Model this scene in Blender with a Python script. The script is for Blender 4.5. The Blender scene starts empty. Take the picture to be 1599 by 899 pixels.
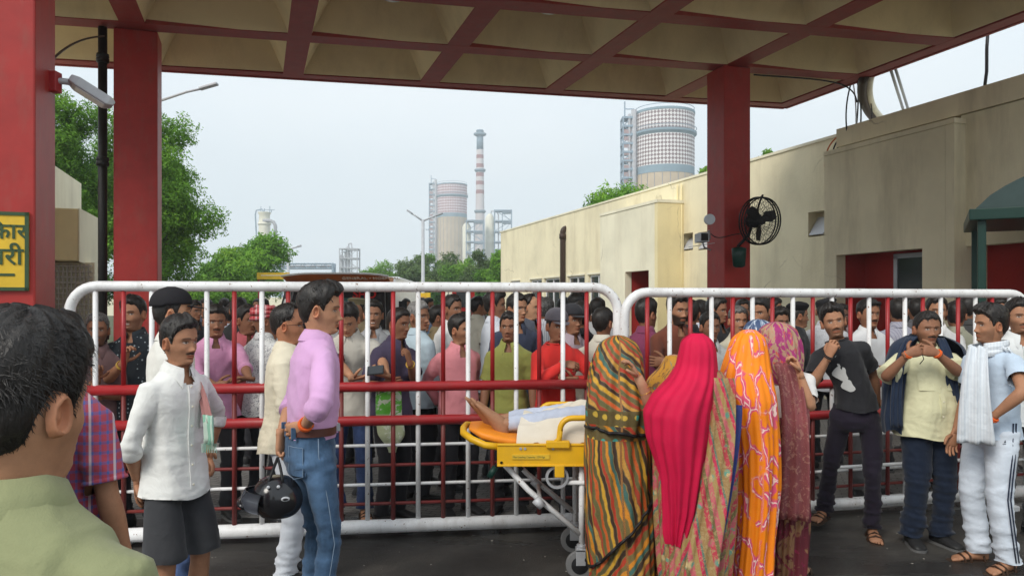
import bpy, bmesh, math, random
import numpy as np
from mathutils import Vector, Matrix
R = math.radians
random.seed(7); np.random.seed(7)
sc = bpy.context.scene
C = sc.collection
# ------------------------------------------------------------------ camera
F = 1200.0; CX = 799.5; HZ = 472.0; CH = 1.6       # focal in photo pixels, centre, horizon row, eye height
cam_d = bpy.data.cameras.new('camera'); cam = bpy.data.objects.new('camera', cam_d); C.objects.link(cam)
cam.location = (0, 0, CH); cam.rotation_euler = (R(90), 0, 0)
cam_d.sensor_width = 36; cam_d.lens = F/1599*36; cam_d.shift_y = 22.5/1599; cam_d.clip_start = .05; cam_d.clip_end = 6000
sc.camera = cam
# ------------------------------------------------------------------ sky, sun, exposure
SUN_EL, SUN_AZ = 40, 216      # azimuth measured clockwise from +Y: behind the camera, a little to its left
w = bpy.data.worlds.new('World'); sc.world = w; w.use_nodes = True
nt = w.node_tree; nt.nodes.clear()
def wn(t, **k):
    n = nt.nodes.new(t)
    for a, b in k.items(): setattr(n, a, b)
    return n
out = wn('ShaderNodeOutputWorld'); bg = wn('ShaderNodeBackground'); bg.inputs[1].default_value = .1
sky = wn('ShaderNodeTexSky', sky_type='NISHITA', sun_disc=False, sun_elevation=R(SUN_EL), sun_rotation=R(SUN_AZ), air_density=1.5, dust_density=4.0, ozone_density=2.0)
tc = wn('ShaderNodeTexCoord'); mp = wn('ShaderNodeMapping'); mp.inputs['Scale'].default_value = (1, 1, 2.2)
nz = wn('ShaderNodeTexNoise'); nz.inputs['Scale'].default_value = 1.7; nz.inputs['Detail'].default_value = 5; nz.inputs['Roughness'].default_value = .5
cr = wn('ShaderNodeValToRGB'); cr.color_ramp.elements[0].position = .3; cr.color_ramp.elements[1].position = .72
cr.color_ramp.elements[0].color = (.70, .80, .875, 1); cr.color_ramp.elements[1].color = (.84, .89, .925, 1)
sv = wn('ShaderNodeVectorMath', operation='SCALE'); sv.inputs['Scale'].default_value = 10.0
mx = wn('ShaderNodeMix', data_type='RGBA'); mx.inputs[0].default_value = .93
L = nt.links.new
L(tc.outputs['Generated'], mp.inputs[0]); L(mp.outputs[0], nz.inputs['Vector']); L(nz.outputs[0], cr.inputs[0]); L(cr.outputs[0], sv.inputs[0])
L(sky.outputs[0], mx.inputs[6]); L(sv.outputs[0], mx.inputs[7]); L(mx.outputs[2], bg.inputs[0]); L(bg.outputs[0], out.inputs[0])
sd = bpy.data.lights.new('sun', 'SUN'); sd.energy = 1.9; sd.angle = R(24); sd.color = (1, .95, .87)
so = bpy.data.objects.new('sun', sd); C.objects.link(so)
_d = Vector((math.sin(R(SUN_AZ))*math.cos(R(SUN_EL)), math.cos(R(SUN_AZ))*math.cos(R(SUN_EL)), math.sin(R(SUN_EL))))
so.rotation_euler = (-_d).to_track_quat('-Z', 'Y').to_euler(); so.location = (0, -4, 12)
sc.view_settings.view_transform = 'Standard'; sc.view_settings.look = 'None'; sc.view_settings.exposure = 0.33; sc.view_settings.gamma = 1
sc.render.engine = 'CYCLES'; sc.cycles.max_bounces = 7; sc.cycles.diffuse_bounces = 4; sc.cycles.volume_bounces = 1; sc.cycles.transparent_max_bounces = 10

# ------------------------------------------------------------------ helpers
A1 = np.array([-.316, .949, 0.]); A2 = np.array([.949, .316, 0.]); UP = np.array([0, 0, 1.])
def W(px, py, D): return np.array([(px-CX)*D/F, D, CH-(py-HZ)*D/F])
def at_z(px, py, z):
    D = (z-CH)*F/(HZ-py); return W(px, py, D)
def fastmesh(name, V, loops, counts, smooth=True, uv=None, col=None):
    me = bpy.data.meshes.new(name); V = np.asarray(V, np.float32); loops = np.asarray(loops, np.int32); counts = np.asarray(counts, np.int32)
    me.vertices.add(len(V)); me.vertices.foreach_set('co', V.ravel())
    me.loops.add(len(loops)); me.loops.foreach_set('vertex_index', loops)
    me.polygons.add(len(counts)); st = np.zeros(len(counts), np.int32); st[1:] = np.cumsum(counts)[:-1]
    me.polygons.foreach_set('loop_start', st); me.polygons.foreach_set('loop_total', counts)
    if uv is not None:
        l = me.uv_layers.new(name='UVMap'); l.data.foreach_set('uv', np.asarray(uv, np.float32)[loops].ravel())
    if col is not None:
        a = me.color_attributes.new('Col', 'FLOAT_COLOR', 'POINT'); c4 = np.ones((len(V), 4), np.float32); c4[:, :3] = col
        a.data.foreach_set('color', c4.ravel())
    me.update(calc_edges=True)
    me.polygons.foreach_set('use_smooth', np.full(len(counts), bool(smooth)))
    return me
class MB:
    """collects shapes, links them as one mesh object"""
    def __init__(s): s.V = []; s.Fc = []; s.M = []; s.n = 0; s.U = []; s.K = []
    def add(s, V, Fs, m=0, uv=None, col=None):
        V = np.asarray(V, float).reshape(-1, 3)
        s.V.append(V); s.Fc += [tuple(i+s.n for i in f) for f in Fs]; s.M += [m]*len(Fs); s.n += len(V)
        s.U.append(np.zeros((len(V), 2)) if uv is None else np.asarray(uv)); s.K.append(np.ones((len(V), 3))*(np.array(col) if col is not None else 1))
        return s
    def data(s): return np.concatenate(s.V), s.Fc
    def obb(s, o, ax, ay, az, m=0):                      # box from corner o with edge vectors
        o, ax, ay, az = map(np.array, (o, ax, ay, az)); V = [o+i*ax+j*ay+k*az for i in (0, 1) for j in (0, 1) for k in (0, 1)]
        Fs = [(0, 1, 3, 2), (4, 6, 7, 5), (0, 4, 5, 1), (2, 3, 7, 6), (0, 2, 6, 4), (1, 5, 7, 3)]
        if np.dot(np.cross(ax, ay), az) < 0: Fs = [f[::-1] for f in Fs]
        return s.add(V, Fs, m)
    def box(s, x0, y0, z0, x1, y1, z1, m=0): return s.obb((x0, y0, z0), (x1-x0, 0, 0), (0, y1-y0, 0), (0, 0, z1-z0), m)
    def tube(s, P, r, n=10, m=0, cap=True):
        V, Fs = tube(P, r, n, cap); return s.add(V, Fs, m)
    def cyl(s, a, b, r, n=12, m=0, r2=None): return s.tube([a, b], [r, r if r2 is None else r2], n, m)
    def rings(s, Rg, m=0, cap=True, uv=None, col=None):
        V, Fs = loft(Rg, cap); return s.add(V, Fs, m, uv, col)
    def build(s, name, mats, parent=None, smooth=False, bevel=0, uv=False, col=False, auto=None):
        V = np.concatenate(s.V); loops = np.fromiter((i for f in s.Fc for i in f), np.int32); cnt = [len(f) for f in s.Fc]
        me = fastmesh(name, V, loops, cnt, smooth, np.concatenate(s.U) if uv else None, np.concatenate(s.K) if col else None)
        if not isinstance(mats, (list, tuple)): mats = [mats]
        for mm in mats: me.materials.append(mm)
        if len(mats) > 1: me.polygons.foreach_set('material_index', np.array(s.M, np.int32))
        if auto:
            me.update(); me.set_sharp_from_angle(angle=R(auto))
        o = bpy.data.objects.new(name, me); C.objects.link(o)
        if parent is not None: o.parent = parent
        if bevel:
            b = o.modifiers.new('bevel', 'BEVEL'); b.width = bevel; b.segments = 2; b.limit_method = 'ANGLE'; b.harden_normals = False
        return o
def loft(Rg, cap=True, closed=False):
    Rg = np.asarray(Rg, float); n, m, _ = Rg.shape; V = Rg.reshape(-1, 3); Fs = []
    for i in range(n-1+(1 if closed else 0)):
        a, b = i*m, ((i+1) % n)*m
        Fs += [(a+j, a+(j+1) % m, b+(j+1) % m, b+j) for j in range(m)]
    if cap and not closed:
        V = np.vstack([V, Rg[0].mean(0), Rg[-1].mean(0)]); c0, c1 = n*m, n*m+1
        Fs += [(c0, (j+1) % m, j) for j in range(m)]+[(c1, (n-1)*m+j, (n-1)*m+(j+1) % m) for j in range(m)]
    return V, Fs
def frames(P):
    P = np.asarray(P, float); T = np.gradient(P, axis=0); T /= np.linalg.norm(T, axis=1)[:, None]+1e-12
    u = np.cross(T[0], [0, 0, 1.]);
    if np.linalg.norm(u) < .1: u = np.cross(T[0], [1., 0, 0])
    u /= np.linalg.norm(u); out = []
    for t in T:
        u = u-t*np.dot(u, t); u /= np.linalg.norm(u)+1e-12; out.append((u, np.cross(t, u)))
    return P, out
def tube_rings(P, r, n=10, sq=None):
    P, fr = frames(P); r = np.broadcast_to(np.asarray(r, float), (len(P),)); a = np.arange(n)*2*math.pi/n
    return np.array([p+ri*(np.cos(a)[:, None]*u+np.sin(a)[:, None]*v) for p, (u, v), ri in zip(P, fr, r)])
def tube(P, r, n=10, cap=True): return loft(tube_rings(P, r, n), cap)
def arc(c, r, a0, a1, n, u, v):
    c, u, v = map(lambda q: np.array(q, float), (c, u, v)); return [c+r*(math.cos(t)*u+math.sin(t)*v) for t in np.linspace(a0, a1, n)]
def bez(*P, n=12):
    P = [np.array(p, float) for p in P]; o = []
    for t in np.linspace(0, 1, n):
        Q = P[:]
        while len(Q) > 1: Q = [q*(1-t)+r*t for q, r in zip(Q, Q[1:])]
        o.append(Q[0])
    return o
def tag(o, label=None, cat=None, group=None, kind=None):
    for k, v in (('label', label), ('category', cat), ('group', group), ('kind', kind)):
        if v: o[k] = v
    return o
def thing(name, label, cat, loc=(0, 0, 0), group=None, rz=0):
    o = bpy.data.objects.new(name, None); C.objects.link(o); o.location = loc; o.rotation_euler = (0, 0, rz); o.empty_display_size = .1
    return tag(o, label, cat, group)
def rel(o, P): return np.asarray(P, float)-np.array(o.location)

# ------------------------------------------------------------------ materials
class G:
    """small node-graph helper"""
    def __init__(s, name, rough=.8, metal=0, spec=.3):
        s.m = bpy.data.materials.new(name); s.m.use_nodes = True; s.t = s.m.node_tree; s.b = s.t.nodes['Principled BSDF']
        s.b.inputs['Roughness'].default_value = rough; s.b.inputs['Metallic'].default_value = metal; s.b.inputs['Specular IOR Level'].default_value = spec
    def n(s, t, **k):
        n = s.t.nodes.new(t)
        for a, b in k.items():
            if a.startswith('i_'):
                key = a[2:]; key = int(key) if key.isdigit() else key.replace('_', ' ')
                if hasattr(b, 'bl_idname') or isinstance(b, bpy.types.NodeSocket): s.t.links.new(b, n.inputs[key])
                else: n.inputs[key].default_value = b
            else: setattr(n, a, b)
        return n
    def l(s, a, b): s.t.links.new(a, b)
    def co(s, kind='Object', scale=(1, 1, 1), rot=(0, 0, 0)):
        t = s.n('ShaderNodeTexCoord'); m = s.n('ShaderNodeMapping'); m.inputs['Scale'].default_value = scale; m.inputs['Rotation'].default_value = rot
        s.l(t.outputs[kind], m.inputs[0]); return m.outputs[0]
    def noise(s, sc_=5, det=4, ro=.55, co=None, dist=0):
        n = s.n('ShaderNodeTexNoise'); n.inputs['Scale'].default_value = sc_; n.inputs['Detail'].default_value = det; n.inputs['Roughness'].default_value = ro; n.inputs['Distortion'].default_value = dist
        if co is None: co = s.co()
        s.l(co, n.inputs['Vector']); return n.outputs[0]
    def ramp(s, x, pts, interp='LINEAR'):
        n = s.n('ShaderNodeValToRGB'); e = n.color_ramp.elements; n.color_ramp.interpolation = interp
        while len(e) < len(pts): e.new(.5)
        for k, (p, c) in enumerate(pts):
            e[k].position = p; c = c if hasattr(c, '__len__') else (c, c, c); e[k].color = (*c[:3], 1)
        s.l(x, n.inputs[0]); return n.outputs[0]
    def mix(s, f, a, b, mode='MIX'):
        n = s.n('ShaderNodeMix', data_type='RGBA', blend_type=mode)
        for i, x in ((0, f), (6, a), (7, b)):
            if isinstance(x, bpy.types.NodeSocket): s.l(x, n.inputs[i])
            else: n.inputs[i].default_value = x if i == 0 else (*x[:3], 1)
        return n.outputs[2]
    def math(s, op, a, b=0., c=0.):
        n = s.n('ShaderNodeMath', operation=op)
        for i, x in enumerate((a, b, c)):
            if isinstance(x, bpy.types.NodeSocket): s.l(x, n.inputs[i])
            else: n.inputs[i].default_value = x
        return n.outputs[0]
    def xyz(s, v):
        n = s.n('ShaderNodeSeparateXYZ'); s.l(v, n.inputs[0]); return n.outputs
    def color(s, x):
        if isinstance(x, bpy.types.NodeSocket): s.l(x, s.b.inputs['Base Color'])
        else: s.b.inputs['Base Color'].default_value = (*x[:3], 1)
        return s
    def bump(s, h, strength=.3, dist=.01):
        n = s.n('ShaderNodeBump'); n.inputs['Strength'].default_value = strength; n.inputs['Distance'].default_value = dist; s.l(h, n.inputs['Height']); s.l(n.outputs[0], s.b.inputs['Normal']); return s
    def rough(s, x): s.l(x, s.b.inputs['Roughness']); return s
def plain(name, col, rough=.7, metal=0, var=.12, sc_=6, bump=.15, spec=.3, bd=.004):
    g = G(name, rough, metal, spec); c = np.array(col); x = g.noise(sc_, 6, .6)
    g.color(g.ramp(x, [(.3, tuple(c*(1-var))), (.7, tuple(np.minimum(c*(1+var), 1)))]))
    if bump: g.bump(g.noise(sc_*14, 3), bump, bd)
    return g.m
def paint(name, col, chip=(.08, .06, .05), thr=.67, rough=.45, grime=.35):
    """brushed enamel on metal: uneven coat, chips, grime streaks"""
    g = G(name, rough, 0, .45); c = np.array(col); x = g.noise(5, 6, .6); base = g.ramp(x, [(.25, tuple(c*.8)), (.75, tuple(np.minimum(c*1.08, 1)))])
    gr = g.ramp(g.noise(9, 8, .7, g.co(scale=(1, 1, .35))), [(.5, 0.), (.8, grime)]); base = g.mix(gr, base, (.2, .15, .11))
    ch = g.ramp(g.noise(38, 5, .6), [(thr, 0.), (thr+.015, 1.)]); g.color(g.mix(ch, base, chip)); g.bump(g.noise(30, 4), .25, .004); return g.m
def wallmat(name, col, stain=(.30, .24, .15), amt=.5, crack=True):
    g = G(name, .9, 0, .15); c = np.array(col)
    x = g.noise(.9, 8, .6); base = g.ramp(x, [(.3, tuple(c*.86)), (.55, tuple(c)), (.8, tuple(np.minimum(c*1.06, 1)))])
    st = g.ramp(g.noise(1.3, 9, .68, g.co(scale=(1.3, 1.3, .22))), [(.5, 0.), (.78, amt)]); base = g.mix(st, base, stain)
    if crack:
        v = g.n('ShaderNodeTexVoronoi', feature='DISTANCE_TO_EDGE'); v.inputs['Scale'].default_value = .55
        wv = g.n('ShaderNodeMix', data_type='VECTOR'); wv.inputs[0].default_value = .25; nn = g.n('ShaderNodeTexNoise'); nn.inputs['Scale'].default_value = 2.5; nn.inputs['Detail'].default_value = 6
        cc = g.co(); g.l(cc, nn.inputs['Vector']); g.l(cc, wv.inputs[4]); g.l(nn.outputs[1], wv.inputs[5]); g.l(wv.outputs[1], v.inputs['Vector'])
        k = g.ramp(v.outputs[0], [(.0, .55), (.006, 0.)]); k = g.math('MULTIPLY', k, g.ramp(g.noise(.7, 3), [(.52, 0.), (.6, 1.)])); base = g.mix(k, base, (.16, .12, .07))
    g.color(base); g.bump(g.noise(26, 6, .65), .35, .012); return g.m
M = {}
M['red_pillar'] = paint('red_pillar', (.41, .028, .023), (.55, .5, .42), .76, .5, .3)
M['red_beam'] = paint('red_beam', (.33, .040, .034), (.3, .2, .16), .78, .6, .35)
M['coffer'] = wallmat('coffer', (.82, .69, .44), (.34, .25, .14), .35, False)
M['wall'] = wallmat('wall', (.82, .74, .52), (.42, .34, .22), .45)
M['wall_pale'] = wallmat('wall_pale', (.83, .78, .60), (.40, .33, .22), .3)
M['wall_yellow'] = wallmat('wall_yellow', (.82, .71, .42), (.36, .26, .12), .35)
M['wall_dull'] = wallmat('wall_dull', (.78, .70, .50), (.2, .15, .08), .45)
M['red_wall'] = wallmat('red_wall', (.36, .03, .025), (.12, .03, .02), .4, False)
M['white_paint'] = paint('white_paint', (.80, .80, .80), (.20, .11, .07), .655, .45, .45)
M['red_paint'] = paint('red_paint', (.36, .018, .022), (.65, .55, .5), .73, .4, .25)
M['shaded_red_paint'] = paint('shaded_red_paint', (.17, .02, .018), (.4, .3, .26), .73, .5, .3)  # dull red for the low bars, darkened to stand in for shade there
M['black_pipe'] = plain('black_pipe', (.012, .011, .010), .45, 0, .3, 30, .5)
M['brown_pipe'] = plain('brown_pipe', (.05, .032, .024), .5)
M['grey_metal'] = plain('grey_metal', (.42, .43, .45), .45, .4, .1)
M['pale_metal'] = plain('pale_metal', (.48, .49, .51), .5, .1, .08)
M['dark_metal'] = plain('dark_metal', (.03, .03, .032), .45, .3)
M['green_paint'] = plain('green_paint', (.008, .040, .030), .4)
M['black'] = plain('black', (.012, .012, .013), .5)
M['lamp_glass'] = plain('lamp_glass', (.7, .72, .74), .25, 0, .04)
M['concrete'] = wallmat('concrete', (.42, .40, .36), (.15, .13, .10), .5, False)
M['glass_dark'] = G('glass_dark', .12, 0, .6).color((.02, .024, .028)).m
M['yellow'] = paint('yellow', (.80, .44, .008), (.4, .3, .1), .77, .4, .15)
M['orange_mattress'] = plain('orange_mattress', (.80, .26, .02), .45, 0, .1, 8, .35)
M['signyellow'] = paint('signyellow', (.78, .50, .03), (.5, .4, .3), .74, .55, .25)
M['signgreen'] = plain('signgreen', (.045, .085, .04), .6)
M['orange_paint'] = plain('orange_paint', (.55, .14, .03), .35)
M['cream'] = plain('cream', (.80, .76, .62), .6)
M['bark'] = plain('bark', (.10, .075, .05), .95, 0, .35, 9, .8)

# ------------------------------------------------------------------ ground
g = G('asphalt', .75, 0, .4); co = g.co()
wet = g.ramp(g.noise(.55, 6, .6, g.co(scale=(.7, 2.2, 1))), [(.44, 0.), (.60, 1.)])
agg = g.ramp(g.noise(130, 3, .7), [(.35, (.030, .029, .028)), (.72, (.105, .10, .092))])
dry = g.ramp(g.noise(.9, 9, .7), [(.34, (.55, .53, .51)), (.52, (.95, .92, .88)), (.66, (1.7, 1.6, 1.45))]); agg = g.mix(1., agg, dry, 'MULTIPLY')
agg = g.mix(g.math('MULTIPLY', wet, .55), agg, (.012, .012, .013))
pe = g.n('ShaderNodeTexVoronoi'); pe.inputs['Scale'].default_value = 14; g.l(co, pe.inputs['Vector'])
sp = g.math('MULTIPLY', g.ramp(pe.outputs[0], [(.055, 1.), (.075, 0.)]), g.ramp(g.noise(2.2, 3), [(.55, 0.), (.6, 1.)]))
g.color(g.mix(sp, agg, (.30, .28, .25))); g.rough(g.ramp(wet, [(0., .8), (1., .2)])); g.bump(g.noise(130, 4, .7), .6, .006)
M['asphalt'] = g.m
g = G('paving', .8, 0, .3); br = g.n('ShaderNodeTexBrick'); br.inputs['Scale'].default_value = 4.2; br.inputs['Mortar Size'].default_value = .018
br.inputs['Color1'].default_value = (.20, .195, .185, 1); br.inputs['Color2'].default_value = (.26, .25, .24, 1); br.inputs['Mortar'].default_value = (.09, .085, .08, 1)
g.l(g.co(rot=(0, 0, .32)), br.inputs['Vector']); g.color(g.mix(g.ramp(g.noise(.8, 6), [(.4, 0.), (.75, .6)]), br.outputs[0], (.075, .07, .066))); g.bump(br.outputs[1], -.4, .004); M['paving'] = g.m
g = G('earth', .95); g.color(g.ramp(g.noise(.3, 8), [(.35, (.10, .085, .055)), (.65, (.07, .095, .035))])); M['earth'] = g.m
def sheet(name, pts, z, m):
    b = MB(); n = len(pts); b.add([(x, y, z) for x, y in pts], [tuple(range(n))]); o = b.build(name, m); o['kind'] = 'structure'; return o
sheet('ground', [(-2500, -60), (2500, -60), (2500, 4000), (-2500, 4000)], -.012, M['earth'])
sheet('road', [(-14, -25), (14, -25), (14, 6.4), (-14, 5.2)], 0, M['asphalt'])
sheet('pavement', [(-10.5, 5.5), (9.0, 5.98), (-.6, 34), (-10.3, 90), (-26, 90), (-11, 26)], -.004, M['paving'])

# ------------------------------------------------------------------ gate canopy with its coffers
HC = 5.0; LDIR = np.array([.977, .213, 0]); p00 = at_z(232, 103, HC)
def XY(px, py): return at_z(px, py, HC)
def isect(p, d, q, e):
    A = np.array([[d[0], -e[0]], [d[1], -e[1]]]); t = np.linalg.solve(A, (q-p)[:2]); return p+d*t[0]
# longitudinal beam centre lines pass these points, all along A1; lateral lines along LDIR
Lx = [-104, 190, 477, 773, 1064, 1361, 1668]
Lpt = [XY(x, 0.) for x in Lx]
Tpt = [XY(660, 131.5), XY(660, 74)]; dT = 1.66
for k in range(2, 5): Tpt.append(Tpt[-1]-A1*dT)
P = [[isect(a, A1, t, LDIR) for a in Lpt] for t in Tpt]           # P[lateral][longitudinal]
canopy = thing('gate_canopy', 'flat red and cream coffered concrete gate canopy overhead', 'canopy', (0, 8, HC))
HW = .145; T_B = .55
def strip(name, a, b, wd, wid, z0, z1, m, ext=0):
    d = (b-a)/np.linalg.norm(b-a); o = MB(); s = a-d*ext-wd*wid; s = s.copy(); s[2] = z0
    o.obb(rel(canopy, s), (b-a)+d*2*ext, wd*wid*2, UP*(z1-z0)); return o.build(name, m, canopy)
nl, nt_ = len(Lpt), len(Tpt)
for j in range(nl):
    strip('beam', P[0][j], P[-1][j], A2, HW if j < nl-1 else .11, HC+.004*(j % 2), HC+.06, M['red_beam'])
for i in range(nt_):
    strip('cross_beam', P[i][0], P[i][-1], A1, HW if i else .10, HC+.002+.0, HC+.062, M['red_beam'], .1)
sl = MB()   # slab above and fascia
c = [P[0][0]+A1*.12, P[0][-1]+A1*.12+A2*.12, P[-1][-1]+A2*.12-A1*.1, P[-1][0]-A1*.1]
q = np.array([p*[1, 1, 0]+[0, 0, HC+.58] for p in c]); V = np.vstack([q, q+[0, 0, .12]])
sl.add(rel(canopy, V), [(3, 2, 1, 0), (4, 5, 6, 7), (0, 1, 5, 4), (1, 2, 6, 5), (2, 3, 7, 6), (3, 0, 4, 7)]); sl.build('roof_slab', M['coffer'], canopy)
def fasc(a, b, n):
    o = MB(); s = a*[1, 1, 0]+[0, 0, HC-.01]; o.obb(rel(canopy, s), (b-a)*[1, 1, 0], n*.05, UP*.74); o.build('fascia', M['red_beam'], canopy)
fasc(c[0], c[1], A1); fasc(c[1], c[2], A2)
for i in range(nt_-1):
    for j in range(nl-1):
        q = [P[i][j], P[i][j+1], P[i+1][j+1], P[i+1][j]]; cen = sum(q)/4
        ins = [q[0]+(A2-A1)*HW*.97, q[1]-(A2+A1)*HW*.97, q[2]+(A1-A2)*HW*.97, q[3]+(A1+A2)*HW*.97]
        top = [cen+(p-cen)*.66 for p in ins]
        V = [rel(canopy, (p[0], p[1], HC+.012)) for p in ins]+[rel(canopy, (p[0], p[1], HC+.55)) for p in top]
        o = MB(); o.add(V, [(0, 1, 5, 4), (1, 2, 6, 5), (2, 3, 7, 6), (3, 0, 4, 7), (4, 5, 6, 7)]); o.build('coffer', M['coffer'], canopy)
for (px, py) in ((613, -3), (858, 17)):
    c_ = at_z(px, py, HC+.10); th = thing('ceiling_light', 'round white dome light in the %s coffer' % ('middle' if px > 700 else 'left-hand'), 'ceiling light', c_, 'dome lights in the canopy coffers')
    o = MB(); a = np.arange(20)*2*math.pi/20
    o.rings([[(r*math.cos(t), r*math.sin(t), z) for t in a] for r, z in ((.04, -.03), (.10, -.015), (.13, .02), (.14, .06), (.06, .075), (.05, .5))]); o.build('lamp_shade', M['lamp_glass'], th, True)

def pillar(base, wA, wB, top, label):
    th = thing('gate_pillar', label, 'pillar', (base[0], base[1], 0), 'red gate pillars')
    o = MB(); o.obb((0, 0, 0), A2*wA, A1*wB, UP*top); o.build('shaft', M['red_pillar'], th, bevel=.012)
    o = MB(); o.obb(-A2*.03-A1*.03, A2*(wA+.06), A1*(wB+.06), UP*.22); o.build('plinth', M['concrete'], th, bevel=.01); return th
near = np.array([-3.04, 4.9, 0])-A2*.62
p_near = pillar(near, .62, .52, HC-.002, 'thick red gate pillar at the left edge carrying the yellow sign')
pl2 = W(177, 0, 9.5); pillar((pl2[0], 9.5), .50, .45, HC-.003, 'dark red gate pillar beside the tall black pipe')
pl3 = W(1131, 0, 11.0); pillar((pl3[0], 11.0), .44, .45, HC-.004, 'dark red gate pillar with the wire fan mounted on it')
# sign on the near pillar's front face
def text(name, body, size, m, parent, origin, right, up, ext=.002, font=None, align='LEFT', bold=0):
    cu = bpy.data.curves.new(name, 'FONT'); cu.body = body; cu.size = size; cu.extrude = ext; cu.offset = bold; cu.align_x = align; cu.resolution_u = 4
    o = bpy.data.objects.new(name, cu); C.objects.link(o)
    bpy.context.view_layer.update(); dg = bpy.context.evaluated_depsgraph_get(); me = bpy.data.meshes.new_from_object(o.evaluated_get(dg)); bpy.data.objects.remove(o)
    me.materials.clear(); me.materials.append(m); o = bpy.data.objects.new(name, me); C.objects.link(o)
    right = Vector(right).normalized(); up = Vector(up).normalized(); nrm = right.cross(up)
    mt = Matrix((right, up, nrm)).transposed().to_4x4(); mt.translation = Vector(origin)
    if parent is not None: o.parent = parent; mt.translation = Vector(origin)-parent.location
    o.matrix_basis = mt; return o
fc = near+A2*.62-A1*.004     # right edge of front face
def onface(px, py):          # point on that face through a photo pixel
    k = (px-CX)/F; p = fc; t = (k*p[1]-p[0])/(A2[0]-k*A2[1]); q = p+A2*t; q = q.copy(); q[2] = CH-(py-HZ)*q[1]/F; return q
s1 = onface(46, 454); s0z = onface(46, 332)[2]
sg = thing('notice_board', 'yellow painted board with green Hindi lettering on the red pillar', 'sign', s1)
wd = .56; h = s0z-s1[2]; o = MB(); o.obb(-A2*wd-A1*.012, A2*wd, A1*.012, UP*h); o.build('board', M['signyellow'], sg)
o = MB()
for a, b_, c_ in ((-A2*wd, A2*wd, UP*.022), (-A2*wd+UP*(h-.022), A2*wd, UP*.022), (-A2*.022, A2*.022, UP*h)): o.obb(a-A1*.018, b_, A1*.017, c_)
o.build('border', M['signgreen'], sg)
A1n = -A1*.016
text('lettering', 'अधिकार', .135, M['signgreen'], sg, onface(43, 373)+A1n, A2, UP, align='RIGHT', bold=.002)
text('lettering', 'प्रभारी', .15, M['signgreen'], sg, onface(37, 413)+A1n, A2, UP, align='RIGHT', bold=.002)
o = MB(); q = onface(24, 431)+A1n; o.obb(q-np.array(sg.location)-A2*.3, A2*.3, A1*.004, UP*.016); o.build('dash', M['signgreen'], sg)
# floodlight on the near pillar
fl = W(84, 128, 5.25); th = thing('flood_light', 'pale box street light bolted to the near red pillar', 'lamp', fl)
o = MB(); o.box(-.03, -.03, -.07, .03, .05, .07); o.build('bracket', M['red_paint'], th, bevel=.006)
o = MB(); o.tube([(0, .0, .01), (.06, .05, .015), (.10, .08, .01)], .022); o.build('arm', M['pale_metal'], th, True)
o = MB(); d = np.array([.62, .45, -.42]); d /= np.linalg.norm(d); sdv = np.array([-.45, .62, 0]); sdv /= np.linalg.norm(sdv); u = np.cross(d, sdv); u *= np.sign(u[2])
b0 = np.array([.08, .05, .045]); o.add([b0+sdv*s*wq+u*hq+d*l for l, wq, hh in ((0, .05, .03), (.05, .075, .045), (.27, .075, .045), (.31, .06, .02)) for s, hq in ((-1, -hh), (1, -hh), (1, hh*.5), (-1, hh*.5))],
  [(4*k+i, 4*k+(i+1) % 4, 4*k+4+(i+1) % 4, 4*k+4+i) for k in range(3) for i in range(4)]+[(3, 2, 1, 0), (12, 13, 14, 15)]); o.build('housing', M['pale_metal'], th, bevel=.008)
o = MB(); o.obb(b0+d*.06-sdv*.06-u*.05, d*.2, sdv*.12, u*.004); o.build('lens', M['lamp_glass'], th)
# black downpipe next to the second pillar and cables
x = W(167, 0, 9.55)[0]; th = thing('drain_pipe', 'tall black drain pipe against the second red pillar', 'pipe', (x, 9.45, 0))
o = MB(); o.cyl((0, 0, 0), (0, 0, 4.98), .052, 16); o.build('pipe', M['black_pipe'], th, True)
for z in (1.2, 3.33, 4.6):
    o = MB(); o.rings([[(r*math.cos(t), r*math.sin(t), z+dz) for t in np.arange(16)*math.pi/8] for r, dz in ((.052, -.06), (.072, -.055), (.075, -.01), (.064, 0), (.075, .01), (.07, .05), (.052, .055))]); o.build('joint_collar', M['black_pipe'], th, True)
def cable(label, pts, r, m, n=20):
    o = MB(); p = bez(*pts, n=n) if len(pts) < 6 else pts; o.tube(p, r, 6); ob = o.build('cable', m, None, True); return tag(ob, label, 'cable')
cable('thin cable looping from the black pipe to the near pillar', [W(163, 57, 9.4), W(120, 58, 8), W(95, 80, 6.4), W(80, 95, 5.4)], .010, M['brown_pipe'])
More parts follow.
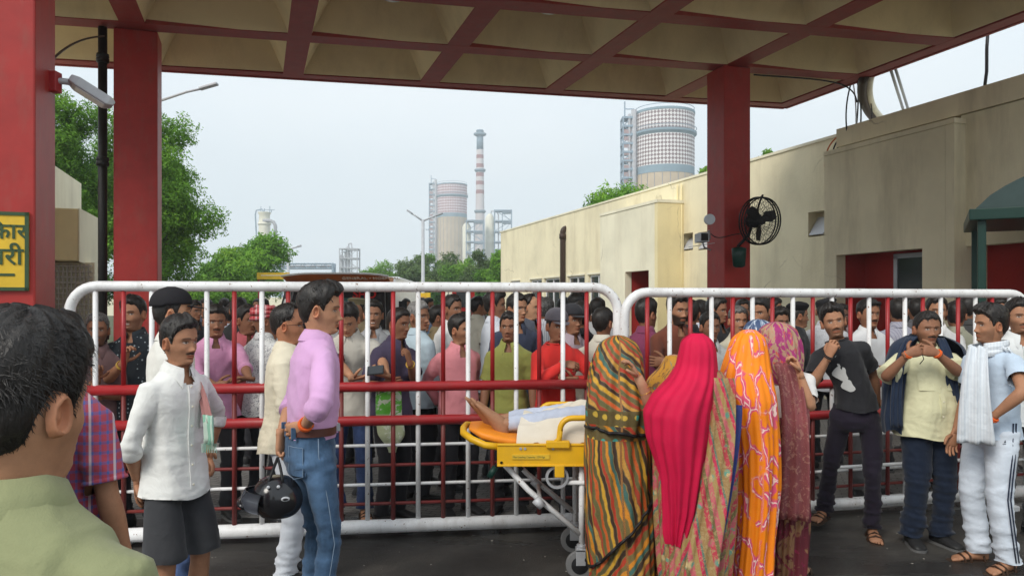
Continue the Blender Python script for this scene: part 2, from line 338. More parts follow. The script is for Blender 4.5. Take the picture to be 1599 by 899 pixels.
# ------------------------------------------------------------------ right-hand building
wp = np.array([4.41, 17.06, 0.])
def wall_t(px, off=0):                # parameter along the wall (offset toward the street) seen at a photo column
    p = wp-A2*off; k = (px-CX)/F; return (k*p[1]-p[0])/(A1[0]-k*A1[1])
def wall_pt(px, py, off=0):
    t = wall_t(px, off); p = wp-A2*off+A1*t; p = p.copy(); p[2] = CH-(py-HZ)*p[1]/F; return p
bd = thing('long_building', 'long cream plastered building with a flat parapet on the right', 'building', (wp[0], wp[1], 0))
BH = 4.47; tf = wall_t(782); tn = -17.
def wseg(name, t0, t1, z0, z1, off=0, th=.3, m='wall', bev=0):      # wall slab between parameters
    o = MB(); a = wp+A1*t0-A2*off; a = a.copy(); a[2] = z0; o.obb(rel(bd, a), A1*(t1-t0), A2*th, UP*(z1-z0)); return o.build(name, M[m], bd, bevel=bev)
def opening_row(t0, t1, z0, z1, holes, off=0, th=.3, m='wall'):    # wall with rectangular holes cut as real gaps: grid of butted pieces
    ts = sorted({t0, t1, *[h[0] for h in holes], *[h[1] for h in holes]}); zs = sorted({z0, z1, *[h[2] for h in holes], *[h[3] for h in holes]})
    o = MB(); ti = {v: k for k, v in enumerate(ts)}; full = np.zeros((len(ts)-1, len(zs)-1), bool)
    for a in range(len(ts)-1):
        for b in range(len(zs)-1):
            tm, zm = (ts[a]+ts[a+1])/2, (zs[b]+zs[b+1])/2
            full[a, b] = not any(h[0] < tm < h[1] and h[2] < zm < h[3] for h in holes)
    def pt(t, z, d): p = wp+A1*t-A2*(off-d); return rel(bd, (p[0], p[1], z))
    for a in range(len(ts)-1):
        for b in range(len(zs)-1):
            if not full[a, b]: continue
            T0, T1, Z0, Z1 = ts[a], ts[a+1], zs[b], zs[b+1]
            o.add([pt(T0, Z0, 0), pt(T1, Z0, 0), pt(T1, Z1, 0), pt(T0, Z1, 0)], [(0, 1, 2, 3)]); o.add([pt(T0, Z0, th), pt(T1, Z0, th), pt(T1, Z1, th), pt(T0, Z1, th)], [(3, 2, 1, 0)])
            for (da, db, q) in ((-1, 0, ((T0, Z0), (T0, Z1))), (1, 0, ((T1, Z0), (T1, Z1))), (0, -1, ((T0, Z0), (T1, Z0))), (0, 1, ((T0, Z1), (T1, Z1)))):
                na, nb = a+da, b+db
                if not (0 <= na < full.shape[0] and 0 <= nb < full.shape[1]) or not full[na, nb]:
                    (ta, za), (tb, zb) = q; o.add([pt(ta, za, 0), pt(tb, zb, 0), pt(tb, zb, th), pt(ta, za, th)], [(0, 1, 2, 3)])
    return o.build('wall', M[m], bd)
wins = []
for (a, b_) in ((798, 812), (828, 846), (850, 874), (887, 913), (919, 946)):
    t1, t0 = wall_t(a), wall_t(b_); wins.append((t0, t1, 1.0, 2.42))
vents = []
for (a, b_, ya, yb) in ((959, 968.5, 381, 404), (1065, 1082, 364, 391), (1090, 1106, 362, 390), (1262, 1287, 330, 369)):
    t1, t0 = wall_t(a), wall_t(b_); z1, z0 = wall_pt((a+b_)/2, ya)[2], wall_pt((a+b_)/2, yb)[2]; vents.append((t0, t1, z0, z1))
door = (wall_t(1013, 0)-.15, wall_t(975, 0)-.1, 0, 2.75)
opening_row(tn, tf, 0, BH, wins+vents)
wseg('return_wall', tf, tf+.06, 0, BH-.05, -.02, .8, 'red_wall')
wseg('back_wall', tn, tf, 0, BH-.2, -6, .3)
wseg('coping', tn, tf+.08, BH, BH+.05, .025, .4, 'wall_pale')
o = MB(); a = wp+A1*tn+A2*.3; o.obb(rel(bd, (a[0], a[1], BH-.4)), A1*(tf-tn), A2*5.7, UP*.12); o.build('roof', M['concrete'], bd)
for k, (t0, t1, z0, z1) in enumerate(wins):
    def P_(t, z, d): p = wp+A1*t+A2*d; return rel(bd, (p[0], p[1], z))
    o = MB(); wf = .05
    for (a, b_, c_, e) in ((t0, t1, z0, z0+wf), (t0, t1, z1-wf, z1), (t0, t0+wf, z0, z1), (t1-wf, t1, z0, z1), ((t0+t1)/2-.03, (t0+t1)/2+.03, z0, z1)):
        o.obb(P_(a, c_, .06), A1*(b_-a), A2*.05, UP*(e-c_))
    f = o.build('window', M['white_paint'], bd)
    for s in (0, 1):
        o = MB(); a = t0+wf if s == 0 else (t0+t1)/2+.03; o.obb(P_(a, z0+wf, .09), A1*((t1-t0)/2-wf-.03), A2*.008, UP*(z1-z0-2*wf)); pn = o.build('pane', M['glass_dark'], f)
    o = MB(); o.obb(P_(t0-.05, z1+.02, -.03), A1*(t1-t0+.1), A2*.03, UP*.05); o.build('window_hood', M['wall_pale'], bd)
for k, (t0, t1, z0, z1) in enumerate(vents):
    def P_(t, z, d): p = wp+A1*t+A2*d; return rel(bd, (p[0], p[1], z))
    o = MB(); o.obb(P_(t0, z0, .26), A1*(t1-t0), A2*.03, UP*(z1-z0)); o.build('vent_back', M['wall_dull'], bd)
    o = MB(); V = [P_(t0+.02, z0+.03, .0), P_(t1-.02, z0+.03, .0), P_(t1-.02, z1-.1, .2), P_(t0+.02, z1-.1, .2)]; V = np.array(V); V = np.vstack([V, V+[0, 0, .015]])
    o.add(V, [(0, 1, 2, 3), (7, 6, 5, 4), (0, 4, 5, 1), (2, 6, 7, 3), (1, 5, 6, 2), (3, 7, 4, 0)]); o.build('vent_flap', M['pale_metal'], bd)
# bump-out with the red doorway
tb0 = wall_t(1063); tb1 = tb0+3.0; bo = .70
def boxwall(t0, t1, off, z1, holes, m, mend, mred='red_wall'):
    opening_row(t0+.0, t1, 0, z1, holes, off, .18, m)
    o = MB(); a = wp+A1*(t0-.004)-A2*off; a = a.copy(); o.obb(rel(bd, a), A1*.0+A2*(off-.001), -A1*.14, UP*(z1+.002)); o.build('end_wall', M[mend], bd)
    o = MB(); a = wp+A1*(t0-.16)-A2*(off+.02); o.obb(rel(bd, (a[0], a[1], z1+.003)), A1*(t1-t0+.16), A2*(off+.02), UP*.07); o.build('ledge', M[m], bd)
    for (h0, h1, hz0, hz1) in holes:
        o = MB(); a = wp+A1*(h0-.2)-A2*.02; o.obb(rel(bd, (a[0], a[1], hz0)), A1*(h1-h0+.5), A2*.018, UP*(hz1+.3-hz0)); o.build('recess_wall', M[mred], bd)
        o = MB(); a = wp+A1*(h1+.02)-A2*(off-.18); o.obb(rel(bd, (a[0], a[1], hz0)), A1*.03, A2*(off-.2), UP*(hz1+.3-hz0)); o.build('recess_wall', M[mred], bd)
t0h, t1h = wall_t(1013, bo), wall_t(976, bo)
boxwall(tb0, tb1, bo, 3.93, [(t0h, t1h, 0, wall_pt(995, 423, bo)[2])], 'wall_pale', 'wall_yellow')
for px in (1057.5, 1064):
    a = wall_pt(px, 300, .06+.0)+np.array([0, 0, 0]); b_ = a.copy(); a[2] = 4.4; b_[2] = 0
    ob = MB().tube([a-[a[0], a[1], 0], b_-[b_[0], b_[1], 0]], .022, 8).build('conduit_pipe', M['wall_yellow'], None, True); ob.location = (a[0], a[1], 0)
    tag(ob, 'thin cream painted conduit running up the wall, %s of the pair' % ('left-hand' if px < 1060 else 'right-hand'), 'pipe', 'painted conduits on the building')
# nearer, duller porch with two recesses
def prj(px, off): return wall_t(px, off)
o1, o2 = .62, .42
ta, tb = prj(1476, o1), prj(1287, o1)
h1 = (prj(1440, o1), prj(1306, o1), 0, wall_pt(1372, 393, o1)[2])
boxwall(ta, tb, o1, 4.02, [h1], 'wall_dull', 'wall_dull')
tc_ = prj(1500, o2); h2 = (-12.5, prj(1501, o2), 0, wall_pt(1550, 381, o2)[2])
opening_row(-14, ta-.142, 0, 4.15, [h2], o2, .18, 'wall_dull')
wseg('parapet_band', -17, wall_t(1341), 4.16, BH-.01, .46, .44, 'wall_dull')
wseg('recess_wall', -12.7, h2[1]+.3, 0, 2.95, .03, .028, 'red_wall')
o = MB(); a = wp+A1*(h2[1]+.01)-A2*(o2-.18); o.obb(rel(bd, a), A1*.03, A2*(o2-.215), UP*2.95); o.build('recess_wall', M['red_wall'], bd)
def wframe(t0, t1, z0, z1, off):
    o = MB()
    for (a, b_, c_, e) in ((t0, t1, z1-.07, z1), (t0, t0+.07, z0, z1), (t1-.07, t1, z0, z1), (t0, t1, z0, z0+.06)):
        p = wp+A1*a-A2*off; o.obb(rel(bd, (p[0], p[1], c_)), A1*(b_-a), A2*.05, UP*(e-c_))
    f = o.build('door_frame', M['grey_metal'], bd)
    o = MB(); p = wp+A1*(t0+.07)-A2*(off-.02); o.obb(rel(bd, (p[0], p[1], z0)), A1*(t1-t0-.14), A2*.01, UP*(z1-z0-.07)); o.build('pane', M['glass_dark'], f)
wframe(h1[0]-.1, h1[0]+1.0, 0, 2.35, .14); wframe(h2[1]-1.7, h2[1]-.75, 0, 2.4, .12); wframe(h2[1]-2.9, h2[1]-1.95, 0, 2.4, .12)
# brown drain pipe on the long wall
p = wall_pt(878.5, 357, .1); th = thing('drain_pipe', 'brown drain pipe with an elbow on the cream wall', 'pipe', (p[0], p[1], 0))
o = MB(); o.tube([(0, 0, 0), (0, 0, p[2]-.12), *arc((A2[0]*.14, A2[1]*.14, p[2]-.12), .14, math.pi, math.pi/2, 6, A2, UP)], .085, 12); o.build('pipe', M['brown_pipe'], th, True)
for z in (1.6, p[2]-.25): o = MB(); o.cyl((0, 0, z-.08), (0, 0, z+.08), .11, 12); o.build('joint_collar', M['brown_pipe'], th, True)
# cables, roof hose, antenna
def roofpt(px, py, off=0.): return wall_pt(px, py, off)
base = roofpt(1332, 232, .75)
for k, (x0, x1, xm, m, r) in enumerate(((1333, 1328, 1320, 'black', .012), (1337, 1334, 1345, 'black', .014), (1340, 1330, 1333, 'dark_metal', .012), (1331, 1338, 1326, 'grey_metal', .011), (1343, 1341, 1352, 'dark_metal', .009))):
    cable(['black cable hanging from the canopy corner to the wall ledge', 'thick black cable beside the roof hose', 'dark bundle cable looping at the wall corner', 'grey cable strand in the bundle at the wall corner', 'slim dark cable furthest right in the bundle'][k],
          [W(x0, 118+2*k, 12.3), W(xm-4+6*k, 165, 12.4), W(xm+k*3, 200, 12.5), W(x1, 238, 12.6)], r, M[m])
cable('long thin cable strung under the canopy beams', [at_z(1177, 117, HC-.02), at_z(1240, 122, HC-.05), at_z(1300, 124, HC-.03), W(1335, 128, 12.2), W(1338, 160, 12.3)], .012, M['dark_metal'])
for k, (x, m) in enumerate(((1288, 'orange_paint'), (1300, 'black'), (1306, 'black'))):
    cable(['orange cable curving down the corner of the dull wall', 'black cable curving over the dull wall top', 'second black cable curving over the dull wall top'][k], [W(1332+k*2, 203, 12.7), W(1310+k*5, 208, 12.75), W(x, 222, 12.8), W(x, 246+14*(k == 0), 12.8)], .014, M[m])
th = thing('roof_hose', 'thick curved brown and white hose arching down to the roof', 'hose', W(1380, 188, 13))
for k, (dx, m, r) in enumerate(((0, 'brown_pipe', .075), (11, 'cream', .05))):
    o = MB(); o.tube([rel(th, q) for q in bez(W(1350+dx, 118, 11.6), W(1340+dx, 150, 12.2), W(1352+dx, 178, 12.8), W(1378+dx, 194, 13.6), n=16)], r, 10); o.build('hose', M[m], th, True)
for k, (xa, xb) in enumerate(((1388, 1413), (1396, 1421))):
    a, b_ = W(xa, 100, 11.2), W(xb, 180, 13.1); o = MB(); o.cyl((0, 0, 0), b_-a, .022, 8); ob = o.build('stay_rod', M['grey_metal'], None, True); ob.location = a
    tag(ob, 'thin grey stay rod between canopy and roof, %s of two' % ('left' if k == 0 else 'right'), 'rod', 'stay rods above the roof')
p = wall_pt(1536, 148, .1); th = thing('antenna_pole', 'slim dark antenna pole standing on the roof parapet', 'antenna', p)
q = W(1543, 44, p[1])-p; o = MB(); o.tube([(0, 0, 0), q*.35+np.array([.02, 0, 0]), q*.7, q], .022, 8); o.build('pole', M['dark_metal'], th, True)
o = MB(); o.tube([q+[-.04, 0, 0], q+[.1, 0, .02], q+[.13, 0, -.02]], .008, 6); o.build('arm', M['grey_metal'], th, True)
for k in range(3):
    cable(['grey cable lying along the parapet top', 'reddish cable lying along the parapet top', 'white cable lying along the parapet top'][k], [wall_pt(1395-k*4, 192, .1)+[0, 0, .06], wall_pt(1440, 176, .12+.05*k)+[0, 0, .12], wall_pt(1510, 155, .15)+[0, 0, .10-.03*k], wall_pt(1599, 133, .1)+[0, 0, .06]], .016, M[['dark_metal', 'red_paint', 'cream'][k]])
# guard kiosk, right edge
kx = W(1533, 0, 8.2)[0]; th = thing('guard_kiosk', 'dark green kiosk with a rounded metal roof at the right edge', 'kiosk', (kx, 8.2, 0), rz=-.5)
o = MB(); o.box(-.04, -.04, 0, .04, .04, 2.5); o.build('post', M['green_paint'], th, bevel=.008)
for (x, y) in ((1.7, 0), (0, 1.4), (1.7, 1.4)): o = MB(); o.box(x-.04, y-.04, 0, x+.04, y+.04, 2.5); o.build('post', M['green_paint'], th, bevel=.008)
o = MB(); o.box(-.12, -.12, 2.47, 1.85, 1.55, 2.59); o.build('eave', M['green_paint'], th, bevel=.01)
o = MB(); nn = 14
o.rings([[((-.06+1.84*(i/nn)), y, 2.592+.42*math.sin(math.pi*i/nn)**.75) for i in range(nn+1)]+[(1.78, y, 2.592), (-.06, y, 2.592)] for y in (-.08, .35, .8, 1.5)]); o.build('roof', plain('sheet_metal', (.05, .075, .072), .4, .5), th, True, auto=40)
# ------------------------------------------------------------------ things on the third pillar
f0 = np.array([pl3[0]+.22*A2[0], 11.0+.22*A2[1], 0])-A1*.01
fan_c = W(1187, 345, 10.75); th = thing('wall_fan', 'black caged pedestal fan bolted to the right red pillar', 'fan', fan_c)
ax = np.array([.40, -.88, -.10]); ax /= np.linalg.norm(ax); uu = np.cross(UP, ax); uu /= np.linalg.norm(uu); vv = np.cross(ax, uu)
o = MB(); RR = .33
for (dr, off) in ((RR, 0.), (RR*.985, .05), (RR, -.05)): o.tube(arc(ax*off, dr, 0, 2*math.pi, 40, uu, vv), .010, 6, cap=False)
o.build('cage_rim', M['black'], th, True)
o = MB()
for k in range(36):
    a = k*2*math.pi/36; rd = math.cos(a)*uu+math.sin(a)*vv
    for s in (1, -1): o.tube(bez(rd*.07+ax*.11*s, rd*.2+ax*.12*s, rd*RR+ax*.05*s, n=6), .0028, 4)
for rr in (.12, .19, .26):
    for s in (1, -1): o.tube(arc(ax*s*(.115-.05*(rr/.33)**3), rr, 0, 2*math.pi, 32, uu, vv), .003, 4, cap=False)
o.build('cage_wire', M['black'], th, True)
for k in range(3):
    o = MB(); a = k*2*math.pi/3+.5; r1 = math.cos(a)*uu+math.sin(a)*vv; r2 = -math.sin(a)*uu+math.cos(a)*vv
    pts = [(r1*r+r2*wq+ax*tw) for r, wq, tw in ((.05, -.03, .02), (.15, -.09, .035), (.27, -.07, .03), (.28, .03, -.01), (.16, .07, -.03), (.05, .03, -.02))]
    o.add(np.array(pts+[p_+ax*.004 for p_ in pts]), [(0, 1, 2, 3, 4, 5), (11, 10, 9, 8, 7, 6)]+[(i, (i+1) % 6, 6+(i+1) % 6, 6+i)[::-1] for i in range(6)]); o.build('blade', M['dark_metal'], th)
o = MB(); o.tube([ax*.06, -ax*.02, -ax*.05, -ax*.20, -ax*.25], [.05, .05, .10, .095, .05], 16); o.build('motor', M['dark_metal'], th, True)
o = MB(); o.tube([-ax*.14, -ax*.16-UP*.2+np.array([-.05, .0, 0]), W(1152, 385, 10.85)-fan_c], .022, 8); o.build('arm', M['black'], th, True)
o = MB(); o.tube([-ax*.1+UP*.05, -ax*.0+UP*.28, uu*.05+UP*.37, UP*.33+ax*.02], .014, 8); o.build('stay', M['black'], th, True)
pc = W(1154, 412, 10.82); ob = MB().rings([[(r*math.cos(t), r*.6*math.sin(t), z) for t in np.arange(18)*math.pi/9] for r, z in ((.05, -.05), (.085, -.03), (.10, .12), (.105, .22), (.09, .225), (.03, .24))]).build('regulator_box', M['green_paint'], None, True); ob.location = pc
tag(ob, 'small dark green tapered box hanging below the fan', 'box')
cc = W(1099, 372, 10.9); th = thing('security_camera', 'grey box security camera on a bracket left of the pillar', 'camera', cc)
o = MB(); o.obb((-.08, -.16, -.06), (.13, .03, 0), (-.03, .26, 0), (0, 0, .13)); o.build('body', M['pale_metal'], th, bevel=.01)
o = MB(); o.obb((-.075, -.172, -.045), (.10, .023, 0), (-.002, .012, 0), (0, 0, .1)); o.build('lens', M['black'], th)
o = MB(); o.tube([(.0, .05, -.06), (.03, .1, -.12), (.13, .12, -.16)], .012, 8); o.tube([(.05, .05, .05), (.1, .1, .12), (.12, .12, .0)], .012); o.build('bracket', M['grey_metal'], th, True)
o = MB(); o.obb((-.14, -.18, -.12), (.26, .05, .04), (-.05, .3, 0), (0, 0, .006)); o.build('shade_plate', M['grey_metal'], th)
ob = MB().cyl((0, -.06, 0), (0, 0, 0), .075, 20).build('siren_horn', M['grey_metal'], None, True, auto=30); ob.location = W(1107, 343, 10.9)
tag(ob, 'small round grey horn above the security camera', 'horn')
cable('slack dark cable from camera across the red pillar', [W(1110, 365, 10.75), W(1122, 378, 10.6), W(1135, 366, 10.7), W(1156, 365, 10.8)], .007, M['black'])
# ------------------------------------------------------------------ guard house, left
gp = W(127, 0, 14); gp[2] = 0; th = thing('guard_house', 'small cream guard house behind the near red pillar', 'building', (gp[0], gp[1], 0))
o = MB(); o.obb((0, 0, 0), -A1*5.2, -A2*4, UP*3.76); o.build('wall', M['wall_pale'], th)
bc = np.array([W(122, 0, 11)[0], 11, 0])-gp
o = MB(); z0, z1 = 2.2, 2.94; o.obb((bc[0], bc[1], z0), A1*1.42, -A2*2.2, UP*(z1-z0)); o.build('window_box', M['wall_yellow'], th, bevel=.01)
o = MB(); o.obb((bc[0]+A2[0]*.004, bc[1]+A2[1]*.004, z0-.02), A1*1.42, A2*.012, UP*(z1-z0+.03)); o.build('window_box_face', M['wall_pale'], th)
jl = W(84, 0, 11.2)-gp; jl[2] = 0
for k in range(-6, 9):
    o = MB(); o.obb((jl[0]+A2[0]*k*.055, jl[1]+A2[1]*k*.055, .9), A2*.022, -A1*.02, UP*1.26); o.build('lattice_bar', M['concrete'], th)
for k in range(16):
    o = MB(); o.obb((jl[0]-A2[0]*.36, jl[1]-A2[1]*.36-.01, .92+k*.08), A2*.86, -A1*.03, UP*.022); o.build('lattice_bar', M['concrete'], th)
o = MB(); o.obb((jl[0]-A2[0]*1.2+A1[0]*.06, jl[1]-A2[1]*1.2+A1[1]*.06, 0), A2*1.72, A1*.4, UP*2.19); o.build('front_wall', M['wall_pale'], th)
# ------------------------------------------------------------------ street lamps
def street_lamp(label, px, D, ytop, arms, r=.05):
    ztop = W(px, ytop, D)[2]; x = W(px, 0, D)[0]; th = thing('street_lamp', label, 'street lamp', (x, D, 0), 'street lamps along the road')
    o = MB(); o.tube([(0, 0, 0), (0, 0, .8), (0, 0, .82), (0, 0, ztop)], [r*1.3, r*1.3, r, r*.8], 12); o.build('pole', M['pale_metal'], th, True)
    for (ax_, ay_) in arms:
        e = W(ax_, ay_, D)-np.array([x, D, 0]); s = np.array([0, 0, ztop-.08]); d = (e-s); ln = np.linalg.norm(d); d /= ln
        o = MB(); o.tube([s, s+d*ln*.5+[0, 0, .02*ln], s+d*ln*.75], [r*.5, r*.45, r*.4], 8); a = o.build('arm', M['pale_metal'], th, True)
        o = MB(); q = s+d*ln*.72; sw = np.array([0, 1, 0]); u = np.cross(d, sw); u *= np.sign(u[2])
        o.obb(q-sw*r*1.2-u*r*.3, d*ln*.3, sw*r*2.4, u*r*.9); o.build('lamp_head', M['grey_metal'], a, bevel=.01)
    return th
street_lamp('white street lamp with one arm right behind the second pillar', 245.5, 13.5, 152, [(338, 132)], .05)
street_lamp('far street lamp with two spreading arms left of the chimney', 660.5, 45, 343, [(636, 329), (691, 333)], .11)
street_lamp('distant street lamp with one arm beside the small tree', 450, 60, 388, [(470, 384)], .13)
# ------------------------------------------------------------------ barriers
def barrier(label, xa, Da, xb, Db, ztop, bars, rails, lows, zbot):
    """xa/xb: photo columns of the outer ends; bars: (photo column, colour)"""
    a = W(xa, 0, Da); b_ = W(xb, 0, Db); a[2] = b_[2] = 0; th = thing('crowd_barrier', label, 'barrier', a); d = (b_-a); ln = np.linalg.norm(d); d = d/ln; nrm = np.array([-d[1], d[0], 0])
    def at(px):
        k = (px-CX)/F; return (k*a[1]-a[0])/(d[0]-k*d[1])
    r = .034; R0 = .17
    o = MB(); pts = [UP*zbot+d*r, UP*(ztop-R0)+d*r]+arc(UP*(ztop-R0)+d*(R0+r), R0, math.pi, math.pi/2, 8, d, UP)[1:]+[UP*ztop+d*(ln*k/8) for k in range(1, 8)]+arc(UP*(ztop-R0)+d*(ln-R0-r), R0, math.pi/2, 0, 8, d, UP)+[UP*zbot+d*(ln-r)]
    o.tube(pts, r, 14); o.build('frame', M['white_paint'], th, True)
    o = MB(); o.tube([UP*zbot-d*.0, UP*zbot+d*ln], .046, 14); o.build('bottom_rail', M['white_paint'], th, True)
    for z in rails: o = MB(); o.tube([UP*z+d*.06-nrm*.004, UP*z+d*(ln-.06)-nrm*.004], .034, 14); o.build('red_rail', M['red_paint'], th, True)
    for px, c_ in bars:
        t = at(px)
        if not .1 < t < ln-.1: continue
        o = MB(); rr = .0165 if c_ == 'w' else .0155
        zl_ = zbot if c_ == 'w' else rails[0]; o.tube([UP*zl_+d*t, UP*(ztop-.02)+d*t], rr, 10); o.build('white_bar' if c_ == 'w' else 'red_bar', M['white_paint' if c_ == 'w' else 'red_paint'], th, True)
        if c_ == 'r': o = MB(); o.tube([UP*zbot+d*t, UP*rails[0]+d*t], rr, 10); o.build('lower_red_bar', M['shaded_red_paint'], th, True)
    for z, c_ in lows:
        o = MB(); o.tube([UP*z+d*.05+nrm*.012, UP*z+d*(ln-.05)+nrm*.012], .0115, 8); o.build('mesh_bar', M['white_paint' if c_ == 'w' else 'shaded_red_paint'], th, True)
    for t in (.35, ln-.35):
        o = MB(); p = d*t; o.box(p[0]-.035, p[1]-.25, 0.0, p[0]+.035, p[1]+.25, .045); o.build('foot', M['white_paint'], th, bevel=.01)
    return th
lb = [149, 193, 237, 280, 323, 366, 409, 450, 490, 533, 574, 614, 653, 692, 731, 769, 806, 842, 879, 916]
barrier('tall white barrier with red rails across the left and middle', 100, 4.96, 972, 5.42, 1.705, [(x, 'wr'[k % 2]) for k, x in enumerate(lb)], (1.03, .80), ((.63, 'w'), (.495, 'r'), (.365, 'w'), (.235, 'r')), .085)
rb = [1010.6, 1045.6, 1078, 1111, 1144, 1175, 1206, 1238, 1269, 1299, 1328, 1357, 1386, 1413, 1441, 1469, 1496, 1523, 1549, 1576]
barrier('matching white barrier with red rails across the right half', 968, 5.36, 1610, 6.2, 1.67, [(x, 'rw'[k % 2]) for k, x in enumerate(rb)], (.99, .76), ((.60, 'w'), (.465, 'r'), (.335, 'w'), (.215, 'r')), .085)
th = thing('low_barrier', 'low white inner barrier section standing behind the leaning youth', 'barrier', W(1300, 0, 5.72)*[1, 1, 0])
e = W(1512, 0, 6.02)*[1, 1, 0]-np.array(th.location); d = e/np.linalg.norm(e)
o = MB(); o.tube([(0, 0, .10), (0, 0, .36)]+[e*.0+UP*.37+d*.02, e+UP*.37], .014, 8); o.build('frame', M['white_paint'], th, True)
o = MB(); o.tube([UP*.10, e+UP*.10], .035, 12); o.build('bottom_rail', M['white_paint'], th, True)
o = MB(); o.obb(e-d*.03+[0, -.03, .02], d*.07, (0, .06, 0), UP*.2); o.build('end_block', M['white_paint'], th, bevel=.006)

# ------------------------------------------------------------------ stretcher
DS = 4.42; sx0 = W(722, 0, DS)[0]; st = thing('stretcher_trolley', 'yellow wheeled ambulance stretcher with an orange mattress', 'stretcher', (sx0, DS+.27, 0))
SL = 1.88; zt = .80
def sroll(pts, r, m, name, n=10): o = MB(); o.tube(pts, r, n); return o.build(name, M[m], st, True)
o = MB(); nn = 30
rg = []
for t in np.linspace(0, 1, 24):
    x = .03+t*(SL-.06); wv = .225*(min(1, (t+.015)/.05)**.45); zc = zt-.028+.065*(1-min(1, t/.16))**1.5; hh = .032*min(1, (t+.01)/.03)
    rg.append([(x, math.copysign(abs(math.cos(a))**.45, math.cos(a))*wv, zc+.012+math.copysign(abs(math.sin(a))**.6, math.sin(a))*hh) for a in np.arange(nn)*2*math.pi/nn])
o.rings(rg); o.build('mattress', M['orange_mattress'], st, True)
rim = [(.21, -.265, zt-.03), (.13, -.27, zt-.02), (.05, -.24, zt+.01), (-.0, -.16, zt+.03), (-.01, 0, zt+.035), (-.0, .16, zt+.03), (.05, .24, zt+.01), (.13, .27, zt-.02), (.21, .265, zt-.03)]
sroll(rim, .021, 'yellow', 'end_rail')
for s in (-1, 1): sroll([(.20, s*.268, zt-.03), (SL, s*.268, zt-.03)], .016, 'yellow', 'side_rail')
for s in (-1, 1):
    o = MB(); y = s*.285; o.box(.20, y-.008, zt-.135, SL-.05, y+.008, zt-.012); o.box(.20, y-.014, zt-.138, SL-.05, y+.014, zt-.126); o.box(.20, y-.014, zt-.02, SL-.05, y+.014, zt-.008); o.build('side_panel', M['yellow'], st, bevel=.003)
    for x in (.225, .335, .36, .52, .225):
        o = MB(); o.cyl((x, y+s*.006, zt-.035-.08*(x == .225)), (x, y+s*.014, zt-.035-.08*(x == .225)), .008, 8); o.build('bolt', M['grey_metal'], st)
o = MB(); o.box(.285, -.2995, zt-.095, .50, -.2935, zt-.068); pl_ = o.build('label_plate', M['signyellow'], st)
text('lettering', 'Max Loading Capacity : 159 Kgs', .0143, M['signgreen'], st, (sx0+.290, DS+.27-.3, zt-.087), (1, 0, 0), UP, .0006)
for s in (-1, 1):     # hand rails
    x0 = .555 if s < 0 else .46
    sroll([(x0-.02, s*.30, zt-.0), (x0, s*.30, zt+.02), (x0+.005, s*.30, zt+.07), *arc((x0+.075, s*.30, zt+.07), .07, math.pi, math.pi/2, 6, (1, 0, 0), UP), (x0+.3, s*.30, zt+.142), (x0+.62, s*.30, zt+.14), *arc((x0+.68, s*.30, zt+.07), .07, math.pi/2, 0, 6, (1, 0, 0), UP), (x0+.75, s*.30, zt)], .017, 'yellow', 'hand_rail')
    o = MB(); o.box(x0-.075, s*.30-.018, zt-.03, x0+.06, s*.30+.018, zt+.012); o.build('rail_socket', M['yellow'], st, bevel=.006)
for s in (-1, 1):
    y = s*.235; lx = .69
    sroll([(lx, y, zt-.13), (lx, y, .17)], .018, 'white_paint', 'leg')
    sroll([(.23, y*.9, zt-.13), (.38, y*.93, zt-.29), (lx-.01, y, .26)], .017, 'white_paint', 'brace')
    sroll([(1.62, y, zt-.13), (1.62, y, .17)], .018, 'white_paint', 'leg'); sroll([(1.2, y, zt-.14), (1.6, y, .3)], .016, 'white_paint', 'brace')
    o = MB(); o.cyl((.42, y-.02, zt-.335), (.46, y-.02, zt-.375), .026, 10); o.build('latch', M['pale_metal'], st, True)
    for X in (lx, 1.62):
        cs = MB(); cs.cyl((X, y, .17), (X, y, .20), .03, 12); cs.box(X-.035, y-.032, .085, X+.02, y-.022, .175); cs.box(X-.035, y+.022, .085, X+.02, y+.032, .175); cs.box(X-.035, y-.032, .165, X+.03, y+.032, .18); c_ = cs.build('castor', M['grey_metal'], st, bevel=.002)
        o = MB(); o.rings([[(X-.012+r*math.cos(t), y+yy, .082+r*math.sin(t)) for t in np.arange(24)*math.pi/12] for r, yy in ((.055, -.019), (.078, -.018), (.082, -.01), (.082, .01), (.078, .018), (.055, .019))]); o.build('tyre', plain('tyre_rubber', (.16, .16, .16), .7), c_, True, auto=50)
        o = MB(); o.rings([[(X-.012+r*math.cos(t), y+yy, .082+r*math.sin(t)) for t in np.arange(20)*math.pi/10] for r, yy in ((.012, -.026), (.05, -.021), (.054, 0), (.05, .021), (.012, .026))]); o.build('hub', M['black'], c_, True, auto=30)
sroll([(.45, -.2, zt-.36), (.45, .2, zt-.36)], .012, 'white_paint', 'cross_bar'); sroll([(.725, -.235, .42), (.725, .235, .42)], .012, 'white_paint', 'cross_bar'); sroll([(.6, -.25, zt-.24), (1.5, -.25, zt-.24)], .013, 'white_paint', 'lower_tube')
o = MB(); o.box(.53, -.30, zt-.20, .585, -.275, zt-.13); o.build('hook_bracket', M['yellow'], st, bevel=.004)
o = MB(); X, Z = .545, zt-.205; o.rings([[(X+r*math.cos(t), -.262+yy, Z+r*math.sin(t)) for t in np.arange(24)*math.pi/12] for r, yy in ((.052, -.012), (.066, -.012), (.068, 0), (.066, .012), (.052, .012), (.052, -.012))], cap=False); o.build('small_wheel', M['grey_metal'], st, True, auto=40)
sroll([(.19, -.24, zt-.15), (.155, -.25, zt-.21)], .019, 'green_paint', 'release_handle'); sroll([(.24, -.23, zt-.09), (.19, -.24, zt-.15)], .009, 'dark_metal', 'release_lever')
sroll([(.12, 0, zt-.03), (.25, 0, zt-.12), (.35, .0, zt-.22)], .012, 'dark_metal', 'centre_lever')

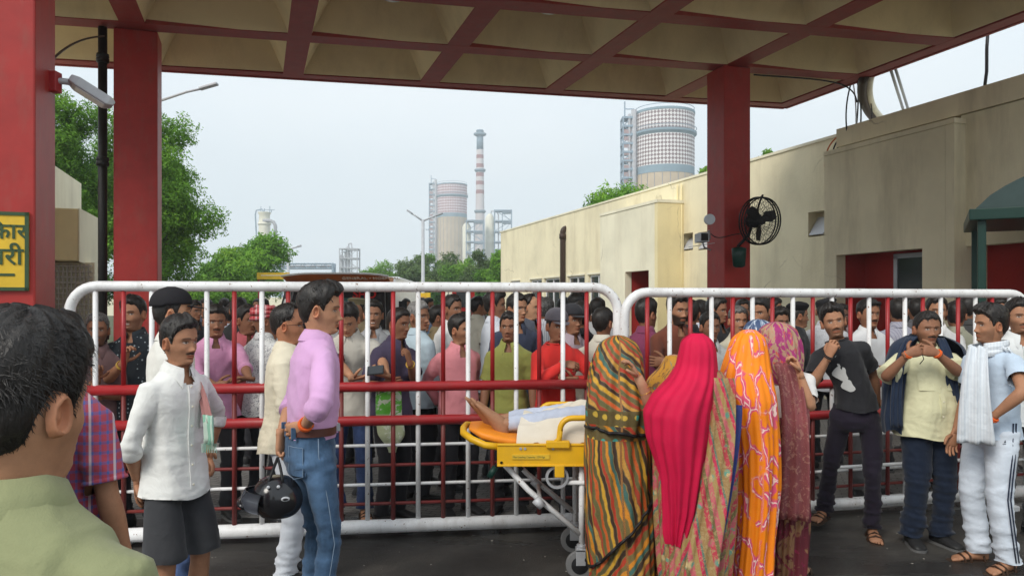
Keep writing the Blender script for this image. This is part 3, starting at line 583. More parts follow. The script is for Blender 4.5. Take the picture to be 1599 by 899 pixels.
# ------------------------------------------------------------------ white and orange van behind the crowd
VD = 13.0; vx0, vx1 = W(412, 0, VD)[0], W(612, 0, VD)[0]; vw = vx1-vx0; van = thing('van', 'white van with an orange roof visor and dark windscreen behind the crowd', 'van', ((vx0+vx1)/2, VD, 0), rz=0)
vh = W(0, 425, VD)[2]; h2_ = vw/2
vwhite = plain('van_white', (.72, .72, .70), .3, 0, .05, 4, 0); 
prof = [(.02, .35), (0, .75), (.05, .95), (.55, 1.12), (.95, vh-.22), (1.25, vh-.03), (2.2, vh), (4.4, vh-.03), (4.75, vh-.2), (4.8, .35)]
o = MB(); rg = []
for x in (-h2_, -h2_+.04, -h2_+.14, h2_-.14, h2_-.04, h2_):
    e = 0 if abs(x) < h2_-.1 else (.03 if abs(x) < h2_-.01 else .10); rg.append([(x*(1 if z < 1.2 else 1-.10*(z-1.2)), y+(e if y < 2.4 else -e), z-(e if z > 1.2 else 0)) for y, z in prof])
o.rings(rg); o.build('body', vwhite, van, True, auto=35)
def vq(name, pts, m, parent=van, th_=.012):
    b = MB(); q = np.array(pts, float); b.add(np.vstack([q, q+[0, th_, 0]]), [tuple(range(len(q)))[::-1], tuple(range(len(q), 2*len(q)))]+[(i, (i+1) % len(q), len(q)+(i+1) % len(q), len(q)+i) for i in range(len(q))]); return b.build(name, m, parent)
ws = vq('windscreen', [(-.82*h2_, .52, 1.13), (.82*h2_, .52, 1.13), (.74*h2_, .90, vh-.21), (-.74*h2_, .90, vh-.21)], M['glass_dark'])
def wsy(z): return .52+(z-1.13)*(.38/(vh-.21-1.13))-.02
vq('dash_poster', [(-.72*h2_, wsy(1.5), 1.5), (.5*h2_, wsy(1.5), 1.5), (.48*h2_, wsy(1.68), 1.68), (-.70*h2_, wsy(1.68), 1.68)], plain('teal_poster', (.05, .16, .15), .5), th_=.008)
vq('yellow_strip', [(-.72*h2_, wsy(1.43)-.004, 1.43), (-.42*h2_, wsy(1.43)-.004, 1.43), (-.42*h2_, wsy(1.56)-.004, 1.56), (-.71*h2_, wsy(1.56)-.004, 1.56)], M['signyellow'], th_=.006)
for s in (-1, 1): vq('windscreen_pillar', [(s*.98*h2_, .50, 1.12), (s*.84*h2_, .49, 1.12), (s*.76*h2_, .885, vh-.18), (s*.90*h2_, .92, vh-.2)][::(1 if s < 0 else -1)], M['black'])
vq('side_window_strip', [(-.93*h2_, .53, 1.25), (-.87*h2_, .52, 1.25), (-.83*h2_, .84, vh-.33), (-.88*h2_, .86, vh-.33)], vwhite)
o = MB(); nseg = 14
o.rings([[(x, .80-.30*z_/.14+.02*(abs(x)/h2_)**2, vh-.15+z_*(1-.45*(abs(x)/(h2_*.9))**4)) for z_ in (0, .05, .10, .135)]+[(x, 1.15, vh-.15+.15*(1-.45*(abs(x)/(h2_*.9))**4)), (x, 1.15, vh-.15)] for x in np.linspace(-h2_*.86, h2_*.86, nseg)]); o.build('roof_visor', M['orange_paint'], van, True, auto=40)
o = MB(); o.tube([(x, .47+.03*(abs(x)/h2_)**2, vh+.0-.055*(abs(x)/(h2_*.9))**4) for x in np.linspace(-h2_*.87, h2_*.87, 15)], .020, 6); o.build('visor_edge', vwhite, van, True)
pale = plain('pale_letters', (.75, .62, .5), .5, bump=0); redl = plain('red_letters', (.55, .02, .02), .5, bump=0)
text('lettering', 'GENERAL • HOSPITAL', .105, pale, van, (van.location[0]+.12, VD+.545, vh-.105), (1, 0, 0), (0, -.85, .5), .004)
text('lettering', 'SHO', .21, redl, van, (W(547, 0, VD+.6)[0], VD+wsy(1.82)-.05, W(0, 465, VD+.7)[2]), (1, 0, 0), (0, .35, .93), .004, bold=.006)
for s in (-1, 1):
    for y in (.85, 3.9): o = MB(); o.rings([[(s*(h2_-.02)+dx, y+r*math.cos(t), .34+r*math.sin(t)) for t in np.arange(24)*math.pi/12] for r, dx in ((.2, -.1), (.33, -.09), (.34, 0), (.33, .04), (.2, .045))]); o.build('wheel', M['black'], van, True, auto=40)
    o = MB(); o.box(s*.8*h2_-.16, -.01, .72, s*.8*h2_+.16, .05, .9); o.build('headlight', M['lamp_glass'], van, bevel=.01)
    o = MB(); o.tube([(s*h2_, .5, 1.25), (s*(h2_+.14), .42, 1.42)], .015, 6); o.box(s*(h2_+.13)-.07, .38, 1.38, s*(h2_+.13)+.07, .44, 1.62); o.build('wing_mirror', M['black'], van)
o = MB(); o.box(-h2_*.98, -.08, .38, h2_*.98, .06, .6); o.build('bumper', M['black'], van, bevel=.03)
o = MB(); o.box(-.45, -.03, .7, .45, .03, .88); o.build('grille', M['dark_metal'], van, bevel=.01)
# notice boards beyond the crowd
def board(label, x0, x1, y0, y1, D, frame_m, face_m, lines=0, legs=True):
    a, b_ = W(x0, y1, D), W(x1, y0, D); t = thing('notice_board', label, 'sign', (a[0], D, 0)); wv = b_[0]-a[0]; z0, z1 = a[2], b_[2]
    o = MB(); f = .05*(D/18)
    o.box(0, 0, z0, wv, .05, z1); o.build('frame', frame_m, t, bevel=.005)
    o = MB(); o.box(f*2, -.012, z0+f*2, wv-f*2, -.001, z1-f*1.5); o.build('panel', face_m, t)
    for k in range(lines):
        o = MB(); z = z1-f*2.5-(k+1)*(z1-z0-f*5)/(lines+1); o.box(wv*(.3-.05*k), -.016, z, wv*(.7+.05*k), -.0125, z+.025*D/18); o.build('text_line', M['dark_metal'], t)
    for x in (.04, wv-.04): o = MB(); o.cyl((x, .07, 0), (x, .07, z1), .03, 8); o.build('post', M['red_paint'], t, True)
    return t
rp = plain('red_frame', (.45, .03, .03), .5)
board('red framed white notice poster right of the van', 614, 648, 449, 486, 17, rp, M['cream'], 4)
board('yellow notice board behind the red framed poster', 646, 672, 457, 484, 21, M['signyellow'], plain('amber', (.62, .36, .05), .6), 2)
board('red framed board with a dark panel near the willow', 706, 741, 449, 486, 16, rp, plain('slate', (.05, .055, .06), .5), 0)
board('narrow cream framed board with pictures left of the dark board', 694, 706, 448, 480, 18, M['cream'], plain('grey_card', (.25, .27, .24), .6), 2)
board('cream sign board with a yellow edge left of the van', 401, 452, 425.5, 436, 26, M['signyellow'], M['cream'], 0)
# parked white car half hidden beyond the crowd
pc_ = W(302, 0, 30)[0]; car = thing('parked_car', 'pale parked car under the big tree behind the crowd', 'car', (pc_, 30, 0), rz=.3)
o = MB(); pf = [(-2.0, .35), (-2.05, .75), (-1.3, .9), (-.75, 1.4), (.7, 1.45), (1.35, 1.0), (2.0, .9), (2.05, .35)]
o.rings([[(x*s_, y, z*(1 if z < .95 else k_)) for x, z in pf] for y, s_, k_ in ((-.85, .97, .9), (-.75, 1, 1), (.75, 1, 1), (.85, .97, .9))]); o.build('body', vwhite, car, True, auto=30)
for s in (-1, 1):
    o = MB(); o.add([(-1.0, s*.858, .95), (.95, s*.858, .98), (.6, s*.80, 1.32), (-.68, s*.80, 1.3)], [(0, 1, 2, 3)[::s]]); o.build('side_window', M['glass_dark'], car)
    for x in (-1.3, 1.3): o = MB(); o.rings([[(x+r*math.cos(t), s*.78+dy, .32+r*math.sin(t)) for t in np.arange(20)*math.pi/10] for r, dy in ((.2, -.08), (.31, -.07), (.31, .07), (.2, .08))]); o.build('wheel', M['black'], car, True, auto=40)

# ------------------------------------------------------------------ foliage
def leafmat(name, c1, c2, yellow=0):
    g = G(name, .7, 0, .12); at = g.n('ShaderNodeAttribute', attribute_name='Col'); v = g.xyz(at.outputs['Vector'])[0]
    col = g.ramp(v, [(0., c1), (.8, c2), (1., tuple(np.array(c2)*[1.5, 1.15, .9]))]); g.color(col)
    tr = g.n('ShaderNodeBsdfTranslucent'); g.l(col, tr.inputs[0]); ms = g.n('ShaderNodeMixShader'); ms.inputs[0].default_value = .28
    g.l(g.b.outputs[0], ms.inputs[1]); g.l(tr.outputs[0], ms.inputs[2]); g.l(ms.outputs[0], g.t.nodes['Material Output'].inputs[0]); return g.m
LM = {'a': leafmat('leaf_bright', (.04, .11, .016), (.20, .40, .05)), 'b': leafmat('leaf_dark', (.022, .065, .018), (.08, .18, .04)), 'c': leafmat('leaf_olive', (.05, .09, .035), (.17, .26, .09)), 'd': leafmat('leaf_fresh', (.05, .14, .018), (.23, .46, .05))}
def leaves(rng, cen, rad, n, size, droop=0., flat=.6):
    """n leaf quads over blob shells: cen (k,3), rad (k,3)"""
    k = len(cen); wgt = rad[:, 0]*rad[:, 2]; idx = rng.choice(k, n, p=wgt/wgt.sum()); d = rng.normal(size=(n, 3)); d /= np.linalg.norm(d, axis=1)[:, None]
    rr = rng.uniform(.15, 1.08, n)**.45; sc_ = 1+.35*np.sin(d[:, 0]*7+idx)*np.sin(d[:, 2]*6+idx*1.7); P_ = cen[idx]+d*rad[idx]*(rr*sc_)[:, None]
    if droop: P_[:, 2] -= rng.exponential(droop, n)*(rng.random(n) < .5)
    nr = d*.7+rng.normal(size=(n, 3))*.6; nr[:, 2] += .5; nr /= np.linalg.norm(nr, axis=1)[:, None]
    t = rng.normal(size=(n, 3)); t[:, 2] -= .3+droop*2; t -= nr*(t*nr).sum(1)[:, None]; t /= np.linalg.norm(t, axis=1)[:, None]; b = np.cross(nr, t)
    s = size*rng.uniform(.6, 1.4, n)[:, None]; V = np.stack([P_-t*s, P_-b*s*flat*.6, P_+t*s, P_+b*s*flat*.6], 1).reshape(-1, 3)
    bl = rng.random(k)*.5; c = np.clip(bl[idx]+rng.random(n)*.45+.12*d[:, 2], 0, 1); return V, np.repeat(c, 4)
def tree(label, px, D, ytop, ybase_w, wpx, n, size, lm='a', seed=1, droop=0, nb=26, trunk=.18, z0f=.28, group=None, ztop=None, asym=0., name='tree', yv=1.0):
    rng = np.random.default_rng(seed); x = W(px, 0, D)[0]; H = W(px, ytop, D)[2] if ztop is None else ztop; wd_ = wpx*D/F/2
    th = thing(name, label, 'tree', (x, D, 0), group)
    zc = H*(z0f+(1-z0f)/2); hz_ = H*(1-z0f)/2; d = rng.normal(size=(nb, 3)); d /= np.linalg.norm(d, axis=1)[:, None]; r = rng.uniform(.2, .82, nb)[:, None]
    cen = d*r*[wd_, wd_*yv, hz_]+[asym*wd_, 0, zc]; rad = np.stack([rng.uniform(.26, .48, nb)*wd_]*3, 1)*[1, 1, .75]; rad[:, 2] = np.minimum(rad[:, 2], hz_*.5)
    cen[:, 2] = np.minimum(cen[:, 2], H-rad[:, 2]*.9)
    V, c = leaves(rng, cen, rad, n, size, droop); loops = np.arange(4*n); me = fastmesh('crown', V, loops, np.full(n, 4), False, None, np.stack([c]*3, 1)); me.materials.append(LM[lm])
    o = bpy.data.objects.new('crown', me); C.objects.link(o); o.parent = th
    o = MB(); tz = min(H*(z0f+.12), H*.8); tp = [(0, 0, 0), (trunk*.3, 0, tz*.4), (-trunk*.2, trunk*.2, tz*.8), (0, 0, min(tz*1.2, H*.88))]; o.tube(tp, [trunk*1.2, trunk*.95, trunk*.7, trunk*.4], 10); o.build('trunk', M['bark'], th, True)
    for k in rng.choice(nb, min(nb, 9), False):
        o = MB(); s = np.array(tp[2 if k % 2 else 1], float); e = cen[k]; o.tube(bez(s, (s+e)/2+[0, 0, -.1*H*rng.random()], e, n=6), np.linspace(trunk*.5, trunk*.1, 6), 6); o.build('limb', M['bark'], th, True)
    return th
tree('tall dense tree behind the second red pillar, its crown spreading right', 236, 24, 150, 0, 196, 120000, .056, 'a', 3, .05, 46, .3, .12)
tree('high feathery tree in the gap between the left pillars', 115, 21, 92, 0, 185, 80000, .052, 'a', 5, .05, 34, .26, .12)
tree('dark tree overlapped between the black pipe and near pillar', 140, 27, 175, 0, 150, 40000, .065, 'b', 8, .04, 24, .25, .1)
tree('round green tree left of the far truss bridge', 394, 46, 333, 0, 108, 38000, .10, 'd', 11, .05, 30, .3, .02)
tree('bushy tree joining the tall tree and the round tree', 330, 40, 374, 0, 120, 36000, .09, 'a', 12, .05, 24, .3, .0)
for k, (px, D, yt, wd_, lm) in enumerate(((588, 75, 400, 62, 'a'), (612, 72, 391, 70, 'a'), (640, 70, 387, 66, 'c'), (668, 72, 384, 60, 'a'), (695, 68, 382, 66, 'c'), (722, 66, 380, 60, 'a'), (748, 58, 368, 62, 'c'), (768, 52, 362, 56, 'd'))):
    tree(['low pale green tree furthest left in the roadside row', 'rounded tree second from the left in the roadside row', 'olive tree just left of the twin lamp', 'darker tree just behind the twin lamp pole', 'olive tree below the far checkered tower', 'grey green tree below the striped chimney', 'feathery tall tree left of the building end', 'bright drooping willow like tree touching the building end'][k],
         px, D, yt, 0, wd_*1.15, 20000, .10, lm, 20+k, .25 if k > 3 else .08, 18, .22, .02, 'roadside trees beyond the van')
tree('leafy tree crown rising over the roof below the big tower', 962, 34, 271, 0, 138, 14000, .085, 'd', 31, .03, 26, .2, .55, asym=.05)
tree('small tuft of treetop showing beside the big tower', 1098, 40, 253, 0, 42, 2500, .10, 'a', 33, .02, 10, .15, .8)
tree('tiny treetop showing above the roof right of the pillar', 1197, 30, 226, 0, 34, 900, .07, 'a', 34, .02, 8, .1, .86)
for k, (px, D, yt, wd_) in enumerate(((270, 33, 436, 90), (335, 34, 440, 90), (385, 34, 438, 70), (690, 50, 440, 90), (745, 50, 438, 70), (640, 52, 441, 80))):
    tree(['low hedge bush under the tall tree', 'middle low hedge bush left of the van', 'low hedge bush touching the van', 'shaded hedge bush behind the dark board', 'shaded hedge bush at the building end', 'shaded hedge bush behind the yellow board'][k], px, D, yt, 0, wd_, 9000, .085, 'ab'[k > 2], 40+k, .03, 14, .08, .0, name='bush', group='hedge bushes along the road')

# ------------------------------------------------------------------ fertiliser plant on the skyline
def check(name, c1, c2, nx, nz, hz=1.0):
    g = G(name, .8); u = g.xyz(g.n('ShaderNodeTexCoord').outputs['UV']); ck = g.n('ShaderNodeTexChecker'); ck.inputs['Scale'].default_value = 1
    cm = g.n('ShaderNodeCombineXYZ'); g.l(g.math('MULTIPLY', u[0], nx), cm.inputs[0]); g.l(g.math('MULTIPLY', u[1], nz), cm.inputs[1]); cm.inputs[2].default_value = .5
    mp_ = g.n('ShaderNodeMapping'); mp_.inputs['Rotation'].default_value = (0, 0, math.pi/4); g.l(cm.outputs[0], mp_.inputs[0]); g.l(mp_.outputs[0], ck.inputs[0]); ck.inputs[1].default_value = (*c1, 1); ck.inputs[2].default_value = (*c2, 1); g.color(ck.outputs[0]); return g.m
blue = plain('tower_blue', (.25, .34, .40), .7, bump=0, sc_=.2); twall = plain('tower_beige', (.58, .47, .34), .8, bump=0, sc_=.15); steel = plain('steel_blue', (.30, .38, .46), .6, bump=0, sc_=1); steel2 = plain('steel_grey', (.42, .42, .44), .6, bump=0, sc_=1)
def cylwall(o, r, z0, z1, n=64, r2=None, cap=False):
    r2 = r if r2 is None else r2; a = np.linspace(0, 2*math.pi, n+1); V = [(r*math.cos(t), r*math.sin(t), z0) for t in a]+[(r2*math.cos(t), r2*math.sin(t), z1) for t in a]
    uv = [(k/n, 0) for k in range(n+1)]+[(k/n, 1) for k in range(n+1)]; o.add(V, [(k, k+1, n+2+k, n+1+k) for k in range(n)]+([tuple(range(n+1, 2*n+2))] if cap else []), 0, uv)
def lattice(o, x0, y0, x1, y1, z0, z1, nf, r):
    for x in (x0, x1):
        for y in (y0, y1): o.cyl((x, y, z0), (x, y, z1), r, 5)
    for k in range(nf+1):
        z = z0+(z1-z0)*k/nf
        o.box(x0-r, y0-r, z-r*1.6, x1+r, y1+r, z+r*.8)
        if k < nf:
            za = z0+(z1-z0)*(k+1)/nf; s = k % 2; o.cyl((x0 if s else x1, y0, z), (x1 if s else x0, y0, za), r*.6, 4); o.cyl((x0, y0 if s else y1, z), (x0, y1 if s else y0, za), r*.6, 4)
def prill(label, px0, px1, ytop, ygal, ybl0, ybl1, D, ck, sx0_, sx1_, sy):
    X = W((px0+px1)/2, 0, D)[0]; r = (px1-px0)*D/F/2; Z = lambda y: W(0, y, D-r*.95)[2]; th = thing('cooling_tower', label, 'tower', (X, D, 0))
    o = MB(); cylwall(o, r, 0, Z(ybl1)); o.build('tower_wall', twall, th, True)
    o = MB(); cylwall(o, r*1.01, Z(ybl1), Z(ybl0)); o.build('blue_band', blue, th, True)
    o = MB(); cylwall(o, r*1.01, Z(ybl0), Z(ytop), cap=False); o.build('checkered_wall', ck, th, True, uv=True)
    o = MB(); o.rings([[(q*math.cos(t), q*math.sin(t), z) for t in np.arange(48)*math.pi/24] for q, z in ((r*1.0, Z(ytop)), (r*1.03, Z(ytop)), (r*1.03, Z(ytop)+.8), (r*.98, Z(ytop)+.8))]); o.build('roof_rim', blue, th, True, auto=30)
    o = MB(); o.rings([[(q*math.cos(t), q*math.sin(t), z) for t in np.arange(48)*math.pi/24] for q, z in ((r*1.0, Z(ygal)-1.2), (r*1.085, Z(ygal)-.2), (r*1.085, Z(ygal)+.5), (r*1.0, Z(ygal)+.5))]); o.build('gallery', blue, th, True, auto=30)
    o = MB(); o.tube(arc((0, 0, Z(ygal)+1.7), r*1.08, 0, 2*math.pi, 48, (1, 0, 0), (0, 1, 0)), .12, 5, cap=False); o.tube(arc((0, 0, Z(ytop)+1.9), r, 0, 2*math.pi, 48, (1, 0, 0), (0, 1, 0)), .12, 5, cap=False); o.build('railing', steel, th, True)
    o = MB(); 
    for k in range(24): a = k*math.pi/12; o.cyl((r*1.012*math.cos(a), r*1.012*math.sin(a), 0), (r*1.012*math.cos(a), r*1.012*math.sin(a), Z(ybl1)), .10, 4)
    o.build('wall_rib', steel2, th)
    xa, xb = W(sx0_, 0, D)[0]-X, W(sx1_, 0, D)[0]-X; o = MB(); lattice(o, xa, -r*.35, xb, r*.2, 0, Z(sy), 22, .28); o.build('stair_tower', steel, th)
    st_ = check(label[:6]+'strip', (.42, .24, .22), (.62, .60, .62), .01, 30)
    o = MB()
    for k in range(16): z = Z(sy)*.35+k*Z(sy)*.6/16; o.box(xa-.1, -r*.36, z, xb-(xb-xa)*.25, -r*.355, z+Z(sy)*.022)
    o.build('stair_panel', plain('stair_red', (.42, .30, .30), .8, bump=0), th)
    o = MB(); o.cyl((xb+.4, -r*.3, 0), (xb+.4, -r*.3, Z(sy)+2.5), .9, 10); o.cyl((xb-1.2, -r*.32, 0), (xb-1.2, -r*.32, Z(sy)+1), .5, 8); o.build('riser_pipe', steel2, th, True)
    o = MB(); o.cyl((xa+1, 0, Z(sy)), (xa+1, 0, Z(sy)+6), .25, 5); o.cyl((xa+1, 0, Z(sy)+3.5), (xa+4, 0, Z(sy)+3.5), .2, 5); o.cyl((xa+4, 0, Z(sy)), (xa+4, 0, Z(sy)+3.6), .2, 5); o.build('davit', steel, th); o = MB(); o.cyl((xa-2.4, -r*.3, Z(sy)*.62), (xa+6, -r*.3, Z(sy)*.62), .3, 6); o.build('side_pipe', steel, th)
    return th
prill('huge checkered cooling tower rising behind the right roof', 992, 1083, 170, 202, 256, 268, 260, check('checker_near', (.24, .17, .17), (.82, .78, .78), 76, 20), 971, 986, 176)
prill('distant pinkish checkered tower left of the chimney', 683, 729, 287, 304, 332, 338, 520, check('checker_far', (.38, .20, .22), (.78, .70, .72), 76, 15), 671, 680, 284)
D = 520; X = W(749.5, 0, D)[0]; Z = lambda y: W(0, y, D)[2]; th = thing('chimney', 'tall thin red and white striped chimney stack', 'chimney', (X, D, 0))
rad_ = lambda z: 3.9-1.7*z/Z(203)
bands = [(500, 395, 'w'), (395, 301, 'w'), (301, 293, 'r'), (293, 288, 'w'), (288, 281.5, 'w')]
ys = [400, 303, 297, 289, 283, 276, 270, 262, 256, 248, 242, 234, 206]; cols = 'wrwrwrwrwrwg'
ma = {'w': plain('stack_white', (.66, .60, .60), .8, bump=0), 'r': plain('stack_red', (.36, .17, .17), .8, bump=0), 'g': plain('stack_grey', (.22, .30, .36), .8, bump=0)}
o = MB(); o.rings([[(rad_(z)*math.cos(t), rad_(z)*math.sin(t), z) for t in np.arange(28)*math.pi/14] for z in (0, Z(400))], cap=False); o.build('shaft_base', ma['w'], th, True)
for k, c_ in enumerate(cols):
    z0, z1 = Z(ys[k]), Z(ys[k+1]); o = MB(); o.rings([[(rad_(z)*math.cos(t), rad_(z)*math.sin(t), z) for t in np.arange(28)*math.pi/14] for z in (z0, z1)], cap=k == 11); o.build('paint_band', ma[c_], th, True)
for y, rr in ((211, 1.9), (267, 1.45), (331, 1.3)):
    o = MB(); z = Z(y); o.rings([[(q*math.cos(t), q*math.sin(t), zz) for t in np.arange(28)*math.pi/14] for q, zz in ((rad_(z), z-1), (rad_(z)*rr, z), (rad_(z)*rr, z+1), (rad_(z), z+1))]); o.build('gallery', ma['g'], th, True, auto=30)
o = MB(); o.rings([[(q*math.cos(t), q*math.sin(t), zz) for t in np.arange(24)*math.pi/12] for q, zz in ((2.4, Z(206)), (2.7, Z(205)), (2.2, Z(203)), (1.6, Z(203)-.5))]); o.build('cap', ma['g'], th, True)
def frame_tower(label, px0, px1, ytop, D, nf, m, r, cols_=((.12, 1.02, 1.1),), dep=8.):
    a, b_ = W(px0, 0, D)[0], W(px1, 0, D)[0]; H = W(0, ytop, D)[2]; th = thing('process_tower', label, 'tower', ((a+b_)/2, D, 0), 'process towers on the skyline'); wv = (b_-a)/2
    o = MB(); lattice(o, -wv, 0, wv, dep, 0, H, nf, r); lattice(o, -wv*.1, .1, wv*.95, dep*.9, 0, H*.98, nf, r*.7); o.build('steel_frame', m, th)
    for (fx, fz, cr_) in cols_:
        o = MB(); x = -wv+2*wv*fx; hh = H*fz; o.rings([[(x+q*math.cos(t), dep*.5+q*math.sin(t), z) for t in np.arange(20)*math.pi/10] for q, z in ((cr_, 0), (cr_, hh*.6), (cr_, hh*.95), (cr_*.7, hh*.98), (cr_*.3, hh))]); o.build('vessel', M['cream'] if cr_ > 1.6 else steel2, th, True)
        o = MB(); o.tube([(x+cr_*.3, dep*.5, hh-.3), (x+cr_*.3, dep*.5, hh+1.5), (x+cr_*1.5, dep*.5-.3, hh+1.7), (x+cr_*1.9, dep*.2, hh-1), (x+cr_*1.9, dep*.2, hh*.2)], .4, 6); o.build('riser_pipe', steel2, th, True)
    return th
frame_tower('steel process frame just right of the striped chimney', 772, 799, 328, 480, 9, steel, .32, ((-.28, .97, 2.9),), 9)
frame_tower('lower process frame between the far tower and chimney', 728, 755, 344, 470, 8, steel, .30, ((.0, .98, 2.6),), 9)
frame_tower('pale process tower far left of the roadside trees', 530, 558, 388, 470, 6, steel2, .26, ((.05, .9, 1.3), (.4, 1.05, 1.5)), 8)
D = 330; X = W(413, 0, D)[0]; th = thing('process_tank', 'pale process vessel with bent duct above the round tree', 'tank', (X, D, 0)); Z = lambda y: W(0, y, D)[2]
o = MB(); o.rings([[(q*math.cos(t), q*math.sin(t), z) for t in np.arange(24)*math.pi/12] for q, z in ((2.4, 0), (2.4, Z(352)), (2.9, Z(350)), (2.4, Z(346)), (2.2, Z(336)), (2.7, Z(333)), (2.7, Z(331.5)), (.5, Z(331)))]); o.build('vessel', M['cream'], th, True, auto=40)
o = MB(); o.tube([(0, -2, Z(345)), (3, -2, Z(345)), (4.6, -2, Z(348)), (5.3, -2, Z(353)), (5.4, -2, Z(420))], .75, 10); o.build('duct', steel2, th, True)
o = MB(); o.tube([(-2.4, -1, Z(420)), (-3.6, -1, Z(336)), (-3.2, -1, Z(329)), (-.8, -1, Z(327)), (0, -1, Z(331))], .3, 6)
for x, y in ((-1.2, 323), (.3, 326), (2.6, 322), (3.3, 328)): o.cyl((x, -1, Z(332)), (x, -1, Z(y)), .16, 4)
o.cyl((0, -1, Z(328)), (4.8, -1, Z(328)), .12, 4); o.build('top_pipework', steel, th)
D = 190; xa, xb = W(462, 0, D)[0], W(521, 0, D)[0]; th = thing('pipe_bridge', 'pale blue steel truss pipe bridge spanning the far road', 'bridge', (xa, D, 0)); z1, z0 = W(0, 411.5, D)[2], W(0, 419, D)[2]; o = MB()
for y in (0, 2.0):
    for z in (z0, z1): o.cyl((-6, y, z), (xb-xa, y, z), .17, 6)
    for k in range(12): x = -6+(xb-xa+6)*k/12; x2 = -6+(xb-xa+6)*(k+1)/12; o.cyl((x, y, z0 if k % 2 else z1), (x2, y, z1 if k % 2 else z0), .09, 5)
o.build('truss', steel, th)
for x in (xb-xa-.2, -4): o = MB(); o.cyl((x, 0, 0), (x, 0, z1), .3, 8); o.cyl((x, 2, 0), (x, 2, z1), .3, 8); o.build('bridge_leg', steel, th)
o = MB(); o.cyl((-6, 1, z0+.5), (xb-xa-.3, 1, z0+.5), .35, 8); o.build('pipe', steel2, th, True)
# boundary wall far behind the trees closes the road's horizon
o = MB(); o.box(-120, 92, 0, 40, 92.3, 2.2); fw = o.build('boundary_wall', M['wall_pale']); tag(fw, 'low pale boundary wall closing off the far end of the road', 'wall')
# ------------------------------------------------------------------ people: materials
g = G('skin', .58, 0, .28); at = g.n('ShaderNodeAttribute', attribute_name='Col'); sk = g.mix(.35, at.outputs[0], g.ramp(g.noise(34, 6, .7), [(.3, (.60, .54, .52)), (.55, (.95, .93, .92)), (.75, (1.25, 1.15, 1.08))]), 'MULTIPLY'); g.color(sk)
g.b.inputs['Subsurface Weight'].default_value = .06; g.b.inputs['Subsurface Radius'].default_value = (.012, .005, .003); g.bump(g.noise(160, 3), .12, .002); SKIN = g.m
_hm = {}
def hairmat(grey):
    if grey not in _hm:
        g = G('hair', .42, 0, .35); x = g.noise(60, 4, .7, g.co(scale=(1, 1, .35))); c0 = (.008, .0065, .006); c1 = (.03, .025, .022)
        c = g.ramp(x, [(.35, c0), (.7, c1)])
        if grey: c = g.mix(g.ramp(g.noise(170, 3, .7, g.co(scale=(1, 1, .2))), [(.68-.36*grey, 0.), (.86-.3*grey, .15+.85*grey)]), c, (.26, .25, .24))
        g.color(c); g.bump(g.noise(170, 3, .6, g.co(scale=(1, 1, .3))), .7, .004); _hm[grey] = g.m
    return _hm[grey]
_fab = {}
def fabric(col, pat=None, col2=None, rough=.88, wear=.1):
    key = (tuple(col), pat, tuple(col2) if col2 else None)
    if key in _fab: return _fab[key]
    g = G('fabric', rough, 0, .18); c = np.array(col); g.b.inputs['Sheen Weight'].default_value = .12
    base = g.ramp(g.noise(4, 6, .6), [(.3, tuple(c*(1-wear))), (.7, tuple(np.minimum(c*(1+wear), .95)))]); u = g.xyz(g.co())
    if pat == 'check':
        a = g.ramp(g.math('SINE', g.math('MULTIPLY', g.math('ADD', u[0], u[1]), 190)), [(.5, 0.), (.6, 1.)]); b = g.ramp(g.math('SINE', g.math('MULTIPLY', u[2], 190)), [(.5, 0.), (.6, 1.)])
        base = g.mix(g.math('MULTIPLY', g.math('ADD', a, b), .5), base, col2)
        t = g.ramp(g.math('SINE', g.math('MULTIPLY', g.math('ADD', u[0], u[1]), 60)), [(.93, 0.), (.96, .7)]); base = g.mix(t, base, (.7, .6, .6))
    elif pat == 'dots':
        v = g.n('ShaderNodeTexVoronoi'); v.inputs['Scale'].default_value = 32; v.inputs['Randomness'].default_value = .35; g.l(g.co(), v.inputs['Vector']); base = g.mix(g.ramp(v.outputs[0], [(.17, 1.), (.22, 0.)]), base, col2)
    elif pat == 'print':
        base = g.mix(g.ramp(g.noise(38, 3, .6, dist=2.), [(.54, 0.), (.58, .8)]), base, col2)
    elif pat == 'stripe':
        base = g.mix(g.ramp(g.math('SINE', g.math('MULTIPLY', g.math('ADD', u[0], u[1]), 260)), [(.6, 0.), (.7, .7)]), base, col2)
    elif pat == 'denim':
        base = g.mix(g.ramp(g.noise(3.2, 5, .65), [(.44, 0.), (.66, .7)]), base, tuple(np.minimum(c*3.0+.02, .8))); base = g.mix(g.ramp(g.noise(55, 4, .7, g.co(scale=(1, 1, .12))), [(.45, 0.), (.75, .4)]), base, tuple(c*2.2))
    g.color(base); rn = g.n('ShaderNodeTexNoise', noise_type='RIDGED_MULTIFRACTAL'); rn.inputs['Scale'].default_value = 5.5; rn.inputs['Detail'].default_value = 2; rn.inputs['Distortion'].default_value = .6; g.l(g.co(scale=(1, 1, .7), rot=(.5, .4, 0)), rn.inputs['Vector']); h = g.math('ADD', g.math('ADD', g.math('MULTIPLY', rn.outputs[0], .35), g.noise(9, 3, .5, dist=.5)), g.math('MULTIPLY', g.noise(300, 2), .05)); g.bump(h, .5, .022)
    _fab[key] = g.m; return g.m

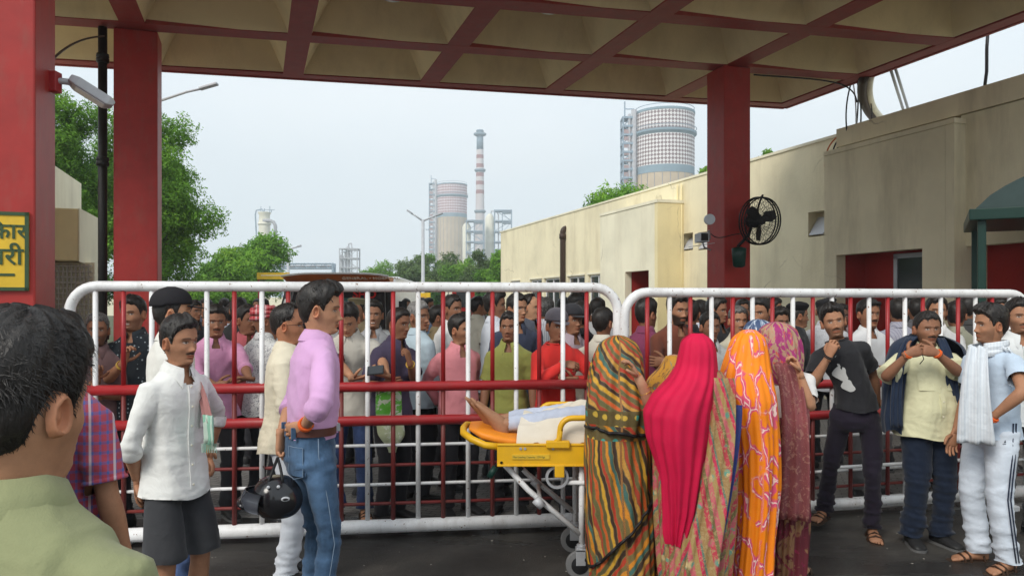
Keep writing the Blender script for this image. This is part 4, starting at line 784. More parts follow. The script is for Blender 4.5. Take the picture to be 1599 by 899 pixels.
# ------------------------------------------------------------------ people: head, hand, foot, limb shapes (1.70 m person, +Y forward, +X the person's right)
def sm(a, b, x): t = np.clip((x-a)/(b-a), 0, 1); return t*t*(3-2*t)
SKZ = [-.23, -.20, -.16, -.128, -.121, -.113, -.10, -.085, -.065, -.045, -.02, .02]
SKF = [.062, .050, .037, .033, .052, .070, .079, .080, .082, .084, .083, .086]
SKB = [.085, .078, .068, .062, .062, .062, .064, .068, .078, .090, .102, .107]
SKW = [.086, .066, .056, .052, .050, .047, .047, .052, .0595, .067, .0725, .076]
def head_pt(phi, z, o):
    """surface of the bare head; phi 0 = front, z relative to eye line"""
    zz = np.minimum(z, .02); f = np.interp(zz, SKZ, SKF); b = np.interp(zz, SKZ, SKB); wv = np.interp(zz, SKZ, SKW)*o['w']*(1+(o.get('jaw', 1)-1)*sm(-.02, -.085, zz)*sm(-.15, -.12, zz))
    t = np.clip((z-.02)/.099, 0, 1); s = np.where(z > .02, np.maximum(1-t**2.15, 0)**.5, 1); fs = np.where(z > .02, np.maximum(1-t**2.6, 0)**.5, 1)
    c, sn = np.cos(phi), np.sin(phi); face = sm(-.125, -.09, z)*sm(.03, -.02, z)
    ex = 1.0
    x = wv*s*np.sign(sn)*np.abs(sn)**ex; y = np.where(c > 0, f*fs*np.abs(c), -b*s*np.abs(c))+0.
    fr = np.clip(c, 0, 1)**.5*(c > 0); ga = lambda cx, cz, sx, sz: np.exp(-((np.abs(x)-cx)/sx)**2-((z-cz)/sz)**2)
    d = o['nose']*(.0145*ga(0, -.041, .0125, .011)+.0095*np.exp(-(x/.0105)**2)*sm(.014, -.02, z)*sm(-.055, -.035, z)+.0075*ga(.014, -.045, .007, .007)-.003*ga(0, -.054, .012, .004))
    d = d-.0135*ga(.031, -.001, .017, .011)+.0062*ga(.031, -.003, .010, .0065)+.0055*ga(.026, .017, .022, .0065)+.0045*ga(.046, -.032, .014, .014)
    d = d+.0060*ga(0, -.0665, .021, .0045)+.0066*ga(0, -.0765, .018, .0048)-.0035*ga(0, -.0715, .024, .0018)-.004*ga(0, -.087, .018, .005)+.007*ga(0, -.101, .017, .010)-.004*ga(.040, -.068, .010, .016)*o.get('cheek', 1)-.003*ga(0, .006, .012, .006)
    y = y+d*fr; return np.stack([x, y, z], -1)
def head_grid(o, lod):
    n = (26, 50, 60)[2-lod] if lod < 3 else 60; m = (40, 72, 84)[2-lod]
    z = np.concatenate([np.linspace(-.215, -.13, 5), np.linspace(-.124, .024, n), .02+.099*np.sin(np.linspace(.08, math.pi/2, 12))])
    a = np.arange(m)/m*2*math.pi; phi = a-.55*np.sin(a); PH, Z = np.meshgrid(phi, z); return head_pt(PH, Z, o), PH, Z
def head_color(P_, PH, Z, o):
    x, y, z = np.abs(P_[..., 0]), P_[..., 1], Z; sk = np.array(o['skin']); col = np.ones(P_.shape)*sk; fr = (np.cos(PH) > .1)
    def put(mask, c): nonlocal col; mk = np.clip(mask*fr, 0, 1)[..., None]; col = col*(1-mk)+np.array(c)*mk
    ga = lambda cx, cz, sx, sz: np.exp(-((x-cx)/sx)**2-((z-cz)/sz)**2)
    put(.45*ga(.031, -.004, .019, .012), sk*.42); put(.3*ga(.010, -.0505, .004, .0026), sk*.3); put(.25*sm(.045, .07, x)*sm(.0, -.06, z), sk*.7); put(.35*ga(0, -.045, .02, .008)+.2*ga(.045, -.03, .014, .012), sk*np.array([1.15, .92, .85])); put(.25*sm(.03, .06, z), sk*1.12)  # eye sockets and nostrils darkened: shade painted into the skin colour
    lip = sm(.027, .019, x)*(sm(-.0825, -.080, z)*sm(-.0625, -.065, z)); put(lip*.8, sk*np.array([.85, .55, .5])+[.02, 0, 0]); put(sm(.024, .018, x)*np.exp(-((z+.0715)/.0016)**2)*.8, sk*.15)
    if o.get('smile'): put(sm(.020, .015, x)*np.exp(-((z+.0720)/.0042)**2), (.62, .58, .52))
    be = o.get('beard', 0); st = sm(-.045, -.075, z)*sm(.0, .3, np.cos(PH)+.75)*.0+sm(-.055, -.080, z-(x*.55))*(z > -.128)
    put(np.clip(st, 0, 1)*be*(1-lip), (.022, .016, .013))
    mo = o.get('mous', 0); put(mo*sm(.032, .024, x)*np.exp(-((z+.0585+.10*x*x*8)/.0055)**2)*1.15, o.get('mcol', (.012, .010, .009)))
    eye = sm(1.15, .8, ((x-.031)/.0125)**2+((z+.0025)/.0046)**2); put(eye*.92, (.40, .36, .33)); put(sm(1.2, .7, ((P_[..., 0]-np.sign(P_[..., 0])*.0315-.0045*o.get('gz', 0))/.0050)**2+((z+.002)/.0048)**2), (.012, .008, .006))
    put(.85*np.exp(-((z-.0035-.006*np.exp(-((x-.031)/.012)**2)+.0035)/.0016)**2)*sm(.0165, .013, np.abs(x-.031)), (.015, .010, .008))
    put(.95*sm(.021, .015, np.abs(x-.031))*np.exp(-((z-.0165-.0035*np.cos((x-.027)*90))/(.0034*o.get('br', 1)))**2), (.014, .011, .010))
    return col
def ear(o, side, lod):
    nu, nv = (8, 12) if lod else (6, 9); V = []
    for i in range(nu+1):
        r = i/nu*1.12
        for j in range(nv):
            a = j*2*math.pi/nv; b = .0165*r*math.cos(a); h = .031*r*math.sin(a)*(1+.12*math.sin(a)); cc = .006+.012*math.exp(-((r-.84)/.16)**2)*(.55+.45*(math.cos(a) < .6))-.010*max(0, r-1)/.12-.004*math.exp(-((r-.45)/.2)**2)
            tilt = .22*(.016-b); V.append([side*(o['w']*.0735+cc-.3*(b+.0165)*-.55), -.012-b*1.0+.05*h*.5, -.016+h])
    V = np.array(V); V[:, 1] = -.012+(V[:, 1]+.012)
    return V, [(i*nv+j, (i+1)*nv+j, (i+1)*nv+(j+1) % nv, i*nv+(j+1) % nv)[::side] for i in range(nu) for j in range(nv)]
def hairline(phi, o):
    a = np.abs((phi+math.pi) % (2*math.pi)-math.pi); k = o.get('bald', 0)
    fz = np.interp(a, [0, .45, .75, 1.0, 1.22, 1.36, 1.5, 1.75, 2.1, 2.5, 3.15], [.072, .066, .068, .046, .018, -.022, .020, .022, -.045, -.066, -.070])
    if k: fz = np.interp(a, [0, .9, 1.25, 1.5, 2.0, 2.4, 3.15], [.115, .112, .045, .03, .0, -.04, -.07])*k+fz*(1-k)
    return fz+.004*np.sin(phi*9+o.get('s', 0))
def hair_mesh(o, lod, rng):
    m = (36, 64, 90)[2-lod] if lod else 32; n = (9, 14, 20)[2-lod]; m = [32, 56, 96][lod]; n = [9, 14, 22][lod]
    a = np.arange(m)/m*2*math.pi; phi = a-.25*np.sin(a); t = np.linspace(0, 1, n)[:, None]; zl = hairline(phi, o)[None]
    z = zl+(.1188-zl)*(1-(1-t)**1.35); PH = np.broadcast_to(phi, z.shape); P_ = head_pt(PH, z, o); N = P_-np.array([0, -.012, .005]); N /= np.linalg.norm(N, axis=-1, keepdims=True)
    th = o.get('vol', .018); up = sm(.0, .09, z); thick = (.0012+(.007+(th-.007)*up)*sm(0, .16, t+0*z)); s = o.get('s', 0)
    thick = thick*(1+.22*np.sin(PH*5+s)*np.sin(z*60+s)+.12*np.sin(PH*17+z*90+s*2))+.0013*np.sin(PH*43+z*50+s)
    fr = np.exp(-(PH+0*z)**2/.5)*sm(.04, .08, z)*sm(.0, .15, t); P_ = P_+N*thick[..., None]; P_[..., 1] += fr*o.get('quiff', .006); P_[..., 2] += fr*o.get('quiff', .006)*.6
    P_[..., 0] += .004*fr*math.sin(s)
    b = MB(); b.rings(P_, cap=False); c = P_[-1].mean(0); b.add(np.vstack([P_[-1], c]), [(j, (j+1) % m, m) for j in range(m)])
    k = [90, 240, 5200][lod]; ph = rng.uniform(-math.pi, math.pi, k); tt = rng.uniform(.03, 1, k); zz = hairline(ph, o); zz = zz+(.116-zz)*tt; Q = head_pt(ph, zz, o); nn = Q-np.array([0, -.012, .005]); nn /= np.linalg.norm(nn, axis=1)[:, None]
    thk = .005+(th-.006)*sm(.0, .09, zz); Q = Q+nn*(thk*rng.uniform(.55, .95, k))[:, None]; side = np.array([math.sin(s*3)*.5, .25, .0]); part = np.stack([Q[:, 0]*6, Q[:, 1]*3*0+.3, -.35-zz*0], 1)
    d = part+rng.normal(size=(k, 3))*.45+side; d[:, 2] -= sm(.08, -.02, zz)*1.0; d -= nn*(d*nn).sum(1)[:, None]; d /= np.linalg.norm(d, axis=1)[:, None]; ln = rng.uniform(.6, 1.2, k)*(.024 if lod < 2 else .028)*(.5+.5*sm(-.03, .06, zz)); wd_ = (.0028 if lod < 2 else .0007)
    sd_ = np.cross(nn, d); e1 = Q+d*(ln*.5)[:, None]+nn*(ln*.18)[:, None]; e2 = Q+d*ln[:, None]+nn*(ln*.10)[:, None]
    VV = np.stack([Q-sd_*wd_-nn*.002, Q+sd_*wd_-nn*.002, e1+sd_*wd_*.8, e1-sd_*wd_*.8, e2], 1).reshape(-1, 3)
    b.add(VV, [f for i in range(k) for f in ((5*i, 5*i+1, 5*i+2, 5*i+3), (5*i+3, 5*i+2, 5*i+4))]); return b
def frame_from(d, n):
    d = np.asarray(d, float); d = d/np.linalg.norm(d); n = np.asarray(n, float); n = n-d*np.dot(n, d); n /= np.linalg.norm(n)+1e-9; return d, n
def hand(b, wrist, d, n, side, curl=.35, spread=.06, col=None, thumb=.5, m=6, s=1.0, curls=None, lod=1):
    """side +1 right, -1 left; d towards the fingers, n out of the palm"""
    d, n = frame_from(d, n); t = np.cross(d, n)*side       # thumb side
    P_ = lambda x, y, z: wrist+(t*x+n*y+d*z)*s
    a = np.arange(10)*2*math.pi/10; rg = [[P_(w_*math.cos(q)+ox, h_*math.sin(q)*(1.1 if math.sin(q) > 0 else .9), z) for q in a] for z, w_, h_, ox in ((-.035, .026, .020, 0), (-.01, .027, .018, 0), (.02, .034, .017, .002), (.05, .040, .0165, .001), (.078, .0405, .0135, 0), (.094, .036, .009, 0))]
    b.rings(rg, col=col)
    for k, (x, z, L_, r) in enumerate(((.0295, .086, .068, .0092), (.0098, .091, .076, .0095), (-.0102, .088, .070, .0090), (-.029, .080, .056, .0080))):
        c = (curls[k] if curls else curl*(1+.12*k)); p = P_(x, 0, z-.012); ang = c*.55; dirv = d*math.cos(ang)+n*math.sin(ang)+t*(x/.03)*spread; pts = [p]; 
        for seg, f in enumerate((.50, .30, .24)):
            dd = d*math.cos(ang)+n*math.sin(ang)+t*(x/.03)*spread; p = p+dd*L_*f*s*1.12; pts.append(p); ang += c*(1.25 if seg == 0 else 1.0)
        q = bez(pts[0], pts[0]*.4+pts[1]*.6, pts[1], n=3)+[pts[1]*.5+pts[2]*.5, pts[2], pts[2]*.5+pts[3]*.5, pts[3]]
        b.tube(q, np.array([1.0, 1.02, 1.04, .95, .97, .88, .62])*r*s, m); b.K[-1] = b.K[-1]*np.array(col)
    p = P_(.026, .006, .018); a0 = thumb; pts = [p]
    for L_, u in ((.042, (.80, .28, .55)), (.032, (.45, .32, .85)), (.026, (.15, .35, .95))):
        u = np.array(u); u = u+np.array([0, .7*a0*curl*1.2, 0]); u /= np.linalg.norm(u); p = p+(t*u[0]+n*u[1]+d*u[2])*L_*s; pts.append(p)
    b.tube(pts, np.array([.0135, .0118, .0105, .0075])*s, m); b.K[-1] = b.K[-1]*np.array(col)
def foot(b, ankle, yaw, col, s=1.0, bare=True, pitch=0):
    fx, fy = math.sin(yaw), math.cos(yaw); f = np.array([fx, fy, 0]); r = np.array([fy, -fx, 0]); P_ = lambda x, y, z: np.array([ankle[0], ankle[1], ankle[2]-.075])+f*y*s+r*x*s+UP*z*s
    a = np.arange(12)*2*math.pi/12
    rg = [[P_(w_*math.cos(q), y, zc+h_*math.sin(q)) for q in a] for y, w_, zc, h_ in ((-.060, .015, .028, .018), (-.052, .028, .032, .030), (-.02, .033, .042, .042), (.03, .034, .040, .038), (.08, .040, .030, .026), (.12, .045, .022, .019), (.15, .044, .017, .014), (.165, .036, .014, .010))]
    b.rings(rg, col=col)
    if bare:
        for k, (x, L_, rr) in enumerate(((-.030, .045, .0125), (-.010, .042, .009), (.006, .036, .0085), (.021, .030, .008), (.034, .022, .0078))):
            y = .150-.004*k; b.tube([P_(x, y-.01, .014), P_(x, y+L_*.5, .015), P_(x, y+L_, .011)], [rr, rr*1.05, rr*.6], 6); b.K[-1] = b.K[-1]*np.array(col)
def shoe_mesh(b, ankle, yaw, s=1.0, hi=.0):
    fx, fy = math.sin(yaw), math.cos(yaw); f = np.array([fx, fy, 0]); r = np.array([fy, -fx, 0]); P_ = lambda x, y, z: np.array([ankle[0], ankle[1], ankle[2]-.075])+f*y*s+r*x*s+UP*z*s
    a = np.arange(14)*2*math.pi/14
    rg = [[P_(w_*math.copysign(abs(math.cos(q))**.8, math.cos(q)), y, max(.012, zc+h_*math.sin(q))) for q in a] for y, w_, zc, h_ in ((-.075, .018, .045, .030), (-.068, .034, .048, .046), (-.03, .040, .052, .050), (.03, .042, .046, .046), (.08, .047, .034, .036), (.13, .051, .028, .028), (.17, .046, .024, .022), (.195, .030, .020, .012))]
    b.rings(rg, 0); rs = [[P_(w_*math.cos(q), y, .0+(.016 if math.sin(q) > 0 else 0)) for q in a] for y, w_ in ((-.082, .02), (-.072, .040), (0, .045), (.08, .051), (.13, .055), (.18, .047), (.205, .026))]; b.rings(rs, 1)
def sandal_mesh(b, ankle, yaw, s=1.0):
    fx, fy = math.sin(yaw), math.cos(yaw); f = np.array([fx, fy, 0]); r = np.array([fy, -fx, 0]); P_ = lambda x, y, z: np.array([ankle[0], ankle[1], ankle[2]-.075])+f*y*s+r*x*s+UP*z*s
    a = np.arange(14)*2*math.pi/14; rs = [[P_(w_*math.cos(q), y, -.014+(.016 if math.sin(q) > 0 else 0)) for q in a] for y, w_ in ((-.078, .018), (-.068, .036), (0, .038), (.08, .048), (.14, .052), (.19, .044), (.21, .024))]; b.rings(rs, 0)
    for y, w_, h_ in ((.075, .048, .062), (.115, .050, .048), (-.02, .040, .055)):
        b.tube([P_(-w_, y, .0), P_(-w_*.85, y+.004, h_*.6), P_(0, y+.012, h_), P_(w_*.85, y+.004, h_*.55), P_(w_, y, .0)], .0075, 5, 1)
def limb(pts, lens, radii, n=14, flat=None):
    """rings along a bent two-bone limb; lens = fractions where radii apply (0..2: bone index + fraction)"""
    a, k_, e = [np.asarray(p, float) for p in pts]; P_ = []
    for t in lens:
        if t < .8: p = a+(k_-a)*t
        elif t > 1.2: p = k_+(e-k_)*(t-1)
        else:
            u = (t-.8)/.4; p0 = a+(k_-a)*.8; p2 = k_+(e-k_)*.2; p = p0*(1-u)**2+2*k_*u*(1-u)+p2*u*u; p = p*.72+(k_+(p-k_)*.55)*.28
        P_.append(p)
    return tube_rings(P_, radii, n), np.array(P_)
def ik(a, c, l1, l2, hint):
    a, c, hint = map(lambda q: np.asarray(q, float), (a, c, hint)); v = c-a; L_ = np.linalg.norm(v); Lc = min(L_, (l1+l2)*.995); v /= L_; c2 = a+v*Lc
    x = (l1*l1-l2*l2+Lc*Lc)/(2*Lc); h_ = math.sqrt(max(l1*l1-x*x, 1e-6)); u = hint-v*np.dot(hint, v); u /= np.linalg.norm(u)+1e-9; return a+v*x+u*h_, c2

# ------------------------------------------------------------------ people: cloth (voxel-merged shells, folded in numpy, baked in one go)
JOBS = []
def cloth_job(name, b, mats, parent, voxel, post, smooth_it=5):
    V, Fs = b.data(); me = bpy.data.meshes.new('tmp'); me.from_pydata(V.tolist(), [], Fs); o = bpy.data.objects.new('tmp', me); C.objects.link(o)
    r_ = o.modifiers.new('r', 'REMESH'); r_.mode = 'VOXEL'; r_.voxel_size = voxel; s_ = o.modifiers.new('s', 'SMOOTH'); s_.iterations = smooth_it; s_.factor = .5
    JOBS.append((o, name, mats, parent, post))
def run_jobs():
    if not JOBS: return
    bpy.context.view_layer.update(); dg = bpy.context.evaluated_depsgraph_get()
    for o, name, mats, parent, post in JOBS:
        e = o.evaluated_get(dg); m = e.to_mesh(); nv = len(m.vertices); V = np.empty(nv*3, np.float32); m.vertices.foreach_get('co', V); V = V.reshape(-1, 3).astype(float); N = np.empty(nv*3, np.float32); m.vertex_normals.foreach_get('vector', N); N = N.reshape(-1, 3)
        lp = np.empty(len(m.loops), np.int32); m.loops.foreach_get('vertex_index', lp); ct = np.empty(len(m.polygons), np.int32); m.polygons.foreach_get('loop_total', ct); e.to_mesh_clear()
        V2, keep = post(V, N)
        if keep is not None:
            fi = np.repeat(np.arange(len(ct)), ct); okf = np.ones(len(ct), bool); bad = ~keep[lp]; okf[fi[bad]] = False; lp = lp[okf[fi]]; ct = ct[okf]
            used = np.zeros(nv, bool); used[lp] = True; mp_ = np.cumsum(used)-1; V2 = V2[used]; lp = mp_[lp]
        me = fastmesh(name, V2, lp, ct, True)
        for mm in (mats if isinstance(mats, (list, tuple)) else [mats]): me.materials.append(mm)
        ob = bpy.data.objects.new(name, me); C.objects.link(ob); ob.parent = parent
    for j in JOBS: me = j[0].data; bpy.data.objects.remove(j[0]); bpy.data.meshes.remove(me)
    JOBS.clear()
def folds(P_, seed, fr=16., aniso=(1, 1, .45)):
    rg = np.random.default_rng(seed); q = P_*np.array(aniso)*fr; out = np.zeros(len(P_)); wq = np.stack([np.sin(q[:, 1]*.7+seed)+np.sin(q[:, 2]*.9), np.sin(q[:, 2]*.8+1)+np.sin(q[:, 0]*.6), np.sin(q[:, 0]*.7+2)+np.sin(q[:, 1]*.5)], 1)
    for k in range(4):
        d = rg.normal(size=3); d /= np.linalg.norm(d); s = (q+wq*.55)@d*(1+.6*k)+rg.uniform(0, 6); out += (1.45-2*np.abs(np.sin(s))**.65)/(1+.5*k)
    return out/2.0
SE = lambda a, n: np.sign(a)*np.abs(a)**n
def ell(z, cx, cy, rx, ry, m=28, e=.86):
    a = np.arange(m)*2*math.pi/m; return np.stack([cx+rx*SE(np.cos(a), e), cy+ry*SE(np.sin(a), e), np.full(m, z)], 1)
TZ = [.70, .80, .90, 1.00, 1.12, 1.25, 1.33, 1.385, 1.42, 1.445, 1.465]; TX = [.184, .180, .173, .160, .153, .164, .168, .144, .104, .076, .064]; TY = [.137, .135, .130, .120, .112, .114, .110, .093, .077, .066, .061]

def band(pd, k, r, m, dz=.03, th_=.006, name='bracelet'):
    sh, el, wr, _, _ = pd['Ar'][k]; ax_ = (wr-el)/np.linalg.norm(wr-el); c = wr-ax_*dz; u, v = frames([c, c+ax_])[1][0]
    o = MB()
    for q in (0, .011): o.tube([c+ax_*q+r*(math.cos(a)*u+math.sin(a)*v) for a in np.linspace(0, 2*math.pi, 19)], th_, 6, cap=False)
    return o.build(name, m, pd['o'], True)
def tolocal(o, V):
    mi = np.array(o.matrix_basis.inverted()); V = np.asarray(V, float); sh = V.shape; V = V.reshape(-1, 3); return (V@mi[:3, :3].T+mi[:3, 3]).reshape(sh)
def person(label, px, D, top, face, look=None, H=None, skin=(.34, .175, .10), hair='short', shirt=None, legs=None, feet='shoe', lod=1, seed=0, lean=0, side=0, pitch=0, roll=0, fat=0, arms=None, group=None, stance=None, beard=0, mous=0, grey=0, w=1.0, smile=0, glasses=False, twist=0, x0=None, build=1.0, vol=.017, quiff=.006, name='person', headgear=None, cat=None, bald=0, z0=0.):
    """px: head column, D: distance, top: photo row of the crown, face/look: 0 = to the camera, 90 = picture right, 180 = away"""
    rng = np.random.default_rng(seed+1); look = face if look is None else look
    ztop = W(px, top, D)[2]; H = H or ztop/1.0; s = H/1.70; X = W(px if x0 is None else x0, 0, D)[0]; rz = math.pi+R(face)
    skin = tuple(np.minimum(np.array(skin)*1.22, .8)); th = thing(name, label, cat or 'person', (X, D, z0), group, rz); th.scale = (s, s, s)
    ca, sa = math.cos(rz), math.sin(rz)
    def loc(Pw): q = (np.asarray(Pw, float)-[X, D, z0]); return np.array([q[0]*ca+q[1]*sa, -q[0]*sa+q[1]*ca, q[2]])/s
    def locd(v): return np.array([v[0]*ca+v[1]*sa, -v[0]*sa+v[1]*ca, v[2]])
    la, si, tw = R(lean), R(side), R(twist); piv = np.array([0, 0, .95])
    def T(P_, w_=None):
        P_ = np.atleast_2d(np.asarray(P_, float)).copy(); wv = sm(.92, 1.25, P_[:, 2]) if w_ is None else np.full(len(P_), w_); q = P_-piv
        a = tw*wv; q = np.stack([q[:, 0]*np.cos(a)-q[:, 1]*np.sin(a), q[:, 0]*np.sin(a)+q[:, 1]*np.cos(a), q[:, 2]], 1)
        a = la*wv; q = np.stack([q[:, 0], q[:, 1]*np.cos(a)+q[:, 2]*np.sin(a), -q[:, 1]*np.sin(a)+q[:, 2]*np.cos(a)], 1)
        a = si*wv; q = np.stack([q[:, 0]*np.cos(a)+q[:, 2]*np.sin(a), q[:, 1], -q[:, 0]*np.sin(a)+q[:, 2]*np.cos(a)], 1); return q+piv
    def Ti(P_):      # inverse for the upper body (rigid part)
        q = P_-piv; a = -si; q = np.stack([q[:, 0]*math.cos(a)+q[:, 2]*math.sin(a), q[:, 1], -q[:, 0]*math.sin(a)+q[:, 2]*math.cos(a)], 1); a = -la; q = np.stack([q[:, 0], q[:, 1]*math.cos(a)+q[:, 2]*math.sin(a), -q[:, 1]*math.sin(a)+q[:, 2]*math.cos(a)], 1)
        a = -tw; q = np.stack([q[:, 0]*math.cos(a)-q[:, 1]*math.sin(a), q[:, 0]*math.sin(a)+q[:, 1]*math.cos(a), q[:, 2]], 1); return q+piv
    def T_inv_w(P_):
        U = Ti(P_); m_ = (U[:, 2] < 1.2)[:, None]; return np.where(m_, P_*.4+U*.6, U)
    o = dict(skin=skin, w=w*(.97+.06*rng.random()), jaw=.90+.22*rng.random(), gz=rng.uniform(-1, 1), br=.7+.6*rng.random(), nose=.75+.45*rng.random(), beard=beard, mous=mous, smile=smile, s=seed*1.7, vol=vol, quiff=quiff, bald=bald)
    if headgear in ('cap', 'beret', 'peaked'): o['vol'] = .003; o['quiff'] = 0.
    if grey > .3: o['mcol'] = (.12, .11, .10)
    body = MB(); sk = np.array(skin)
    # head
    hy, hp, hr = R(look-face)-tw, R(pitch)-la*.0, R(roll)
    nk = np.array([0, -.01, 1.455]); hc = np.array([0, .012, 1.58])
    Rh = (Matrix.Rotation(hy, 3, 'Z') @ Matrix.Rotation(hp, 3, 'X') @ Matrix.Rotation(hr, 3, 'Y')); Rh = np.array(Rh)
    def headT(V, full=False):
        sh = V.shape; V = V.reshape(-1, 3); wv = np.ones(len(V)) if full else sm(-.21, -.11, V[:, 2]); q = V+hc-nk; r_ = q@Rh.T; q = q*(1-wv[:, None])+r_*wv[:, None]; return T(q+nk, 1.0).reshape(sh)
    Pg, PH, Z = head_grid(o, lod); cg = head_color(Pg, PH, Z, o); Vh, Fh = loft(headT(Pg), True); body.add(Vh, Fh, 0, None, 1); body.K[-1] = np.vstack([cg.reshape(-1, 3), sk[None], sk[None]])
    for sd_ in (-1, 1): ve, fe = ear(o, sd_, lod); body.add(headT(ve, True), fe, 0, None, sk*[1.05, .9, .85])
    # torso (under the clothes)
    zs = [.80, .9, 1.0, 1.12, 1.25, 1.33, 1.385, 1.42, 1.445]; rg = np.array([T(ell(z, 0, -.005, (np.interp(z, TZ, TX)-.022-.034*(z < 1.1))*build, np.interp(z, TZ, TY)-.024-.026*(z < 1.1))) for z in zs]); body.rings(rg, col=sk)
    # legs
    stance = stance or {}; Lg = {}
    for sd_, k_ in ((1, 'r'), (-1, 'l')):
        v = stance.get(k_, {}); hip = np.array([.088*sd_, 0, .90]); ank = np.array(v.get('p', (.105*sd_+.0, -.01+.03*(rng.random()-.5), .075)), float)
        if 'w' in v: ank = loc(W(v['w'][0], 0, v['w'][1])*[1, 1, 0]+[0, 0, .075*s])
        kn, ank = ik(hip, ank, .425, .41, v.get('hint', (sd_*.15, 1, 0))); Lg[k_] = (hip, kn, ank, v.get('yaw', sd_*.22))
        rl, _ = limb((hip, kn, ank), [0, .3, .6, .85, 1, 1.15, 1.35, 1.6, 1.85, 2.0, 2.06], [.078, .074, .062, .052, .050, .048, .051, .041, .032, .033, .034], 12); fl_ = 1. if (legs or {}).get('kind') == 'shorts' or not legs else .80; cl = np.mean(rl, axis=1, keepdims=True); fac = np.array([fl_*.78, fl_*.84, fl_*.93]+[fl_]*5+[(1+fl_)/2, 1, 1])[:, None, None]; rl = cl+(rl-cl)*fac; body.rings(rl, col=sk)
        foot(body, ank, Lg[k_][3], sk*.95, bare=feet != 'shoe')
    # arms
    arms = arms or {}; Ar = {}
    for sd_, k_ in ((1, 'r'), (-1, 'l')):
        v = arms.get(k_, {}); sh = T([[.160*sd_*build, -.005, 1.352]], 1.0)[0]
        if 'w' in v: tgt = loc(W(*v['w']))
        elif 'p' in v: tgt = np.array(v['p'], float)
        else: tgt = T([[.235*sd_*build, .06+.04*rng.random(), .83]], .6)[0]
        hint = v.get('hint', (.5*sd_, -1, -.2))
        if 'hw' in v: hint = locd(np.array(v['hw'], float))
        el, wr = ik(sh, tgt, .285, .255, hint); fd = (wr-el)/np.linalg.norm(wr-el); hd = fd+np.array([0, 0, -.15]); pn = np.array([-sd_, .2, 0.])
        if 'd' in v: hd = np.array(v['d'], float)
        if 'dw' in v: hd = locd(np.array(v['dw'], float))
        if 'n' in v: pn = np.array(v['n'], float)
        if 'nw' in v: pn = locd(np.array(v['nw'], float))
        Ar[k_] = (sh, el, wr, hd, pn)
        ra, _ = limb((sh, el, wr), [0, .25, .5, .75, .92, 1.05, 1.2, 1.4, 1.65, 1.88, 2.0], [.040, .040, .040, .038, .037, .038, .040, .037, .030, .0245, .0235], 12); body.rings(ra, col=sk*(.97 if k_ == 'r' else 1))
        hand(body, wr, hd, pn, sd_, curl=v.get('curl', .28), col=sk*[.97, .95, .93], m=6 if lod else 5, thumb=v.get('thumb', .5), curls=v.get('curls'))
    body.build('body', SKIN, th, True, col=True)
    # hair and headgear
    if hair not in ('none', 'long'): hm = hair_mesh(o, lod, rng); V = np.concatenate(hm.V); hm.V = [headT(V, True)]; hm.build('hair', hairmat(round(grey, 1)), th, True)
    if headgear == 'cap':
        hc_ = headgear_col; b = MB(); m_ = 40; a = np.arange(m_)*2*math.pi/m_; rg = []
        for t in np.linspace(0, 1, 9):
            z = .040+.100*t; rr = math.sqrt(max(1-(t*.985)**2.4, .0)); rg.append([(.094*rr*math.sin(q), -.014+(.116 if math.cos(q) < 0 else .112)*rr*math.cos(q), z+.008-.012*(math.cos(q) < -.3)*(1-t)) for q in a])
        b.rings(headT(np.array(rg), True)); cp = b.build('cap', headgear_m, th, True)
        b = MB(); rg = []
        for t in (0, .35, .7, 1): rg.append([((.074+.004*t)*math.sin(q)*(1-.25*t*t), .075+(.085*t)*math.cos(q)+.0*t, .045-.018*t*math.cos(q)-.004*abs(q)) for q in np.linspace(-1.35, 1.35, 14)])
        rg = np.array(rg); n1 = rg.shape[1]; V = headT(np.vstack([rg.reshape(-1, 3), rg.reshape(-1, 3)-[0, 0, .004]]), True); k4 = 4*n1
        b.add(V, [(i*n1+j, i*n1+j+1, (i+1)*n1+j+1, (i+1)*n1+j) for i in range(3) for j in range(n1-1)]+[(k4+i*n1+j, k4+(i+1)*n1+j, k4+(i+1)*n1+j+1, k4+i*n1+j+1) for i in range(3) for j in range(n1-1)]+[(3*n1+j, 3*n1+j+1, k4+3*n1+j+1, k4+3*n1+j) for j in range(n1-1)]); b.build('brim', headgear_m, cp, True)
    elif headgear == 'beret':
        b = MB(); m_ = 36; a = np.arange(m_)*2*math.pi/m_
        rg = [[((r_+.006)*math.sin(q)*.96+ox, -.012+r_*1.12*math.cos(q), z+.012*math.sin(q)) for q in a] for r_, z, ox in ((.080, .045, 0), (.083, .062, 0), (.096, .085, .006), (.098, .103, .010), (.080, .122, .012), (.04, .132, .014), (.004, .134, .014))]
        b.rings(headT(np.array(rg), True)); b.build('beret', headgear_m, th, True)
    elif headgear == 'peaked':
        b = MB(); m_ = 36; a = np.arange(m_)*2*math.pi/m_
        rg = [[(r_*math.sin(q)*.92, -.010+r_*1.1*math.cos(q), z+.014*math.cos(q)*tl) for q in a] for r_, z, tl in ((.084, .048, 0), (.085, .075, .3), (.112, .098, 1), (.113, .104, 1), (.09, .116, 1), (.004, .118, .8))]
        b.rings(headT(np.array(rg), True)); cp = b.build('peaked_cap', headgear_m, th, True, auto=50)
        b = MB(); b.rings(headT(np.array([[(r_*math.sin(q), .086+r_*.25*math.cos(q), z) for q in a] for r_, z in ((.012, .06), (.014, .066), (.012, .07))]), True)); b.build('badge', M['signyellow'], cp, True)
    elif headgear == 'wrap':
        b = MB(); m_ = 44; a = np.arange(m_)*2*math.pi/m_
